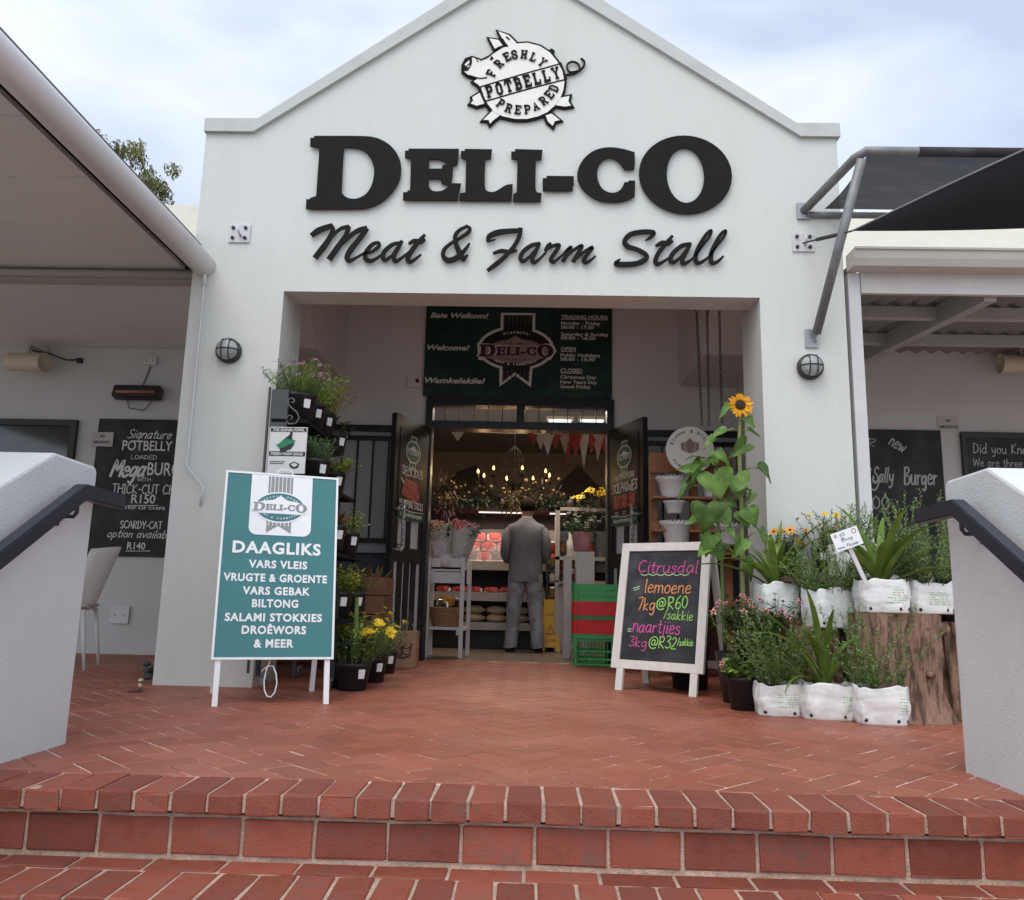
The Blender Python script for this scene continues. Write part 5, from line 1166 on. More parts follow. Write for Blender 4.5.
# pots on the stand
POTG = 'black nursery pots around the plant stand'
def pt(px, py, Y): return onY(px, py, Y)
rows = []
t, s = potted('potted_plant', 'black pot of tall purple tipped herbs at the front of the top shelf', 'potted plant', (-1.59,5.36,1.72), .125, .19, POTG, tagaz=R(-45)); leafy(t, s, .22, .24, 46, .055, .010, G_MID, per=12, flowers=P_PURP, fn=36, fsize=.020)
t, s = potted('potted_plant', 'black pot of bright feathery green herbs in the middle of the top shelf', 'potted plant', (-1.585,5.62,1.72), .12, .18, POTG, tagaz=R(-40)); rosemary(t, s, .24, .33, 60, leafmat('feathery_leaf', (.27,.36,.055), .4, (.19,.29,.06)), needle=.035, dens=.8, wid=.006, upr=.8)
t, s = potted('potted_plant', 'black pot of orange stemmed feathery plants at the far end of the top shelf', 'potted plant', (-1.58,5.88,1.72), .12, .18, POTG, tagaz=R(-35)); rosemary(t, s, .26, .36, 46, leafmat('orange_tinged_leaf', (.36,.28,.055), .5, (.22,.32,.06)), needle=.04, dens=.6, wid=.006, upr=.65)
t, s = potted('potted_plant', 'low dark leafy plant pot squeezed behind the orange stemmed one', 'potted plant', (-1.50,6.02,1.62), .1, .15, POTG, tagaz=R(-35)); leafy(t, s, .16, .16, 24, .06, .02, G_DARK, per=7)
t, s = potted('potted_plant', 'black pot with a silvery green cushion plant on the second shelf', 'potted plant', (-1.47,5.40,1.30), .115, .175, POTG, tagaz=R(-40)); leafy(t, s, .15, .17, 120, .035, .008, G_GREY, per=16, droop=.1)
t, s = potted('potted_plant', 'black pot with a yellow green trailing succulent on the second shelf', 'potted plant', (-1.42,5.66,1.26), .115, .17, POTG, tagaz=R(-40)); leafy(t, s, .2, .15, 60, .04, .016, G_LIME, per=8); leafy(t, s, .24, .13, 16, .04, .014, G_RED, 'red_shoots', per=6)
t, s = potted('potted_plant', 'black pot of broad bronze red leaves on the third shelf', 'potted plant', (-1.33,5.42,.88), .105, .16, POTG, tagaz=R(-40)); 
mb = MB()
for i in range(22): a = rnd.uniform(0, 6.28); blade(mb, s, (math.cos(a), math.sin(a), rnd.uniform(.4,1.4)), rnd.uniform(.14,.24), .05, .5, 4)
obj('foliage', mb, G_RED, t)
t, s = potted('potted_plant', 'black pot of mixed green trailing leaves behind the bronze leaves', 'potted plant', (-1.30,5.72,.86), .105, .16, POTG, tagaz=R(-40)); leafy(t, s, .2, .2, 50, .04, .016, G_LIME, per=8, droop=.8)
t, s = potted('potted_plant', 'black pot of lime green leaves with a square white tag on the fourth shelf', 'potted plant', (-1.26,5.40,.45), .105, .16, POTG, tagaz=R(-50)); leafy(t, s, .2, .21, 60, .04, .018, G_LIME, per=9, droop=.7)
t, s = potted('potted_plant', 'black pot of reddish green leaves at the back of the fourth shelf', 'potted plant', (-1.24,5.75,.45), .105, .16, POTG, tagaz=R(-45)); leafy(t, s, .2, .2, 40, .04, .018, G_RED, per=7, droop=.7); leafy(t, s, .15, .15, 20, .04, .018, G_MID, 'green_leaves', per=7, droop=.7)
t, s = potted('potted_plant', 'large black pot of yellow green leaves on the floor behind the teal board', 'potted plant', (-1.21,5.55,0), .16, .30, POTG, tagside=False); leafy(t, s, .2, .2, 80, .045, .02, G_LIME, per=10, droop=.6)
c = onZ(352, 690); t, s = potted('potted_plant', 'black pot of yellow daisies with tall cactus like stem in front on the floor', 'potted plant', c, .115, .17, POTG, tagaz=R(-48))
leafy(t, s, .22, .30, 56, .06, .013, G_MID, per=12, flowers=P_YEL, fn=7, fsize=.045, petals=12, heart_mat=P_YEL)
q = MB(); q.tube([s, s+Vector((.005,0,.2)), s+Vector((.0,.0,.42))], [.022,.02,.012], 7); 
for i in range(70): z_ = rnd.uniform(0,.42); a = rnd.uniform(0,6.28); blade(q, s+Vector((.02*math.cos(a), .02*math.sin(a), z_)), (math.cos(a), math.sin(a), .5), .045, .008, .2, 2)
obj('stalk', q, leafmat('pale_stalk', (.15,.22,.06), .3), t)
c = onZ(371, 682); t, s = potted('potted_plant', 'black pot of bushy yellow flecked herbs just behind the yellow daisies', 'potted plant', c, .11, .17, POTG, tagaz=R(-48)); leafy(t, s, .26, .34, 60, .045, .009, G_MID, per=14, flowers=P_YEL, fn=34, fsize=.02)
c = onZ(383, 673); t, s = potted('potted_plant', 'black pot of greyish spreading twigs rearmost of the floor row by the door', 'potted plant', c, .11, .17, POTG, tagaz=R(-48)); rosemary(t, s, .32, .34, 42, leafmat('twiggy_leaf', (.20,.20,.13), .4), needle=.02, dens=.6, upr=.6)
# ================================================================== WOODEN PLANTER, BLOCK, SMALL SOCKET BOX
PLANK = M('stained_plank', (.16,.068,.030), .6, .22, 5, .3, 60, isl=.25, stretch=(.3,1,2.5))
a, b = onY(325,575,6.7), onY(383,622,6.7)
t = thing('wooden_planter', 'brown horizontal plank planter box behind the plant stand', 'planter', ((a.x+b.x)/2, 6.7, 0)); z1 = a.z
q = MB()
for k in range(5):
    z_ = z1-.15*(k+1)
    if z_ < -.0: break
    q.bx(a.x-.25, b.x, 6.7, 6.725, z_, z_+.142); q.bx(b.x-.025, b.x-.001, 6.728, 7.15, z_, z_+.142); q.bx(a.x-.25, b.x-.03, 7.12, 7.145, z_, z_+.142)
obj('planks', q, PLANK, t); q = MB(); q.bx(a.x-.22, b.x-.03, 6.73, 7.1, z1-.08, z1-.04); obj('soil', q, SOIL, t)
mb = MB()
for i in range(60): p = Vector((rnd.uniform(a.x-.2, b.x-.05), rnd.uniform(6.75,7.08), z1-.05)); blade(mb, p, (rnd.uniform(-1,1), rnd.uniform(-1,.6), 1), rnd.uniform(.1,.24), .03, .5)
obj('foliage', mb, [G_RED], t)
c = onZ(404, 667); h_ = .30
t = thing('wooden_block', 'small pale wooden block with a dark burnt mark standing by the left door', 'wooden block', c)
q = MB(); q.box(c+Vector((0,.0,h_/2)), (.215,.2,h_), bev=.006); obj('block', q, M('raw_pine', (.33,.19,.105), .7, .14, 5, .3, 60, stretch=(4,4,.5)), t)
w1 = MB(); f = Frame(c+Vector((0,-.1005,0)), (1,0,0), (0,0,1), (0,-1,0))
for pts in ([(-.07,.19),(-.05,.12),(-.01,.10),(.0,.15)], [(-.03,.2),(-.01,.14),(.03,.11),(.06,.13),(.07,.2)], [(.02,.21),(.0,.16),(-.02,.1)], [(-.07,.1),(0,.085),(.07,.105)], [(-.05,.15),(-.02,.17),(.03,.16),(.06,.17)]): w1.stroke(f, pts, (.006,.014,.006,.01)[:len(pts)], .002+.0003*len(w1.f), 0, 4)
obj('burnt_mark', w1, M('burn_brown', (.035,.02,.013), .8), t)
# ================================================================== FLOOR CLUTTER BESIDE THE LEFT PILLAR
c = onZ(146, 683); q = MB(); bm_ = c
for k in range(9): q.ball(c+Vector((rnd.uniform(-.04,.02), rnd.uniform(0,.10), .025+.012*k)), rnd.uniform(.02,.032), 10, (1.2,1,.7))
tag(obj('crumpled_bag', q, M('rag_grey', (.07,.066,.06), .85, .3, 20)), 'crumpled dark grey bag lying at the foot of the left pillar', 'bag')
c = onZ(136, 692); t = thing('floor_valve', 'small brass floor tap set in a dirty patch by the left pillar', 'tap', c)
q = MB(); q.lathe([(0,.002),(.045,.002),(.04,.006),(0,.007)], c, 20); obj('cover', q, M('dark_rust', (.055,.032,.025), .8, .3, 20), t); q = MB(); q.tube([c+Vector((0,.05,.0)), c+Vector((0,.05,.055))], .012, 8); q.ball(c+Vector((0,.05,.06)), .018, 8); obj('tap', q, M('brass', (.45,.38,.25), .35, metal=.7), t)
# ================================================================== WHITE PLASTIC CHAIR
c = onZ(54, 668); t = thing('plastic_chair', 'white moulded plastic chair behind the left stair wall', 'chair', c)
CHW = M('chair_white', (.60,.575,.55), .4, .03, 5)
def chair_pt(x, y, z, a=R(-75)): return c+Vector((x*math.cos(a)-y*math.sin(a), x*math.sin(a)+y*math.cos(a), z))
def sheetm(fn, nu, nv, th):
    bmx = bmesh.new(); g1 = [[bmx.verts.new(fn(i/nu, j/nv)) for j in range(nv+1)] for i in range(nu+1)]
    for i in range(nu):
        for j in range(nv): bmx.faces.new((g1[i][j], g1[i+1][j], g1[i+1][j+1], g1[i][j+1]))
    bmesh.ops.recalc_face_normals(bmx, faces=bmx.faces[:]); bmesh.ops.solidify(bmx, geom=bmx.faces[:], thickness=th); bmx.verts.index_update()
    r_ = ([v.co.copy() for v in bmx.verts], [[v.index for v in f.verts] for f in bmx.faces]); bmx.free(); return r_
q = MB(); vs, fs = sheetm(lambda u, v: chair_pt((u-.5)*.44, -.22+v*.44, .44+.03*(2*u-1)**2-.02*math.sin(v*3)), 8, 8, .012); q.add(vs, fs, True); obj('seat', q, CHW, t)
q = MB(); vs, fs = sheetm(lambda u, v: chair_pt((u-.5)*(.42-.04*v), .23+.15*v-.17*(2*u-1)**2, .45+.44*v+.03*(1-(2*u-1)**2)*v), 10, 10, .012); q.add(vs, fs, True); obj('backrest', q, CHW, t)
for x, y, dx, dy in ((-.19,-.19,-.03,-.03),(.19,-.19,.03,-.03),(-.19,.2,-.03,.06),(.19,.2,.03,.06)):
    q = MB(); q.tube([chair_pt(x, y, .44), chair_pt(x+dx, y+dy, 0)], [.018,.012], 8); obj('leg', q, CHW, t)
# ================================================================== RIGHT HAND PLANT DISPLAY
BARK = M('bark', (.36,.22,.15), .9, .45, 13, 1.0, 24, stretch=(2.4,2.4,.45), col2=(.085,.052,.037), mask=(.42,.58))
CUTW = M('cut_wood', (.32,.20,.115), .8, .2, 12, .4, 60)
def stump(lab, c, r, h, seed, lean=0, group='tree stumps in the plant display'):
    rr = random.Random(seed); c = Vector(c); t = thing('tree_stump', lab, 'tree stump', c, group); q = MB(); n = 110; m_ = 26; vs = []; fs = []
    ph = [rr.uniform(0,6.28) for _ in range(6)]
    for i in range(m_+1):
        z_ = i/m_
        for k in range(n):
            a = 2*math.pi*k/n; tw = a+.25*z_
            fl = 1+.05*(1-z_)**2*(1+.8*math.sin(3*a+ph[0]))-.05*abs(math.sin(8.5*tw+ph[2]+1.5*math.sin(5*z_)))**3 + .05*math.sin(2*tw+ph[1])+.04*math.sin(5*tw+ph[2]+z_*2)+.03*math.sin(11*tw+ph[3]+3*z_)+.03*math.sin(19*tw+ph[4]-4*z_)*(1+.6*math.sin(9*z_+ph[5]))+rr.uniform(-.012,.012)
            fl *= 1-.09*math.sin(math.pi*z_)+.03*math.sin(7*z_+ph[1])+.07*(1-z_)**4
            if 1 <= i < m_ and abs(a-4.6-.2*math.sin(4*z_)) < .12: fl -= .05
            vs.append(c+Vector((r*fl*math.cos(a)+lean*z_, r*fl*math.sin(a), h*z_)))
    for i in range(m_):
        for k in range(n): fs.append((i*n+k, i*n+(k+1)%n, (i+1)*n+(k+1)%n, (i+1)*n+k))
    q.add(vs, fs, True)
    def knot(a, z_, s_): p = c+Vector((r*1.0*math.cos(a)+lean*z_, r*1.0*math.sin(a), h*z_)); q.ball(p, s_, 10, (1,1,.9)); return p
    p1 = knot(-.35, .86, r*.18); knot(-1.2, .45, r*.1)
    obj('trunk', q, BARK, t)
    q = MB(); q.poly(Frame(c+Vector((lean,0,h+.001)), (1,0,0), (0,1,0)), [[((vs[m_*n+k]-c).x-lean, (vs[m_*n+k]-c).y) for k in range(n)]], 0); 
    e = Vector((math.cos(-1.9), math.sin(-1.9), .3)).normalized(); q.lathe([(r*.13,-.02),(r*.14,.012),(r*.11,.02),(0,.018)], c+Vector((r*1.06*math.cos(-1.9), r*1.06*math.sin(-1.9), h*.1)), 14, e)
    obj('cut_face', q, CUTW, t)
    return t
BAGW = M('bag_white', (.72,.73,.70), .34, .09, 9, .55, 24); BAGG = M('bag_print', (.30,.50,.25), .5, .2, 30)
def bag(name, lab, c, wx, wy, h, rot=0, seed=1, group='plants in white grow bags', cat='bagged plant'):
    rr = random.Random(seed); c = Vector(c); t = thing(name, lab, cat, c, group); n = 64; m_ = 20; vs = []; fs = []; ph = [rr.uniform(0,6.28) for _ in range(8)]
    cr_, sr = math.cos(rot), math.sin(rot)
    def P_(a, z_, g=1.0):
        bul = 1+.05*math.sin(math.pi*min(1, z_*1.05))-.07*(1-z_)**3
        ex = (abs(math.cos(a))**.55*(1 if math.cos(a) >= 0 else -1)); ey = (abs(math.sin(a))**.55*(1 if math.sin(a) >= 0 else -1))
        k = g*bul*(1+.012*math.sin(7*a+ph[0]+5*z_)+.012*math.sin(12*a+ph[1]-7*z_)+.014*math.sin(9*z_+ph[2]+2*a)+.009*math.sin(23*a+ph[3]+11*z_)+.012*abs(math.sin(5*a+ph[6]+3.7*z_*math.sin(ph[7])))-.02*math.exp(-((z_-.3-.1*math.sin(3*a+ph[5]))/.06)**2)-.018*math.exp(-((z_-.66-.08*math.sin(2*a+ph[1]))/.05)**2))
        x, y = ex*wx/2*k, ey*wy/2*k
        return Vector((x*cr_-y*sr, x*sr+y*cr_, h*z_*(1+.045*math.sin(3*a+ph[4])*z_+.03*math.sin(8*a+ph[5])*z_**3)))
    for i in range(m_+1):
        for k in range(n): vs.append(c+P_(2*math.pi*k/n, i/m_))
    for k in range(n): vs.append(c+P_(2*math.pi*k/n, .985, .965))
    for k in range(n): vs.append(c+P_(2*math.pi*k/n, .84, .95))
    for i in range(m_+2):
        for k in range(n): fs.append((i*n+k, i*n+(k+1)%n, (i+1)*n+(k+1)%n, (i+1)*n+k))
    q = MB(); q.add(vs, fs, True); q.f.append(list(range(n))[::-1]); q.mi.append(0); q.sm.append(False)
    obj('bag', q, BAGW, t)
    q = MB(); q.add([c+P_(2*math.pi*k/n, .86, .93) for k in range(n)]+[c+Vector((0,0,h*.9))], [(k, (k+1)%n, n) for k in range(n)], True); obj('soil', q, SOIL, t)
    # printed lines and drain holes follow the bag's face
    q = MB(); a0 = rr.uniform(-1.5,-1.0)
    for L_ in range(6):
        z_ = .70-.075*L_; a1 = a0-.28+rr.uniform(0,.1); a2 = a0+.22+rr.uniform(-.15,.1); st_ = a1
        while st_ < a2:
            en = st_+rr.uniform(.03,.1); pts = [c+P_(st_+(en-st_)*i/3, z_, 1.004) for i in range(4)]+[c+P_(st_+(en-st_)*i/3, z_-.028, 1.004) for i in range(4)]
            q.add(pts, [(i, i+4, i+5, i+1) for i in range(3)]); st_ = en+.025
    obj('print', q, BAGG, t)
    q = MB()
    for a in (-2.15, -1.25, -.72):
        p = c+P_(a+rr.uniform(-.06,.06), .13, 1.003); p2 = c+P_(a+.05, .13, 1.003); nrm = Vector(((p-c).x, (p-c).y, 0)).normalized(); q.lathe([(0,.002),(.009,.002),(.009,-.01)], p, 8, nrm)
    obj('drain_holes', q, BLACK, t)
    return t, c+Vector((0,0,h*.9))
def straps(root, s, n, L_, w_, spec=None, seed=1, name='leaves'):
    rr = random.Random(seed); mb = MB()
    for i in range(n):
        az = 2*math.pi*i/n+rr.uniform(-.4,.4); strap(mb, s+Vector((.012*math.cos(az), .012*math.sin(az), -.02)), az, L_*rr.uniform(.6,1.1), w_*rr.uniform(.8,1.1), R(rr.uniform(55,82)), rr.uniform(.8,2.0), 12, rr.uniform(-.4,.4))
    for a in spec or []: strap(mb, s+Vector((.015*math.cos(a[0]), .015*math.sin(a[0]), -.02)), *a)
    return obj(name, mb, G_STRAP, root)
GB = 'plants in white grow bags'
# front row on the deck
c1 = onZ(780, 715); c2 = onZ(827, 718); c3 = onZ(880, 723)
c1 = Vector((c1.x, c1.y+.02, 0))
t, s = bag('bagged_rosemary', 'white grow bag of bushy rosemary leftmost of the front row', c1, .25, .22, .17, R(-8), 3); rosemary(t, s, .24, .46, 58, lean=(-.2,.1))
t, s = bag('bagged_agapanthus', 'white grow bag with long arching strap leaves in the middle of the front row', c2, .285, .24, .18, R(-8), 4)
straps(t, s, 9, .44, .046, [(R(205), .62, .042, R(60), 1.5), (R(200), .58, .046, R(32), .9), (R(190), .66, .042, R(66), 1.1), (R(215), .38, .03, R(38), 2.0), (R(235), .62, .044, R(80), .8), (R(262), .55, .04, R(78), 1.1), (R(195), .6, .04, R(48), 1.2)], 5)
t, s = bag('bagged_rosemary', 'white grow bag of loose rosemary in front of the big stump', c3, .265, .23, .19, R(-8), 5); rosemary(t, s, .27, .44, 46, lean=(.02,-.05), upr=.9)
# stumps
cs = onZ(909, 725); big = Vector((cs.x+.06, cs.y+.27, 0)); ztop = onY(905, 614, big.y-.22).z
stump('broad gnarled tree stump with a knot, carrying two white bags', big, .245, ztop, 11)
cm = onY(815, 650, 4.95); mid = Vector((cm.x, cm.y, 0)); zm = onY(815, 628, mid.y-.12).z
stump('slimmer reddish stump behind the front row of bags', mid, .15, zm, 12)
ce_ = Vector((2.40, 4.80, 0)); stump('dark stump half hidden behind the right stair wall', ce_, .15, .52, 13)
lf_ = onZ(745, 690); 
# bags on the big stump
yb = big.y-.03
p1 = onY(880, 613, yb); p2 = onY(926, 613, yb)
t, s = bag('bagged_agapanthus', 'white grow bag of broad arching strap leaves on the left of the big stump', (p1.x, yb-.03, ztop+.003), .262, .22, .175, R(-5), 6)
straps(t, s, 15, .50, .066, [(R(118), .58, .055, R(78), .9), (R(200), .45, .05, R(70), 1.6), (R(-30), .62, .05, R(30), 1.4), (R(15), .6, .05, R(48), 1.3), (R(60), .5, .05, R(75), .8)], 7)
t, s = bag('bagged_rosemary', 'white grow bag of tall grey green rosemary on the right of the big stump', (p2.x+.012, yb+.0, ztop+.003), .235, .21, .17, R(2), 7); rosemary(t, s, .28, .50, 80, mat=leafmat('pale_rosemary_leaf', (.19,.28,.10), .45), upr=1.3)
# bags on the middle stump (and a crate behind)
ym = mid.y-.08; p3 = onY(829, 627, ym)
t, s = bag('bagged_rosemary', 'white grow bag of dense rosemary on the slimmer stump', (p3.x, ym, zm+.003), .255, .23, .215, R(12), 8); rosemary(t, s, .28, .34, 75, upr=.8)
zb_ = min(onY(788, 575, 5.30).z-.02, onY(829, 572, 5.26).z)
t, s = bag('bagged_rosemary', 'tall rosemary rising behind the slanting price stake', (p3.x+.24, 5.10, zb_+.003), .25, .22, .2, R(12), 18); rosemary(t, s, .24, .28, 40, upr=1.0)
y4 = 5.12; p4 = onY(777, 617, y4)
t, s = bag('bagged_agapanthus', 'white grow bag of dark drooping strap leaves beside the pink flowers', (p4.x, y4, p4.z), .23, .22, .20, R(5), 9)
straps(t, s, 13, .50, .056, [(R(180), .62, .05, R(35), 1.3), (R(200), .5, .05, R(50), 1.6), (R(25), .55, .05, R(60), 1.0), (R(60), .5, .05, R(78), .6)], 9)
q = MB(); q.bx(p4.x-.16, p4.x+.14, y4-.1, y4+.16, 0, p4.z-.002, .005); tag(obj('wooden_crate', q, M('old_crate', (.13,.075,.045), .8, .3, 6, .3, 50, isl=.2)), 'old brown wooden box under the bag of dark strap leaves', 'box')
# price stake
q0 = onY(866, 583, 4.52); q1 = onY(846, 540, 4.44)
t = thing('price_stake', 'white handwritten price card on a slanting white stake', 'price card', q0)
d = (q1-q0).normalized(); q = MB(); q.bar(q0, q1+d*.02, .022, .008, up=(0,-1,0)); obj('stake', q, WHITEV, t)
u = Matrix.Rotation(R(-24), 3, 'Y') @ Vector((1,0,0)); u = Vector((math.cos(R(20)), 0, math.sin(R(20)))); v = Vector((-u.z, 0, u.x)); f = Frame(q1+Vector((.002,-.012,.0)), u, v)
q = MB(); q.rect(f, -.075, -.045, .075, .055, 0, .004); obj('card', q, WHITEV, t)
q = MB(); hand(q, f, 'R 65', -.06, .028, .016, .06, .12, .03, .002); hand(q, f, 'Buy', -.03, .0, .018, .06, .12, .03, .002); hand(q, f, 'now Flower', -.065, -.034, .016, .12, .12, .03, .002)
q.m = 1; q.stroke(f, _ell(.05, .035, .012, .012, 12)+[(.062,.035)], .003, .002, 0, 1); obj('writing', q, [M('blue_ink', (.06,.07,.14), .7), M('red_ink', (.4,.05,.06), .7)], t)
# small pots
c = onZ(747, 711); c = Vector((c.x, c.y+.06, 0)); t, s = potted('potted_plant', 'black pot of round leaved pink busy lizzie in front beside the white bags', 'potted plant', c, .095, .185, None, tagside=False); leafy(t, s, .16, .13, 40, .05, .036, G_MID, per=7, flowers=P_PINK, fn=3, fsize=.024)
xc_ = onY(752,640,4.98).x; q = MB(); q.bx(xc_-.11, xc_+.1, 4.88, 5.08, 0, .199, .004); tag(obj('wooden_crate', q, M('pale_crate', (.24,.15,.09), .8, .2, 6)), 'small pale wooden box behind the black pot of pink busy lizzie', 'box')
t, s = potted('potted_plant', 'black pot overflowing with pink impatiens flowers beside the chalk board', 'potted plant', (onY(752,640,4.98).x, 4.98, .2), .105, .22, None, tagside=False); leafy(t, s, .27, .24, 90, .05, .024, G_DARK, per=9, flowers=P_PINK, fn=42, fsize=.026)
y5 = 5.30; p5 = onY(788, 575, y5)
t, s = potted('potted_plant', 'small black pot of orange daisies with a white tag against the right pillar', 'potted plant', (p5.x, y5-.02, p5.z-.02), .075, .15, None, tagaz=R(-110)); leafy(t, s, .14, .17, 30, .05, .012, G_DARK, per=10, flowers=P_ORG, fn=9, fsize=.032, petals=12)
y6 = 5.26; p6 = onY(829, 572, y6)
t, s = potted('potted_plant', 'small black pot of pale yellow daisies behind the bagged rosemary', 'potted plant', (p6.x-.03, y6, p6.z-.0), .075, .15, None, tagaz=R(-110)); leafy(t, s, .12, .22, 22, .05, .012, G_DARK, per=8, flowers=P_YEL, fn=8, fsize=.028, petals=12, heart_mat=P_YEL)
q = MB(); q.bx(p5.x-.12, p3.x+.38, y5-.32, y5+.045, min(p5.z-.02, p6.z)-.03, min(p5.z-.02, p6.z)-.002); q.bx(p5.x-.11, p5.x-.07, y5-.1, y5+.04, 0, min(p5.z-.02, p6.z)-.03); q.bx(p6.x+.05, p6.x+.09, y5-.1, y5+.04, 0, min(p5.z-.02, p6.z)-.03)
tag(obj('plant_bench', q, M('old_crate', (.13,.075,.045))), 'narrow brown bench against the right pillar under the daisies', 'bench')
c = Vector((2.12, 4.95, 0)); t, s = potted('potted_plant', 'dark leaved pot plant between the big stump and the right stair wall', 'potted plant', (2.38, 4.80, .523), .1, .18, None, tagside=False); leafy(t, s, .18, .2, 40, .07, .024, G_DARK, per=8)
# ================================================================== PALLET SHELF WITH LACE POTS
PAL = M('pallet_wood', (.25,.105,.045), .65, .2, 5, .3, 60, isl=.25, stretch=(.4,1,3))
YP = 6.75; a0 = onY(650,454,YP); a1 = onY(765,454,YP); PX0, PX1 = a0.x, 1.66
t = thing('pallet_shelf', 'upright orange brown wooden pallet shelf right of the doors', 'shelf', ((PX0+PX1)/2, YP, 0)); q = MB()
for py0, py1 in ((453,473),(522,530),(552,560),(600,640)):
    z1_, z0_ = onY(680,py0,YP).z, onY(680,py1,YP).z; q.bx(PX0, PX1, YP, YP+.022, max(.02, z0_), z1_)
for x in (PX0+.03, PX1-.32, PX1-.05): q.bx(x-.03, x+.03, YP+.026, YP+.1, 0, a0.z+.0)
obj('planks', q, PAL, t)
sz = []
for py in (500, 548, 536): pass
for z_ in (onY(690,497,YP-.12).z, onY(690,530,YP-.12).z, onY(690,552,YP-.12).z):
    q = MB(); q.bx(PX0, PX1, YP-.17, YP-.004, z_-.02, z_); obj('shelf_board', q, PAL, t); sz.append(z_)
LACE = M('lace_pot_cream', (.60,.565,.53), .5, .06, 14)
def lacepot(x, y, z, r, h, lab, plant=None):
    t = thing('lace_pot', lab, 'flower pot', (x, y, z), 'cream lace edged pots on the pallet shelf'); q = MB()
    q.lathe([(0,0),(r*.68,0),(r*.72,h*.1),(r*.92,h*.8),(r*1.0,h*.84),(r*1.02,h*.97),(r*.95,h*.97),(r*.88,h*.8),(0,h*.75)], (x,y,z), 28)
    for k in range(24): a = 2*math.pi*k/24; q.ball((x+r*1.0*math.cos(a), y+r*1.0*math.sin(a), z+h*.98), r*.085, 6)
    for k in range(20): a = 2*math.pi*(k+.5)/20; q.ball((x+r*.9*math.cos(a), y+r*.9*math.sin(a), z+h*.76), r*.05, 5)
    obj('pot', q, LACE, t)
    if plant: leafy(t, (x,y,z+h*.8), .1, .12, 26, .06, .02, G_DARK, per=7)
yp = YP-.09
for px, py0, py1, lab, pl in ((672,499,478,'cream lace edged pot on the top left of the pallet shelf',0),(712,499,482,'cream lace edged pot holding a small green plant on the top shelf',1),(674,514,503,'small cream pot hanging under the top left pot',0),(676,545,522,'cream lace edged pot on the lower left shelf above the chalk board',0),(729,546,525,'tilted cream pot on the lower shelf behind the sunflower stem',0)):
    b_ = onY(px, py0, yp); e_ = onY(px, py1, yp); lacepot(b_.x, yp-.02, b_.z, (.085 if 'small' in lab else .125), max(.1, e_.z-b_.z), lab, pl)
# ================================================================== ROUND SIGN ON CHAINS
YR = 6.45; c = onY(690, 450, YR); rad = (onY(714,450,YR)-onY(690,450,YR)).x
t = thing('round_sign', 'round cream hanging sign with a brown protea and curved lettering', 'sign', c); f = Frame(c, (1,0,0), (0,0,1), (0,-1,0))
q = MB(); q.poly(f, [_ell(0,0,rad,rad,48)], .02, 0); obj('disc', q, M('disc_cream', (.50,.45,.40), .6, .08, 6), t)
q = MB(); fl_ = f.sub(0, .1*rad, rad)
for sgn in (-1, 1):
    for k in range(3): q.m = k % 2; q.poly(fl_, [ccw([(0,-.25),(sgn*(.12+.12*k),-.1),(sgn*(.18+.1*k),.15),(sgn*(.08+.12*k),.36-.06*k),(sgn*.04*k,.1)])], 0, .002+.0006*(3-k))
q.m = 0; q.poly(fl_, [ccw([(-.1,-.2),(.1,-.2),(.13,.2),(0,.42),(-.13,.2)])], 0, .005)
q.m = 2
for i, ch in enumerate('Blomme & Blare'):
    a = R(160-i*10.8)
    if ch != ' ': text(q, f.sub(rad*.74*math.cos(a), rad*.74*math.sin(a), 1, a-math.pi/2), ch, 0, 0, rad*.15, None, 'c', .015, off=.002)
for i, ch in enumerate('PLANTE'):
    a = R(215+i*10)
    text(q, f.sub(rad*.86*math.cos(a), rad*.86*math.sin(a), 1, a+math.pi/2), ch, 0, 0, rad*.13, None, 'c', .015, off=.002)
obj('print', q, [M('protea_brown', (.16,.10,.07), .6), M('protea_pink', (.26,.17,.13), .6), M('sign_ink', (.07,.055,.05), .6)], t)
CHAIN = M('chain_grey', (.13,.125,.12), .4, .2, 20, metal=.6)
def chain(lab, top, bot):
    t = thing('hanging_chain', lab, 'chain', top, 'steel chains hanging in the porch'); q = MB(); top, bot = Vector(top), Vector(bot); L_ = (bot-top).length; n = int(L_/.036); d = (bot-top).normalized()
    for i in range(n):
        p = top+d*(L_*(i+.5)/n); s_ = d.orthogonal().normalized(); s_ = Matrix.Rotation(math.pi/2*(i%2)+.4, 3, d) @ s_
        q.tube([p+d*(.022*math.sin(a))+s_*(.010*math.cos(a)) for a in [2*math.pi*k/8 for k in range(9)]], .0044, 5, False)
    obj('links', q, CHAIN, t)
for lab, x0, x1, yb_ in (('leftmost of the three steel chains hanging beside the sunflower',696,702,425),('middle one of the three steel chains hanging beside the sunflower',707,709,425),('rightmost of the three steel chains, ending behind the sunflower head',719,722,423)):
    chain(lab, onY(x0, 300, 6.5), onY(x1, yb_, 6.5))
# ================================================================== SUNFLOWERS
SX = lambda px, py, Y=5.2: onY(px, py, Y)
SKIN_ = M('sunflower_stem', (.22,.25,.085), .55, .15, 20)
t = thing('sunflower', 'tall sunflower with one open yellow head in front of the right pillar', 'sunflower', (SX(742,650).x, 5.22, 0))
stem = [Vector((SX(744,650).x, 5.22, .26)), SX(743,600), SX(742,550), SX(741,500), SX(739,450), SX(740,418), SX(740,410,5.20)]
q = MB(); q.tube(stem, [.017,.016,.015,.014,.013,.011,.010], 8); obj('stem', q, SKIN_, t)
q = MB(); hp = SX(740,405,5.16); flower(q, hp, (0,-1,.05), .085, 22, 2, .42, .34); q.m = 1; q.ball(hp+Vector((0,-.012,0)), .034, 12, (1,.35,1))
obj('flower_head', q, [leafmat('sunflower_petal', (.80,.42,.015), .12, (.74,.33,.01), .2), P_BRN], t)
lv = MB(); pet = MB()
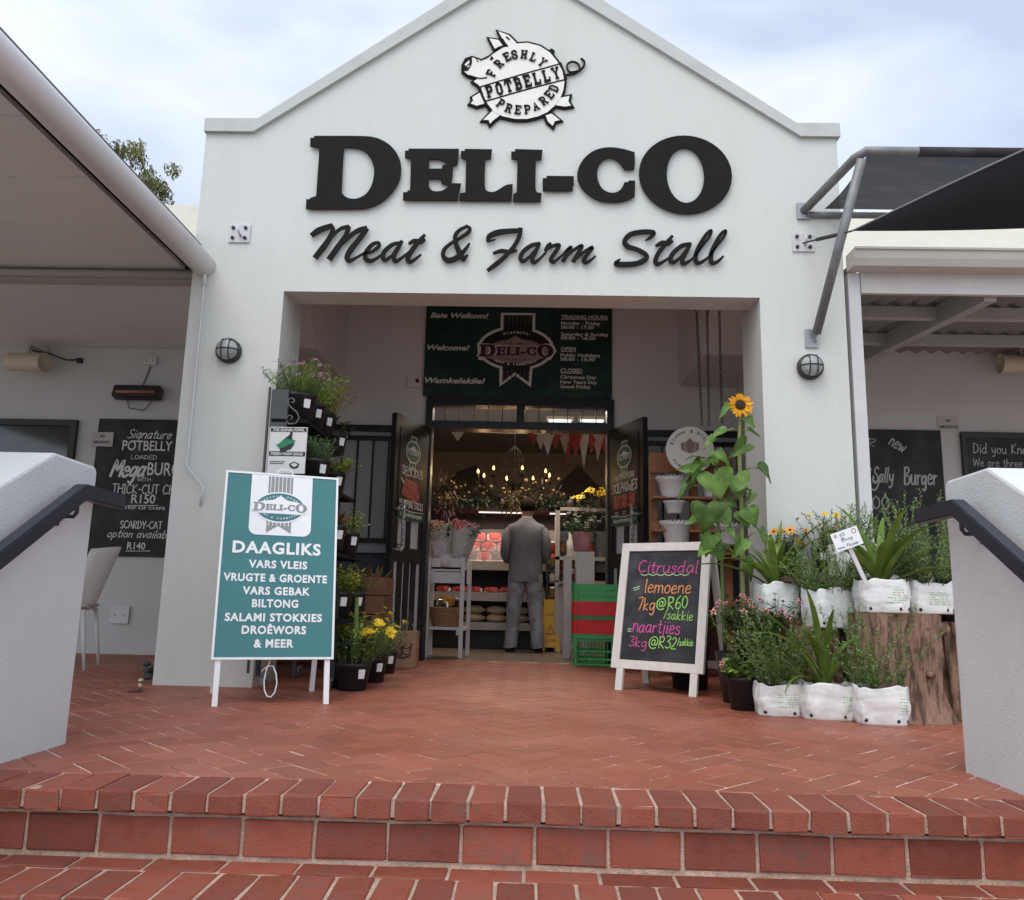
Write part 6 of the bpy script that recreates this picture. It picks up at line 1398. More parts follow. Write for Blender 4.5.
def sl(px0, py0, px1, py1, w_, Y=5.18, up=(0,-.7,.7), dy=-.03, stemx=None, dest=None, dp=None):
    a, b = onY(px0, py0, Y), onY(px1, py1, Y+dy); L_ = (b-a).length
    heart(dest or lv, a, b-a, Vector(up)+rv(.35), L_*.90, w_*.76, rnd.uniform(.15,.5))
    if stemx: s0_ = onY(*stemx, 5.22); m_ = s0_.lerp(a, .5)+Vector((0,0,.02)); (dp or pet).tube([s0_, m_, a], [.006,.005,.004], 5)
sl(731,407,717,414,.09,5.20); sl(746,418,757,426,.09,5.16); sl(726,431,706,437,.10,5.16,(0,-.6,.8),stemx=(740,432)); sl(748,430,764,436,.05,5.14,(.3,.2,.9),stemx=(740,434))
sl(746,444,728,458,.13,5.12,(0,-.8,.5),stemx=(740,460)); sl(758,468,776,479,.11,5.12,(0,-.7,.6),stemx=(741,474)); sl(752,493,746,508,.07,5.10,(.5,-.5,.5),stemx=(741,500)); sl(744,488,757,494,.06,5.16,(0,-.3,.9),stemx=(741,497))
sl(748,510,758,527,.15,5.12,(0,-.8,.5),stemx=(742,520)); sl(760,530,769,549,.08,5.10,(.4,-.6,.5),stemx=(742,545)); sl(741,512,750,528,.12,5.14,(0,-.8,.5)); sl(742,540,734,560,.12,5.10,(0,-.8,.5),stemx=(743,548)); sl(745,560,758,580,.13,5.14,(0,-.8,.5),stemx=(743,556))
obj('leaves', lv, G_SUN, t); obj('leaf_stalks', pet, SKIN_, t)
q = MB(); c = (SX(742,650).x, 5.24, 0); q.lathe([(0,0),(.11,0),(.15,.27),(.155,.30),(.14,.30),(.13,.26),(0,.26)], c, 24); obj('pot', q, BLACKP, t)
t = thing('sunflower', 'shorter sunflower plant with big heart shaped leaves and no flower yet', 'sunflower', (SX(722,650).x, 5.25, 0))
st2 = [Vector((SX(722,650).x+.06, 5.38, .24)), SX(723,600,5.24), SX(722,560,5.23), SX(718,520,5.22), SX(713,490,5.21), SX(716,466,5.20)]
q = MB(); q.tube(st2, [.014,.013,.012,.011,.010,.008], 8); obj('stem', q, M('sunflower_stem_green', (.13,.17,.06), .55), t)
lv = MB(); pet = MB(); kw = dict(dest=lv, dp=pet)
sl(706,466,680,474,.19,5.12,(0,-.55,.8),**kw); sl(700,458,686,452,.15,5.16,(0,-.4,.9),**kw); sl(716,456,734,462,.14,5.16,(0,-.5,.9),**kw); sl(714,474,722,501,.26,5.05,(0,-.9,.35),**kw); sl(693,486,673,499,.11,5.10,(-.3,-.5,.8),stemx=(714,490),**kw); sl(706,505,710,533,.29,5.02,(0,-.9,.35),stemx=(717,515),**kw); sl(720,512,734,526,.16,5.10,(0,-.7,.6),**kw); sl(712,535,704,556,.15,5.10,(0,-.8,.5),stemx=(720,545),**kw); sl(735,476,742,500,.2,5.12,(.3,-.8,.4),stemx=(715,478),**kw); sl(716,548,726,560,.16,5.12,(0,-.8,.5),**kw); sl(716,440,702,444,.1,5.18,(0,-.5,.8),**kw); sl(715,462,712,446,.12,5.14,(0,-.7,.4),**kw)
for px_, py_, dx_, dy_ in ((728,470,-14,4),(700,472,-12,9),(726,500,13,6),(700,520,-16,2),(727,530,12,8),(712,462,3,-10),(735,486,14,-3),(690,470,-14,-2),(724,548,13,5),(708,548,-12,8)):
    sl(px_, py_, px_+dx_, py_+dy_, rnd.uniform(.07,.12), 5.12, (rnd.uniform(-.4,.4), -.7, .6), stemx=(716,py_+8), **kw)
obj('leaves', lv, G_SUN, t); obj('leaf_stalks', pet, M('sunflower_stem_green', (.13,.17,.06)), t)
q = MB(); c = (SX(720,650).x-.06, 5.95, 0); c = (st2[0].x-.02, 5.26, 0); q.lathe([(0,0),(.09,0),(.12,.25),(.125,.27),(.11,.27),(.105,.24),(0,.24)], (c[0]+.10, c[1]+.16, 0), 24); obj('pot', q, BLACKP, t)
t, s = potted('potted_plant', 'leafy green plant in a black pot behind the folded chalk board legs', 'potted plant', (1.13, 5.98, 0), .15, .28, None, tagside=False); leafy(t, s, .28, .42, 40, .10, .05, G_MID, per=7)
# ================================================================== STACKED HARVEST CRATES
CG = M('crate_green', (.045,.36,.075), .38, .06, 6); CR_ = M('crate_red', (.70,.016,.014), .5, .06, 6); CGD = M('crate_green_dark', (.07,.22,.06), .45, .08, 6)
cc = onZ(594, 666); cx, cy = cc.x+.06, cc.y+.14; rot = R(-8)
def crect(w_, d_, n=5, r=.035):
    pts = []
    for sx, sy, a0 in ((1,1,0),(-1,1,90),(-1,-1,180),(1,-1,270)):
        for k in range(n+1): a = R(a0+90*k/n); pts.append((sx*(w_/2-r)+r*math.cos(a), sy*(d_/2-r)+r*math.sin(a)))
    return pts
def crate_at(lab, z, h, mat, w_=.50, d_=.34, lattice=False, rimh=None, ribs=False):
    t = thing('harvest_crate', lab, 'crate', (cx, cy, z), 'green and red plastic crates stacked by the door'); q = MB(); m3 = Matrix.Rotation(rot, 3, 'Z')
    o_ = crect(w_, d_); i_ = crect(w_-.02, d_-.02); n = len(o_); T = lambda p, z_: Vector((cx, cy, 0))+m3 @ Vector((p[0], p[1], 0))+Vector((0,0,z_))
    rh = rimh or h
    vs = [T(p, z+h-rh) for p in o_]+[T(p, z+h) for p in o_]+[T(p, z+h) for p in i_]+[T(p, z+h-rh) for p in i_]
    q.add(vs, [(a*n+k, a*n+(k+1)%n, ((a+1)%4)*n+(k+1)%n, ((a+1)%4)*n+k) for a in range(4) for k in range(n)], False)
    lips = [(z+h-.008, .008, 1.02)]
    if ribs: lips += [(z+h*.35, .006, 1.012), (z+h*.7, .006, 1.012)]
    for lz, lh, g in lips:
        og = crect(w_*g, d_*g*1.01); vs = [T(p, lz) for p in og]+[T(p, lz+lh) for p in og]+[T(p, lz+lh) for p in i_]+[T(p, lz) for p in i_]
        q.add(vs, [(a*n+k, a*n+(k+1)%n, ((a+1)%4)*n+(k+1)%n, ((a+1)%4)*n+k) for a in range(4) for k in range(n)])
    obj('rim', q, mat, t)
    q = MB(); q.add([T((-w_*.025+x, y), z+h*.5) for x, y in ()], []) if False else None
    nt_ = MB()
    for xx in (-w_/2+.06,):
        p = T((xx, -d_/2-.0015), z+h*.15); nt_.bar(p, p+Vector((0,0,h*.6)), .006, .003, up=(0,-1,0))
    obj('slot', nt_, BLACK, t)
    if lattice:
        q = MB(); lw, ld = w_*.88, d_*.88; zb = z
        cor = [(-lw/2,-ld/2),(lw/2,-ld/2),(lw/2,ld/2),(-lw/2,ld/2)]; zt = z+h-rh
        for a in range(4):
            p, r_ = Vector(cor[a]), Vector(cor[(a+1)%4]); ln_ = (r_-p).length; kk = int(ln_/.032)
            for k in range(kk+1):
                b0 = p.lerp(r_, k/kk)
                q.bar(T(b0, zb+.02), T(b0, zt), .019, .006)
            for z_ in (zb+.012, zb+.06, (zb+zt)/2+.01, zt-.012): q.bar(T(p, z_), T(r_, z_), .006, .018)
        for xx, yy in cor: q.bar(T((xx*.97, yy*.97), zb), T((xx*.97, yy*.97), zt), .05, .03)
        q.bar(T((0,-ld/2), zb+.006), T((0,ld/2), zb+.006), lw*.98, .008)
        obj('lattice', q, mat, t)
        for sx in (-1,):
            q = MB()
            for k in (-.35,-.02,.3): q.tube([T((-w_/2+.0, k*d_), z+h*.62), T((-w_/2-.02, k*d_-.04), z+.05), T((-w_/2+.02, k*d_-.08), z+.01)], .004, 5)
            q.tube([T((-w_/2+.05, -d_/2), z+h*.62), T((-w_/2+.02, -d_/2-.02), z+.03)], .004, 5); q.tube([T((-w_/2+.16, -d_/2), z+h*.62), T((-w_/2+.12, -d_/2-.02), z+.02)], .004, 5)
            obj('wire_handle', q, M('wire_green_grey', (.18,.22,.17), .4), t)
z = 0.0
for lab, h_, mt_, kw in (('bottom green crate with lattice sides, under all the others', .285, CG, dict(lattice=True, rimh=.04)), ('lower red crate just above the bottom lattice crate', .125, CR_, dict(w_=.505, d_=.345)), ('thin green crate between the two red ones', .04, CGD, dict(w_=.50)), ('upper red crate under the green ones', .125, CR_, dict(w_=.505, d_=.345)), ('third green crate from the top, resting on red', .05, CG, {}), ('second green crate from the top', .05, CG, {}), ('topmost green crate of the stack', .055, CG, {})):
    crate_at(lab, z, h_, mt_, **kw); z += h_+.0025
# ================================================================== INSIDE THE SHOP
def lamp(c, e, col=(1,.62,.28), r=.03):
    l = bpy.data.lights.new('bulb_light', 'POINT'); l.energy = e; l.color = col; l.shadow_soft_size = r; o = bpy.data.objects.new('bulb_light', l); C.objects.link(o); o.location = c; return o
BULB = M('warm_bulb', (1,.52,.16), .4, 0, 5, emit=3.0); TUBEL = M('cool_tube', (.85,.95,.9), .4, 0, 5, emit=1.3)
IRON = M('chandelier_iron', (.008,.006,.005), .8, .2, 20, spec=.1)
YH = 9.75; cz = onY(514, 478, YH); t = thing('chandelier', 'black wire cage chandelier with glowing candle bulbs inside the shop', 'chandelier', (cz.x, YH, cz.z))
q = MB(); q.tube([(cz.x,YH,cz.z-.15),(cz.x,YH,3.1)], .007, 6); q.lathe([(.0,.40),(.03,.38),(.03,.36),(.0,.34)], cz, 12); q.lathe([(0,-.16),(.035,-.13),(.04,-.06),(.015,0),(.02,.1),(.0,.12)], cz, 12)
for k in range(12):
    a = 2*math.pi*k/12; q.tube([cz+Vector((r_*math.cos(a), r_*math.sin(a), z_)) for r_, z_ in ((.02,.38),(.07,.32),(.12,.2),(.135,.08),(.11,-.04),(.05,-.1))], .0045, 5)
for r_, z_ in ((.12,.2),(.135,.08)): q.tube([cz+Vector((r_*math.cos(2*math.pi*k/20), r_*math.sin(2*math.pi*k/20), z_)) for k in range(21)], .004, 5)
obj('cage', q, IRON, t)
for k in range(8):
    a = 2*math.pi*(k+.3)/8; rr_ = .44; e = Vector((math.cos(a), math.sin(a), 0)); q = MB()
    q.tube([cz+e*.03+Vector((0,0,-.09)), cz+e*.16+Vector((0,0,-.17)), cz+e*.32+Vector((0,0,-.16)), cz+e*.42+Vector((0,0,-.1)), cz+e*rr_+Vector((0,0,-.04))], .006, 6)
    q.lathe([(0,-.01),(.035,0),(.03,-.008),(0,-.012)], cz+e*rr_+Vector((0,0,-.03)), 12); q.lathe([(.012,-.03),(.012,.035),(0,.036)], cz+e*rr_, 10); ar = obj('arm', q, IRON, t)
    q = MB(); q.lathe([(.009,.035),(.014,.05),(.011,.068),(0,.088)], cz+e*rr_, 10); obj('bulb', q, BULB, ar)
    if k % 2 == 0: lp_ = lamp(cz+e*(rr_-.06)+Vector((0,0,.06)), 3.0)
# ceiling tubes seen through the transom
for px, lab, e_ in ((560,'glowing fluorescent ceiling fitting left of its twin behind the transom',1),(592,'glowing fluorescent ceiling fitting right of its twin behind the transom',1)):
    c = onY(px, 421, 10.6); t = thing('ceiling_light', lab, 'ceiling light', c, 'fluorescent fittings on the shop ceiling'); q = MB(); q.box(c+Vector((0,0,.03)), (.36,.14,.04)); obj('housing', q, WHITEV, t); q = MB(); q.box(c, (.30,.08,.02)); obj('tube', q, TUBEL, t)
l = bpy.data.lights.new('fitting_glow', 'AREA'); l.size = 1.2; l.energy = 42; l.color = (1,.86,.70); o = bpy.data.objects.new('fitting_glow', l); C.objects.link(o); o.location = (onY(576,421,10.6).x-.5, 9.6, 2.95)
# display counter
t = thing('display_counter', 'lit deli display counter with grey shelf rails behind the standing man', 'counter', (0, 10.6, 0))
RAIL = M('counter_rail', (.34,.31,.29), .5, .08, 6); DKI = M('counter_dark', (.04,.035,.032), .6, .2, 5)
CX0, CX1 = -1.9, .95
for y0, y1, z0, z1, nm in ((10.0,10.7,.93,1.03,'counter_top'),(9.98,10.7,.56,.66,'shelf'),(9.98,10.7,.22,.31,'shelf')):
    q = MB(); q.bx(CX0, CX1, y0, y1, z0, z1); obj(nm, q, RAIL, t)
q = MB(); q.bx(CX0, CX1, 10.72, 10.78, 0, 1.75); q.bx(CX0, CX0+.04, 10.0, 10.7, 0, .92); q.bx(CX1-.04, CX1, 10.0, 10.7, 0, .92); q.bx(CX0, CX1, 10.2, 10.72, 0, .2); obj('back_panel', q, DKI, t)
q = MB(); q.bx(CX0, CX1, 10.1, 10.7, 1.66, 1.72); obj('canopy', q, DKI, t)
q = MB(); q.bx(-.66, -.06, 10.14, 10.16, 1.635, 1.65); q.bx(.22, .42, 10.14, 10.16, 1.635, 1.65); obj('light_strip', q, M('strip_light', (1,.93,.86), .4, 0, 5, emit=.85), t)
l = bpy.data.lights.new('strip_glow', 'AREA'); l.shape = 'RECTANGLE'; l.size = 1.7; l.size_y = .05; l.energy = 7; l.color = (1,.62,.52); o = bpy.data.objects.new('strip_glow', l); C.objects.link(o); o.location = (-.1, 10.3, 1.61)
q = MB(); q.bx(CX0, CX1, 9.995, 10.0, 1.04, 1.42); obj('glass_front', q, GLASS, t)
MEAT = M('packed_meat', (.40,.03,.028), .3, .4, 18, isl=.3, col2=(.55,.16,.13), mask=(.5,.7)); REDP = M('red_pack', (.55,.03,.03), .3, .25, 20, isl=.2)
def tray(name, lab, c, d, mat, cat, group, rot=0):
    t = thing(name, lab, cat, c, group); q = MB(); q.box((c[0], c[1], c[2]+d[2]/2), d, Matrix.Rotation(rot, 3, 'Z'), bev=min(d)*.3); obj('tray', q, WHITEV, t)
    q = MB()
    for k in range(3): q.box((c[0]+rnd.uniform(-.02,.02), c[1]-.01+rnd.uniform(-.01,.0), c[2]+d[2]*.5+k*.012), (d[0]*.84, d[1]*.88, d[2]*.8), Matrix.Rotation(rot+rnd.uniform(-.1,.1), 3, 'Z'), bev=d[2]*.3)
    obj('meat', q, mat, t)
PLACE = ('leftmost','second from the left','third from the left','fourth from the left','fifth from the left','sixth from the left','seventh from the left')
for k in range(7): tray('meat_tray', 'white tray of red meat on the middle counter shelf, '+PLACE[k], (-1.05+k*.19, 10.08, .66), (.17,.12,.05), MEAT, 'meat tray', 'meat trays on the middle shelf')
k = 0
for r_, n_ in ((0,7),(1,6),(2,5)):
    for i in range(n_):
        lab = ('red meat pack in the %s row of the glass display, ' % ('bottom','middle','top')[r_])+PLACE[i]
        tray('meat_pack', lab, (-1.0+i*.20+.06*r_, 10.40+r_*.08, 1.05+r_*.13), (.18,.14,.10), REDP, 'meat pack', 'red meat packs in the glass display')
SACK = M('flour_sack', (.42,.33,.23), .8, .1, 12, .2, 60)
for i in range(6):
    for r_ in range(2):
        c = (-.95+i*.27, 10.12, .31+r_*.095); q = MB(); vs, fs = [], []
        q.ball((c[0], c[1], c[2]+.05), .13, 16, (1,.8,.40)); q.box((c[0]+.125, c[1]-.02, c[2]+.05), (.02,.10,.03), bev=.006)
        tag(obj('flour_sack', q, SACK), 'plump beige sack on the lowest counter shelf, %s layer, %s' % (('bottom','top')[r_], PLACE[i]), 'sack', 'beige sacks under the counter')
for k in range(3):
    c = (-.75+.34*k, 10.2, 1.035); t = thing('glass_cloche', ('clear glass dome on the counter at its left end','clear glass dome on the counter in the middle of three','clear glass dome on the counter nearest the standing man')[k], 'cake dome', c, 'glass domes on the deli counter')
    q = MB(); q.lathe([(.14,.02),(.14,.10),(.11,.17),(.05,.2),(0,.2)], c, 20); q.ball((c[0],c[1],c[2]+.215), .018, 8); obj('dome', q, GLASS, t); q = MB(); q.lathe([(0,0),(.15,0),(.15,.015),(0,.018)], c, 20); obj('plate', q, WHITEV, t)
    q = MB(); q.ball((c[0],c[1],c[2]+.07), .09, 12, (1,1,.7)); obj('cake', q, M('dark_cake', (.12,.05,.03), .8, .3, 20), t)
# jars on a tiered rack right of the man
JARM = [M('jar_%s' % n_, c_, .3, .3, 10) for n_, c_ in (('amber',(.22,.09,.03)),('red',(.25,.03,.02)),('olive',(.12,.10,.03)),('cream',(.42,.36,.27)))]
t = thing('jar_rack', 'dark tiered rack of jars behind and right of the standing man', 'rack', (.55, 9.95, 0)); q = MB()
for z_ in (.62,.80,.98,1.16): q.bx(.18, .78, 9.9, 10.0, z_-.02, z_)
q.bx(.18,.21,9.9,10.0,0,1.4); q.bx(.75,.78,9.9,10.0,0,1.4); obj('shelves', q, DKI, t)
RW = ('lowest','second lowest','second highest','highest')
for r_, z_ in enumerate((.62,.80,.98,1.16)):
    for i in range(5):
        c = (.26+i*.115, 9.93, z_); t = thing('jar', 'small lidded jar on the %s rack shelf, %s' % (RW[r_], PLACE[i]), 'jar', c, 'jars on the dark rack'); q = MB(); q.lathe([(0,0),(.038,0),(.04,.01),(.04,.085),(.03,.1),(.03,.11)], c, 12); obj('glass', q, JARM[(i*7+r_*3)%4], t); q = MB(); q.lathe([(.034,.105),(.034,.125),(0,.126)], c, 12); obj('lid', q, (WHITEV, DKI, REDP)[(i+r_)%3], t)
# dried flowers and garland above the counter
DRY = [leafmat('dried_%s' % n_, c_, .4) for n_, c_ in (('tan',(.12,.085,.05)),('dark',(.035,.03,.02)),('mauve',(.10,.06,.07)),('straw',(.20,.15,.08)),('ivy',(.02,.05,.028)))]
def bunch(lab, px, py, Y, r, m_, n=150, name='dried_bouquet', cat='dried flowers', group='dried flower bunches hanging over the counter', ll=.08):
    c = onY(px, py, Y); t = thing(name, lab, cat, c, group); q = MB()
    for i in range(n):
        d = rv().normalized(); p = c+d*r*rnd.uniform(.2,1); blade(q, p, d+Vector((0,0,-.3)), ll*rnd.uniform(.5,1.3), .016*rnd.uniform(.7,1.6), .4, 2)
    obj('stems', q, m_, t)
    q = MB()
    for i in range(14): d = rv().normalized(); q.ball(c+d*r*rnd.uniform(.5,1), rnd.uniform(.012,.026), 6)
    obj('flower_heads', q, DRY[3] if m_ is not DRY[3] else DRY[2], t)
    return t
for a in (('pale straw bunch of dried flowers at the left edge of the doorway',445,490,9.9,.22,DRY[0]),('mauve dried flower bunch below the straw one at the left',446,510,9.8,.18,DRY[2]),('dark dried foliage bunch between the left bulbs and the counter light',476,498,10.2,.26,DRY[1]),('straw coloured bunch right below the chandelier cage',512,500,10.0,.2,DRY[0]),('dark drooping foliage bunch right of the chandelier',542,492,10.1,.27,DRY[1]),('mauve dried flower bunch behind the head of the man',556,502,10.3,.2,DRY[2])): bunch(*a)
t = thing('ivy_garland', 'dark green ivy garland draped along the top of the lit counter', 'garland', (-.2, 10.08, 1.74)); q = MB()
for i in range(420): p = Vector((rnd.uniform(-1.4,.8), 10.08+rnd.uniform(-.06,.06), 1.75+rnd.uniform(-.06,.07))); blade(q, p, rv()+Vector((0,0,-.2)), .07, .04, .5, 2)
obj('leaves', q, DRY[4], t)
# bunting
t = thing('bunting', 'string of red and white cloth pennants across the top of the doorway', 'bunting', (.35, 8.55, 2.4)); s0_, s1_ = onY(455,431,8.6), onY(622,431,8.6)
q = MB(); q.tube([s0_.lerp(s1_, k/10)-Vector((0,0,.03*math.sin(math.pi*k/10))) for k in range(11)], .004, 5); obj('string', q, WHITEV, t)
FLG = [M('flag_red', (.22,.03,.03), .8, .15, 20), M('flag_white', (.36,.33,.30), .8, .15, 16), M('flag_pattern', (.30,.25,.23), .8, .2, 40, col2=(.25,.05,.05), mask=(.5,.58))]
for px, ht, mi in ((458,.10,1),(533,.13,0),(541,.20,1),(548,.26,1),(556,.18,0),(565,.24,2),(568,.34,0),(576,.28,0),(584,.40,1),(592,.22,0),(598,.3,2),(606,.3,0)):
    c = onY(px, 432, 8.6); q = MB(); tw = R(rnd.uniform(-40,40)); e = Vector((math.cos(tw), math.sin(tw), 0))*.075
    n_ = 4; vs = []
    for k in range(n_+1): z_ = k/n_; vs += [c-e*(1-z_)+Vector((0,.01*math.sin(z_*5),-ht*z_)), c+e*(1-z_)+Vector((0,-.012*math.sin(z_*4),-ht*z_))]
    q.add(vs, [(2*k,2*k+1,2*k+3,2*k+2) for k in range(n_)], True); obj('pennant', q, FLG[mi], t)
# cabinet, pots and stands on the right
a, b = onY(556,507,9.8), onY(612,507,9.8); t = thing('white_cabinet', 'open fronted white frame cabinet just inside the right door', 'cabinet', ((a.x+b.x)/2, 9.9, 0)); q = MB(); zt = a.z
q.bx(a.x, a.x+.05, 9.8, 10.2, .8, zt); q.bx(a.x, b.x, 9.8, 10.2, zt-.04, zt); q.bx(b.x-.05, b.x, 9.8, 10.2, .8, zt); q.bx(a.x, b.x, 9.8, 10.2, 1.06, 1.1); q.bx(a.x, b.x, 9.8, 10.2, 0, .82); obj('frame', q, M('cabinet_white', (.45,.42,.39), .6), t); q = MB(); q.bx(a.x+.05, b.x-.05, 10.18, 10.2, .8, zt); obj('back', q, DKI, t)
for k, (px, py, r_, h_, m_, lab) in enumerate(((572,500,.05,.14,DKI,'small dark bottle on top of the white cabinet at its left'),(580,500,.05,.16,DKI,'small dark bottle beside another on top of the white cabinet'),(570,549,.045,.30,WHITEV,'slim pale bottle standing in the white cabinet at its left'),(577,549,.045,.30,WHITEV,'slim pale bottle standing in the white cabinet beside its twin'))):
    c = onY(px, py, 9.72 if py < 520 else 9.9); c.y = 9.9; c.z = zt+.001 if py < 520 else 1.101; q = MB(); q.lathe([(0,0),(r_,0),(r_,h_*.6),(r_*.4,h_*.75),(r_*.4,h_),(0,h_)], c, 14); tag(obj('bottle', q, m_), lab, 'bottle')
c = onY(592, 500, 9.75); c.z = zt; t = thing('flower_bunch', 'yellow and brown flower bunch on top of the white cabinet', 'flowers', c); leafy(t, c, .25, .2, 30, .07, .03, DRY[1], per=5, flowers=P_YEL, fn=16, fsize=.05, petals=9)
def ftub(lab, c, r, h, mat, fl): 
    t = thing('flower_pot', lab, 'potted flowers', c); q = MB(); q.lathe([(0,0),(r*.7,0),(r,h),(r*.94,h),(r*.9,h*.85),(0,h*.82)], c, 20); obj('pot', q, mat, t); leafy(t, Vector(c)+Vector((0,0,h*.85)), r*2.2, r*2.4, 46, .05, .02, G_DARK, per=8, flowers=fl, fn=26, fsize=.03); return t
st_ = onY(583, 552, 8.75); 
t = thing('white_box_stand', 'white boxes stacked as a stand behind the green crates', 'stand', (st_.x, 8.75, 0)); q = MB(); q.box((st_.x+.02, 8.78, st_.z/2-.0), (.19,.26,st_.z), bev=.004); q.box((st_.x+.02,8.66,st_.z*.62), (.192,.03,.006)); obj('box', q, M('stand_white', (.55,.54,.52), .5), t); q = MB(); q.box((st_.x-.16, 8.8, st_.z*.48), (.08,.2,st_.z*.96), bev=.004); obj('side_box', q, M('stand_white', (.55,.54,.52), .5), t)
ftub('pink flower pot with white blossoms on the white box stand', (st_.x-.02, 8.7, st_.z+.003), .11, .20, M('pot_pink', (.45,.22,.23), .5, .05, 6), P_WHT)
c = onZ(574, 652); cz_ = onY(566, 590, c.y).z; t = thing('white_planter_stand', 'square white planter on legs between the wet floor sign and crates', 'planter', c); q = MB(); q.bx(c.x-.11, c.x+.13, c.y-.12, c.y+.12, cz_-.25, cz_); obj('box', q, M('stand_white', (.55,.54,.52), .5), t)
for sx in (-.08,.10):
    for sy in (-.1,.1):
        q = MB(); q.bx(c.x+sx-.018, c.x+sx+.018, c.y+sy-.018, c.y+sy+.018, 0, cz_-.25); obj('leg', q, M('stand_white', (.55,.54,.52)), t)
t = thing('orchid_bunch', 'pink and white flowers growing from the square white planter', 'flowers', (c.x, c.y, cz_)); leafy(t, (c.x, c.y, cz_-.02), .25, .25, 40, .08, .03, DRY[1], per=6, flowers=P_PINK, fn=14, fsize=.04)
# wet floor sign
c = onZ(550, 651); hz = onY(552, 597, c.y).z; t = thing('wet_floor_sign', 'yellow folding wet floor sign standing right of the man', 'floor sign', c); YW = M('sign_yellow', (.55,.33,.02), .45, .08, 6)
for s_ in (-1, 1):
    v = Vector((0, -s_*.16, hz)).normalized(); f = Frame(c+Vector((0, s_*.16, 0)), (1,0,0), v, (0, s_*-1*-1, 0) if False else None); 
    if s_ < 0: f.n = -f.n if f.n.y > 0 else f.n
    L_ = Vector((0,.16,hz)).length; q = MB(); q.poly(f, [[(-.115,0),(-.07,0),(-.06,.05),(.06,.05),(.07,0),(.115,0),(.08,L_-.03),(.055,L_),(-.055,L_),(-.08,L_-.03)]], .012); obj('panel', q, YW, t)
    if s_ < 0:
        q = MB(); g2 = f; q.poly(f, [ccw([(-.06,.20),(.06,.20),(0,.32)])], 0, .003); q.m = 1; q.poly(f, [ccw([(-.04,.213),(.04,.213),(0,.295)])], 0, .0045); q.m = 0; text(q, f, 'CAUTION', 0, .42, .03, .11, 'c', .03, off=.003); text(q, f, 'WET FLOOR', 0, .12, .026, .12, 'c', .03, off=.003); q.stroke(f, [(0,.23),(0,.28)], .012, .006, 0, 1); obj('print', q, [M('sign_red', (.4,.05,.04), .5), YW], t)
# white plant table at the left of the doorway with basket and bouquets
c0 = onZ(433, 657); c1 = onZ(464, 657); ty = 8.42; TX0, TX1 = onY(428,600,ty).x, onY(467,600,ty).x; tz = onY(445, 559, ty-.05).z; TW = M('table_white', (.56,.545,.53), .5, .05, 6)
t = thing('plant_table', 'white two tier wooden plant table just inside the left door', 'table', ((TX0+TX1)/2, ty+.15, 0))
q = MB(); q.bx(TX0, TX1-.03, ty, ty+.012, tz-.12, tz+.01); q.bx(TX0, TX1-.03, ty+.001, ty+.012, tz-.24, tz-.128); q.bx(TX0, TX1, ty, ty+.34, tz-.10, tz-.08); q.bx(TX1-.012, TX1, ty+.02, ty+.34, tz-.24, tz); obj('box', q, TW, t)
for x, y in ((TX1-.05, ty-.02), (TX1-.005, ty+.32), (TX0+.0, ty-.02), (TX0, ty+.32)):
    q = MB(); q.bx(x-.02, x+.02, y-.018, y+.018, 0, tz-(.0 if y > ty else -.02)); obj('leg', q, TW, t)
q = MB(); q.bx(TX0-.02, TX1, ty, ty+.34, .27, .30); q.bx(TX1-.1, TX1-.03, ty-.01, ty+.01, .22, .29); obj('shelf', q, TW, t)
bc = Vector(((TX0+TX1)/2-.02, ty+.16, .302)); t = thing('wicker_basket', 'brown wicker basket of wrapped goods on the low shelf of the white table', 'basket', bc); q = MB()
for k in range(9): z_ = k*.021; r_ = .135+.0045*k; q.tube([bc+Vector(((r_+.004*(i%2 if k%2 else (i+1)%2))*math.cos(2*math.pi*i/40), (r_+.004*(i%2 if k%2 else (i+1)%2))*math.sin(2*math.pi*i/40), z_+.012)) for i in range(41)], .0125, 5, False)
q.lathe([(0,.01),(.13,.01),(.165,.18)], bc, 24); obj('weave', q, M('wicker', (.30,.16,.07), .7, .25, 30), t)
q = MB()
for i in range(16): q.box(bc+Vector((rnd.uniform(-.09,.09), rnd.uniform(-.09,.09), .2+rnd.uniform(0,.08))), (.09,.03,.07), Matrix.Rotation(rnd.uniform(0,3), 3, 'Z') @ Matrix.Rotation(rnd.uniform(-.6,.6), 3, 'X'), bev=.01); q.m = i % 3
obj('wrapped_goods', q, [M('foil_wrap', (.55,.53,.53), .2, .5, 40, metal=.6), P_ORG, DRY[1]], t)
WRAP = M('bouquet_wrap', (.42,.40,.38), .35, .25, 14, .6, 20)
def bouquet(lab, c, h, r, lean, m2):
    t = thing('wrapped_bouquet', lab, 'bouquet', c); q = MB(); n = 22; vs = []; fs = []
    for i in range(6):
        z_ = i/5
        for k in range(n): a = 2*math.pi*k/n; rr_ = (.06+(r-.06)*z_**.8)*(1+.10*math.sin(k*6*math.pi/22+.5*i)+.05*math.sin(k*10*math.pi/22)); vs.append(Vector(c)+Vector((rr_*math.cos(a)+lean*z_, rr_*math.sin(a)*.7, h*z_*(1+.10*math.sin(k*8*math.pi/22)*(z_>.7)))))
    for i in range(5):
        for k in range(n): fs.append((i*n+k, i*n+(k+1)%n, (i+1)*n+(k+1)%n, (i+1)*n+k))
    q.add(vs, fs, False); obj('paper', q, WRAP, t); top = Vector(c)+Vector((lean, -.02, h*.98)); q = MB()
    for i in range(20): flower(q, top+Vector((rnd.uniform(-r,r)*.7, rnd.uniform(-r,r)*.5, rnd.uniform(-.02,.07))), (rnd.uniform(-.5,.5), -1, .6), .035, 7, 2)
    obj('flowers', q, [m2, P_BRN], t)
    leafy(t, top-Vector((0,0,.12)), r*1.6, .2, 16, .07, .03, DRY[4], per=5)
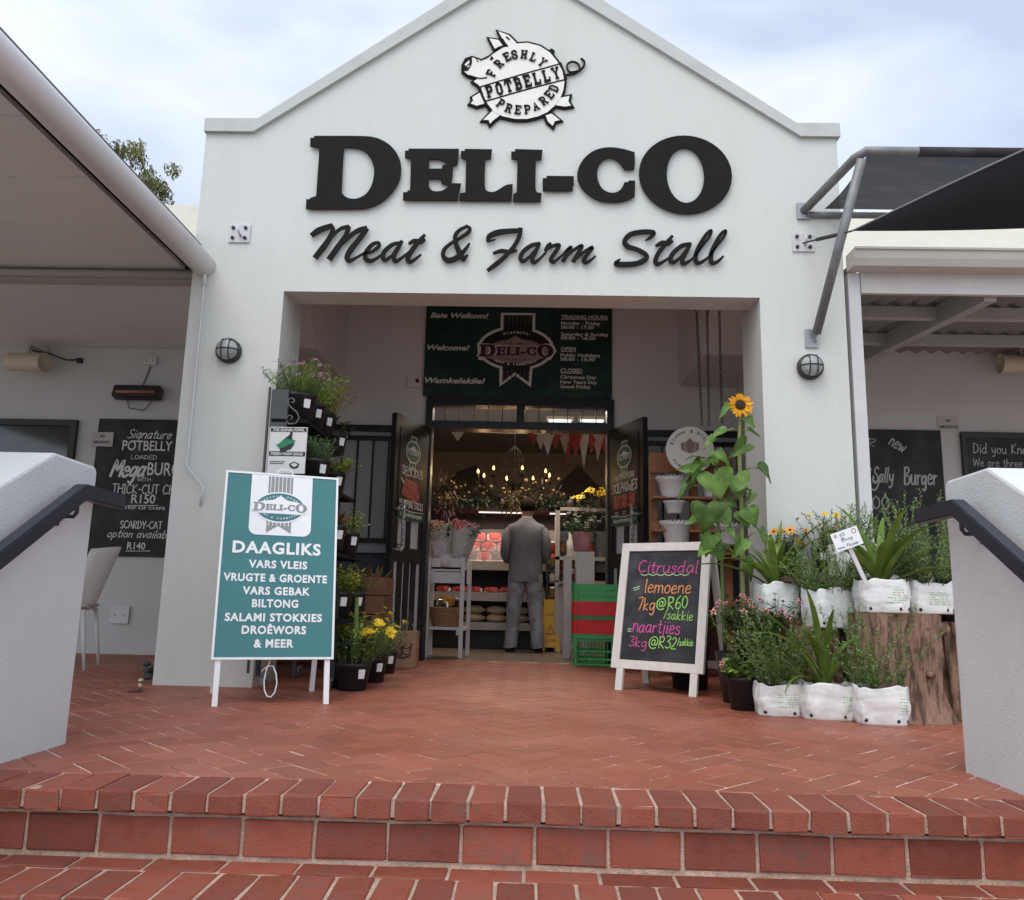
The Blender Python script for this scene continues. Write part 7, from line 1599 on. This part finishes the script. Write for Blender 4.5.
bouquet('cream wrapped bouquet at the left of the white plant table', (TX0+.10, ty+.15, tz-.078), .40, .15, -.01, leafmat('cream_flower', (.62,.45,.36), .3))
bouquet('silver wrapped bouquet leaning right on the white plant table', (TX0+.27, ty+.14, tz-.078), .42, .15, .07, P_PINK)
q = MB(); q.lathe([(0,0),(.075,0),(.09,.13),(.08,.13),(0,.12)], (TX0+.16, ty+.06, tz-.078), 18); tag(obj('flower_pot', q, M('stand_white', (.55,.54,.52))), 'plain white pot between the wrapped bouquets', 'pot')
# ================================================================== THE MAN AT THE COUNTER
pf_ = onZ(524, 652); PX, PY = pf_.x, pf_.y
t = thing('person', 'man in a grey suit jacket and faded jeans standing with his back turned', 'person', (PX, PY, 0))
J = {'pel':((0,0,.93),.125),'sp':((0,-.005,1.12),.12),'ch':((0,0,1.32),.14),'nb':((0,.0,1.47),.075),'nk':((.005,.02,1.53),.056),'hb':((.01,.04,1.58),.072),'hm':((.012,.05,1.655),.088),'ht':((.014,.05,1.725),.062)}
E_ = [('pel','sp'),('sp','ch'),('ch','nb'),('nb','nk'),('nk','hb'),('hb','hm'),('hm','ht')]
for s_, n_ in ((-1,'l'),(1,'r')):
    J.update({n_+'hip':((s_*.095,0,.86),.105), n_+'kn':((s_*.125,.025,.48),.072), n_+'an':((s_*.15,-.01,.10),.048), n_+'ft':((s_*.165,.09,.045),.042), n_+'to':((s_*.175,.17,.036),.034),
      n_+'sh':((s_*.185,0,1.42),.07), n_+'el':((s_*.238,-.03,1.14),.052), n_+'wr':((s_*.215,.18,1.04),.032), n_+'pa':((s_*.19,.25,1.05),.03)})
    E_ += [('pel',n_+'hip'),(n_+'hip',n_+'kn'),(n_+'kn',n_+'an'),(n_+'an',n_+'ft'),(n_+'ft',n_+'to'),('ch',n_+'sh'),(n_+'sh',n_+'el'),(n_+'el',n_+'wr'),(n_+'wr',n_+'pa')]
    for k in range(5):
        b = Vector((s_*(.165+.014*k), .29, 1.065-.003*k)) if k else Vector((s_*.16,.25,1.065))
        ln_ = (.03,.032,.036,.033,.026)[k]; d1 = Vector((-s_*.1,.9,-.1)) if k else Vector((-s_*.6,.7,.1))
        J[n_+'f%d' % k] = (tuple(b), .009); J[n_+'g%d' % k] = (tuple(b+d1*ln_), .008); J[n_+'h%d' % k] = (tuple(b+d1*ln_+Vector((0,.5,-.7))*ln_*.8), .007); E_ += [(n_+'pa', n_+'f%d' % k), (n_+'f%d' % k, n_+'g%d' % k), (n_+'g%d' % k, n_+'h%d' % k)]
keys = list(J); me = bpy.data.meshes.new('skel'); me.from_pydata([J[k][0] for k in keys], [(keys.index(a), keys.index(b)) for a, b in E_], [])
so_ = bpy.data.objects.new('skel', me); C.objects.link(so_); md = so_.modifiers.new('s', 'SKIN'); md.use_smooth_shade = True
for k, kk in enumerate(keys): sv = me.skin_vertices[0].data[k]; sv.radius = (J[kk][1], J[kk][1]*(.8 if kk in ('ch','sp','pel') else 1)); sv.use_root = kk == 'pel'
sb = so_.modifiers.new('b', 'SUBSURF'); sb.levels = 2; sb.render_levels = 2
ev = so_.evaluated_get(bpy.context.evaluated_depsgraph_get()); em = ev.to_mesh()
q = MB()
SUIT = M('suit_grey', (.150,.157,.175), .85, .1, 14, .5, 22); JEAN = M('faded_denim', (.35,.36,.385), .85, .16, 9, .35, 60, col2=(.19,.195,.225), mask=(.42,.6)); SKIN = M('skin', (.36,.19,.13), .5, .08, 20); SHOE = M('shoe_black', (.015,.014,.014), .35); HAIR = M('hair_dark', (.010,.007,.005), .85, .4, 60, stretch=(3,3,.5), spec=.1); SHIRT = M('shirt_white', (.6,.6,.6), .7)
vs = [v.co.copy() for v in em.vertices]; off_ = Vector((PX, PY, 0))
for v in vs:
    if v.z > 1.56 and v.y > .1: v.y += .018*math.exp(-((v.z-1.645)/.02)**2-((v.x-.012)/.016)**2)
q.v = [v+off_ for v in vs]
for p in em.polygons:
    c = p.center; q.f.append(list(p.vertices)); q.sm.append(True)
    arm = abs(c.x) > .16 and c.z > .95
    q.mi.append(3 if c.z < .085 else 1 if (c.z < .97 and not arm) else 0 if (c.z < 1.50 and not (arm and c.y > .17)) else 2)
ev.to_mesh_clear(); bpy.data.objects.remove(so_)
q.m = 2
for s_ in (-1, 1): q.ball(off_+Vector((.012+s_*.085, .045, 1.645)), .022, 8, (.35,.7,1.1))
q.m = 4
for s_ in (-1, 1): q.ball(off_+Vector((.012+s_*.032, .128, 1.665)), .011, 8)
obj('body', q, [SUIT, JEAN, SKIN, SHOE, WHITEV], t)
q = MB(); n = 36
rings = [(.80,.205,.150,0),(.86,.20,.150,0),(.98,.19,.142,0),(1.10,.182,.135,0),(1.22,.195,.14,0),(1.34,.212,.146,0),(1.40,.218,.135,0),(1.445,.182,.118,0),(1.49,.105,.09,.0),(1.525,.075,.075,.008)]
vs = []; fs = []
for i, (z_, rx, ry, oy) in enumerate(rings):
    for k in range(n):
        a = 2*math.pi*k/n; back = math.sin(a) < -.9; wob = 1+.012*math.sin(5*a+i*1.3)+.010*math.sin(9*a-i*.8)
        x, y = rx*math.cos(a)*wob, oy+ry*math.sin(a)*wob
        x += .006*math.sin(14*z_+3*a); y += .008*math.sin(17*z_-2*a)
        if z_ < 1.0 and abs(math.cos(a)) < .06 and math.sin(a) < 0: y += .02
        vs.append(off_+Vector((x, y, z_-(.012 if i == 0 and math.sin(a) < 0 else 0))))
for i in range(len(rings)-1):
    for k in range(n): fs.append((i*n+k, i*n+(k+1)%n, (i+1)*n+(k+1)%n, (i+1)*n+k))
q.add(vs, fs, True)
for s_ in (-1, 1):
    pts = [(s_*.135,0,1.405),(s_*.192,-.005,1.37),(s_*.226,-.02,1.27),(s_*.238,-.035,1.16),(s_*.24,.0,1.11),(s_*.23,.09,1.07),(s_*.22,.16,1.045)]
    q.tube([off_+Vector(p) for p in pts], [.05,.064,.062,.058,.058,.052,.048], 14)
obj('jacket', q, SUIT, t)
q = MB(); q.lathe([(.067,-.01),(.064,.03)], off_+Vector((.003,.012,1.515)), 20); obj('shirt_collar', q, SHIRT, t)
for s_ in (-1, 1):   # loose trouser legs with stacked hems
    q = MB(); vs = []; fs = []; n = 22; prof = [(.88,.108,.0),(.70,.100,.008),(.52,.088,.022),(.36,.080,.015),(.24,.074,.0),(.18,.080,-.005),(.15,.071,-.006),(.115,.083,-.005),(.085,.074,-.003),(.05,.084,.004)]
    for i, (z_, r_, oy) in enumerate(prof):
        t_x = .095+(.155-.095)*(.86-z_)/.8
        for k in range(n): a = 2*math.pi*k/n; w_ = 1+.03*math.sin(3*a+i*2.1)+.02*math.sin(7*a-i); vs.append(off_+Vector((s_*t_x+r_*w_*math.cos(a), oy+r_*w_*1.08*math.sin(a), z_+.008*math.sin(2*a+i*1.7)*(z_ < .3))))
    for i in range(len(prof)-1):
        for k in range(n): fs.append((i*n+k, i*n+(k+1)%n, (i+1)*n+(k+1)%n, (i+1)*n+k))
    q.add(vs, fs, True); obj('trouser_leg', q, JEAN, t)
q = MB(); vs = []; fs = []; n = 24; hc = off_+Vector((.013,.035,1.665))
for i in range(10):
    th = math.pi*.70*i/9
    for k in range(n):
        a = 2*math.pi*k/n; sc_ = 1 if math.sin(a) < .25 else max(.0, 1-.55*(math.sin(a)-.25)); th2 = th*sc_
        r_ = (.103-.012*(i/9)**4)*(1+.03*math.sin(6*a+i)); vs.append(hc+Vector((r_*.93*math.sin(th2)*math.cos(a), r_*1.08*math.sin(th2)*math.sin(a), r_*1.06*math.cos(th2))))
for i in range(9):
    for k in range(n): fs.append((i*n+k, (i+1)*n+k, (i+1)*n+(k+1)%n, i*n+(k+1)%n))
q.add(vs, fs, True); obj('hair', q, HAIR, t)
for s_ in (-1, 1):
    q = MB(); vs = []; b = off_+Vector((s_*.165, .055, 0)); vs, fs = [], []
    outline = [(-.045,-.10),(.0,-.115),(.045,-.10),(.05,.0),(.055,.09),(.04,.155),(.0,.175),(-.04,.155),(-.05,.09),(-.045,0)]
    q.poly(Frame(b, (1,0,0), (0,1,0)), [outline], .0, .022); q.poly(Frame(b+Vector((0,0,.022)), (1,0,0), (0,1,0)), [outline], .0215, 0)
    for i in range(4): pass
    q.ball(b+Vector((0,-.04,.05)), .055, 14, (.85,1.3,.85)); q.ball(b+Vector((0,.08,.035)), .05, 14, (.95,1.6,.72)); obj('shoe', q, SHOE, t)
# ================================================================== TREE BEHIND THE CAFE ROOF
rnd.seed(42); bt = onY(99, 224, 24.0); t = thing('gum_tree', 'tall loose olive green gum tree rising behind the cafe roof', 'tree', (bt.x, 24.0, -.8))
BK = M('gum_bark', (.22,.18,.14), .9, .3, 4, .5, 20); GUM = leafmat('gum_leaf', (.16,.175,.055), .5, (.24,.21,.09))
q = MB(); base = Vector((bt.x, 24, -.8)); q.tube([base, base+Vector((.1,0,4)), Vector((bt.x+.2, 24, bt.z-1.5)), Vector((bt.x+.3,24,bt.z+1))], [.4,.32,.22,.08], 10)
ends = []
for i in range(26):
    a = rnd.uniform(0,6.28); s_ = Vector((bt.x+.2, 24, bt.z-2.2+rnd.uniform(0,2.2))); e = Vector((bt.x+math.cos(a)*rnd.uniform(.8,2.3), 24+math.sin(a)*rnd.uniform(.6,2), bt.z+rnd.uniform(-1.4,1.9))); q.tube([s_, s_.lerp(e,.5)+Vector((0,0,.3)), e], [.07,.045,.015], 5); ends.append(e)
obj('trunk', q, BK, t); q = MB()
for e in ends:
    for c_ in range(10):
        p0 = e+rv(.62)
        for i in range(105): blade(q, p0+rv(.21), rv()+Vector((0,0,-.5)), rnd.uniform(.10,.2), .05, .6, 2)
obj('crown', q, GUM, t)
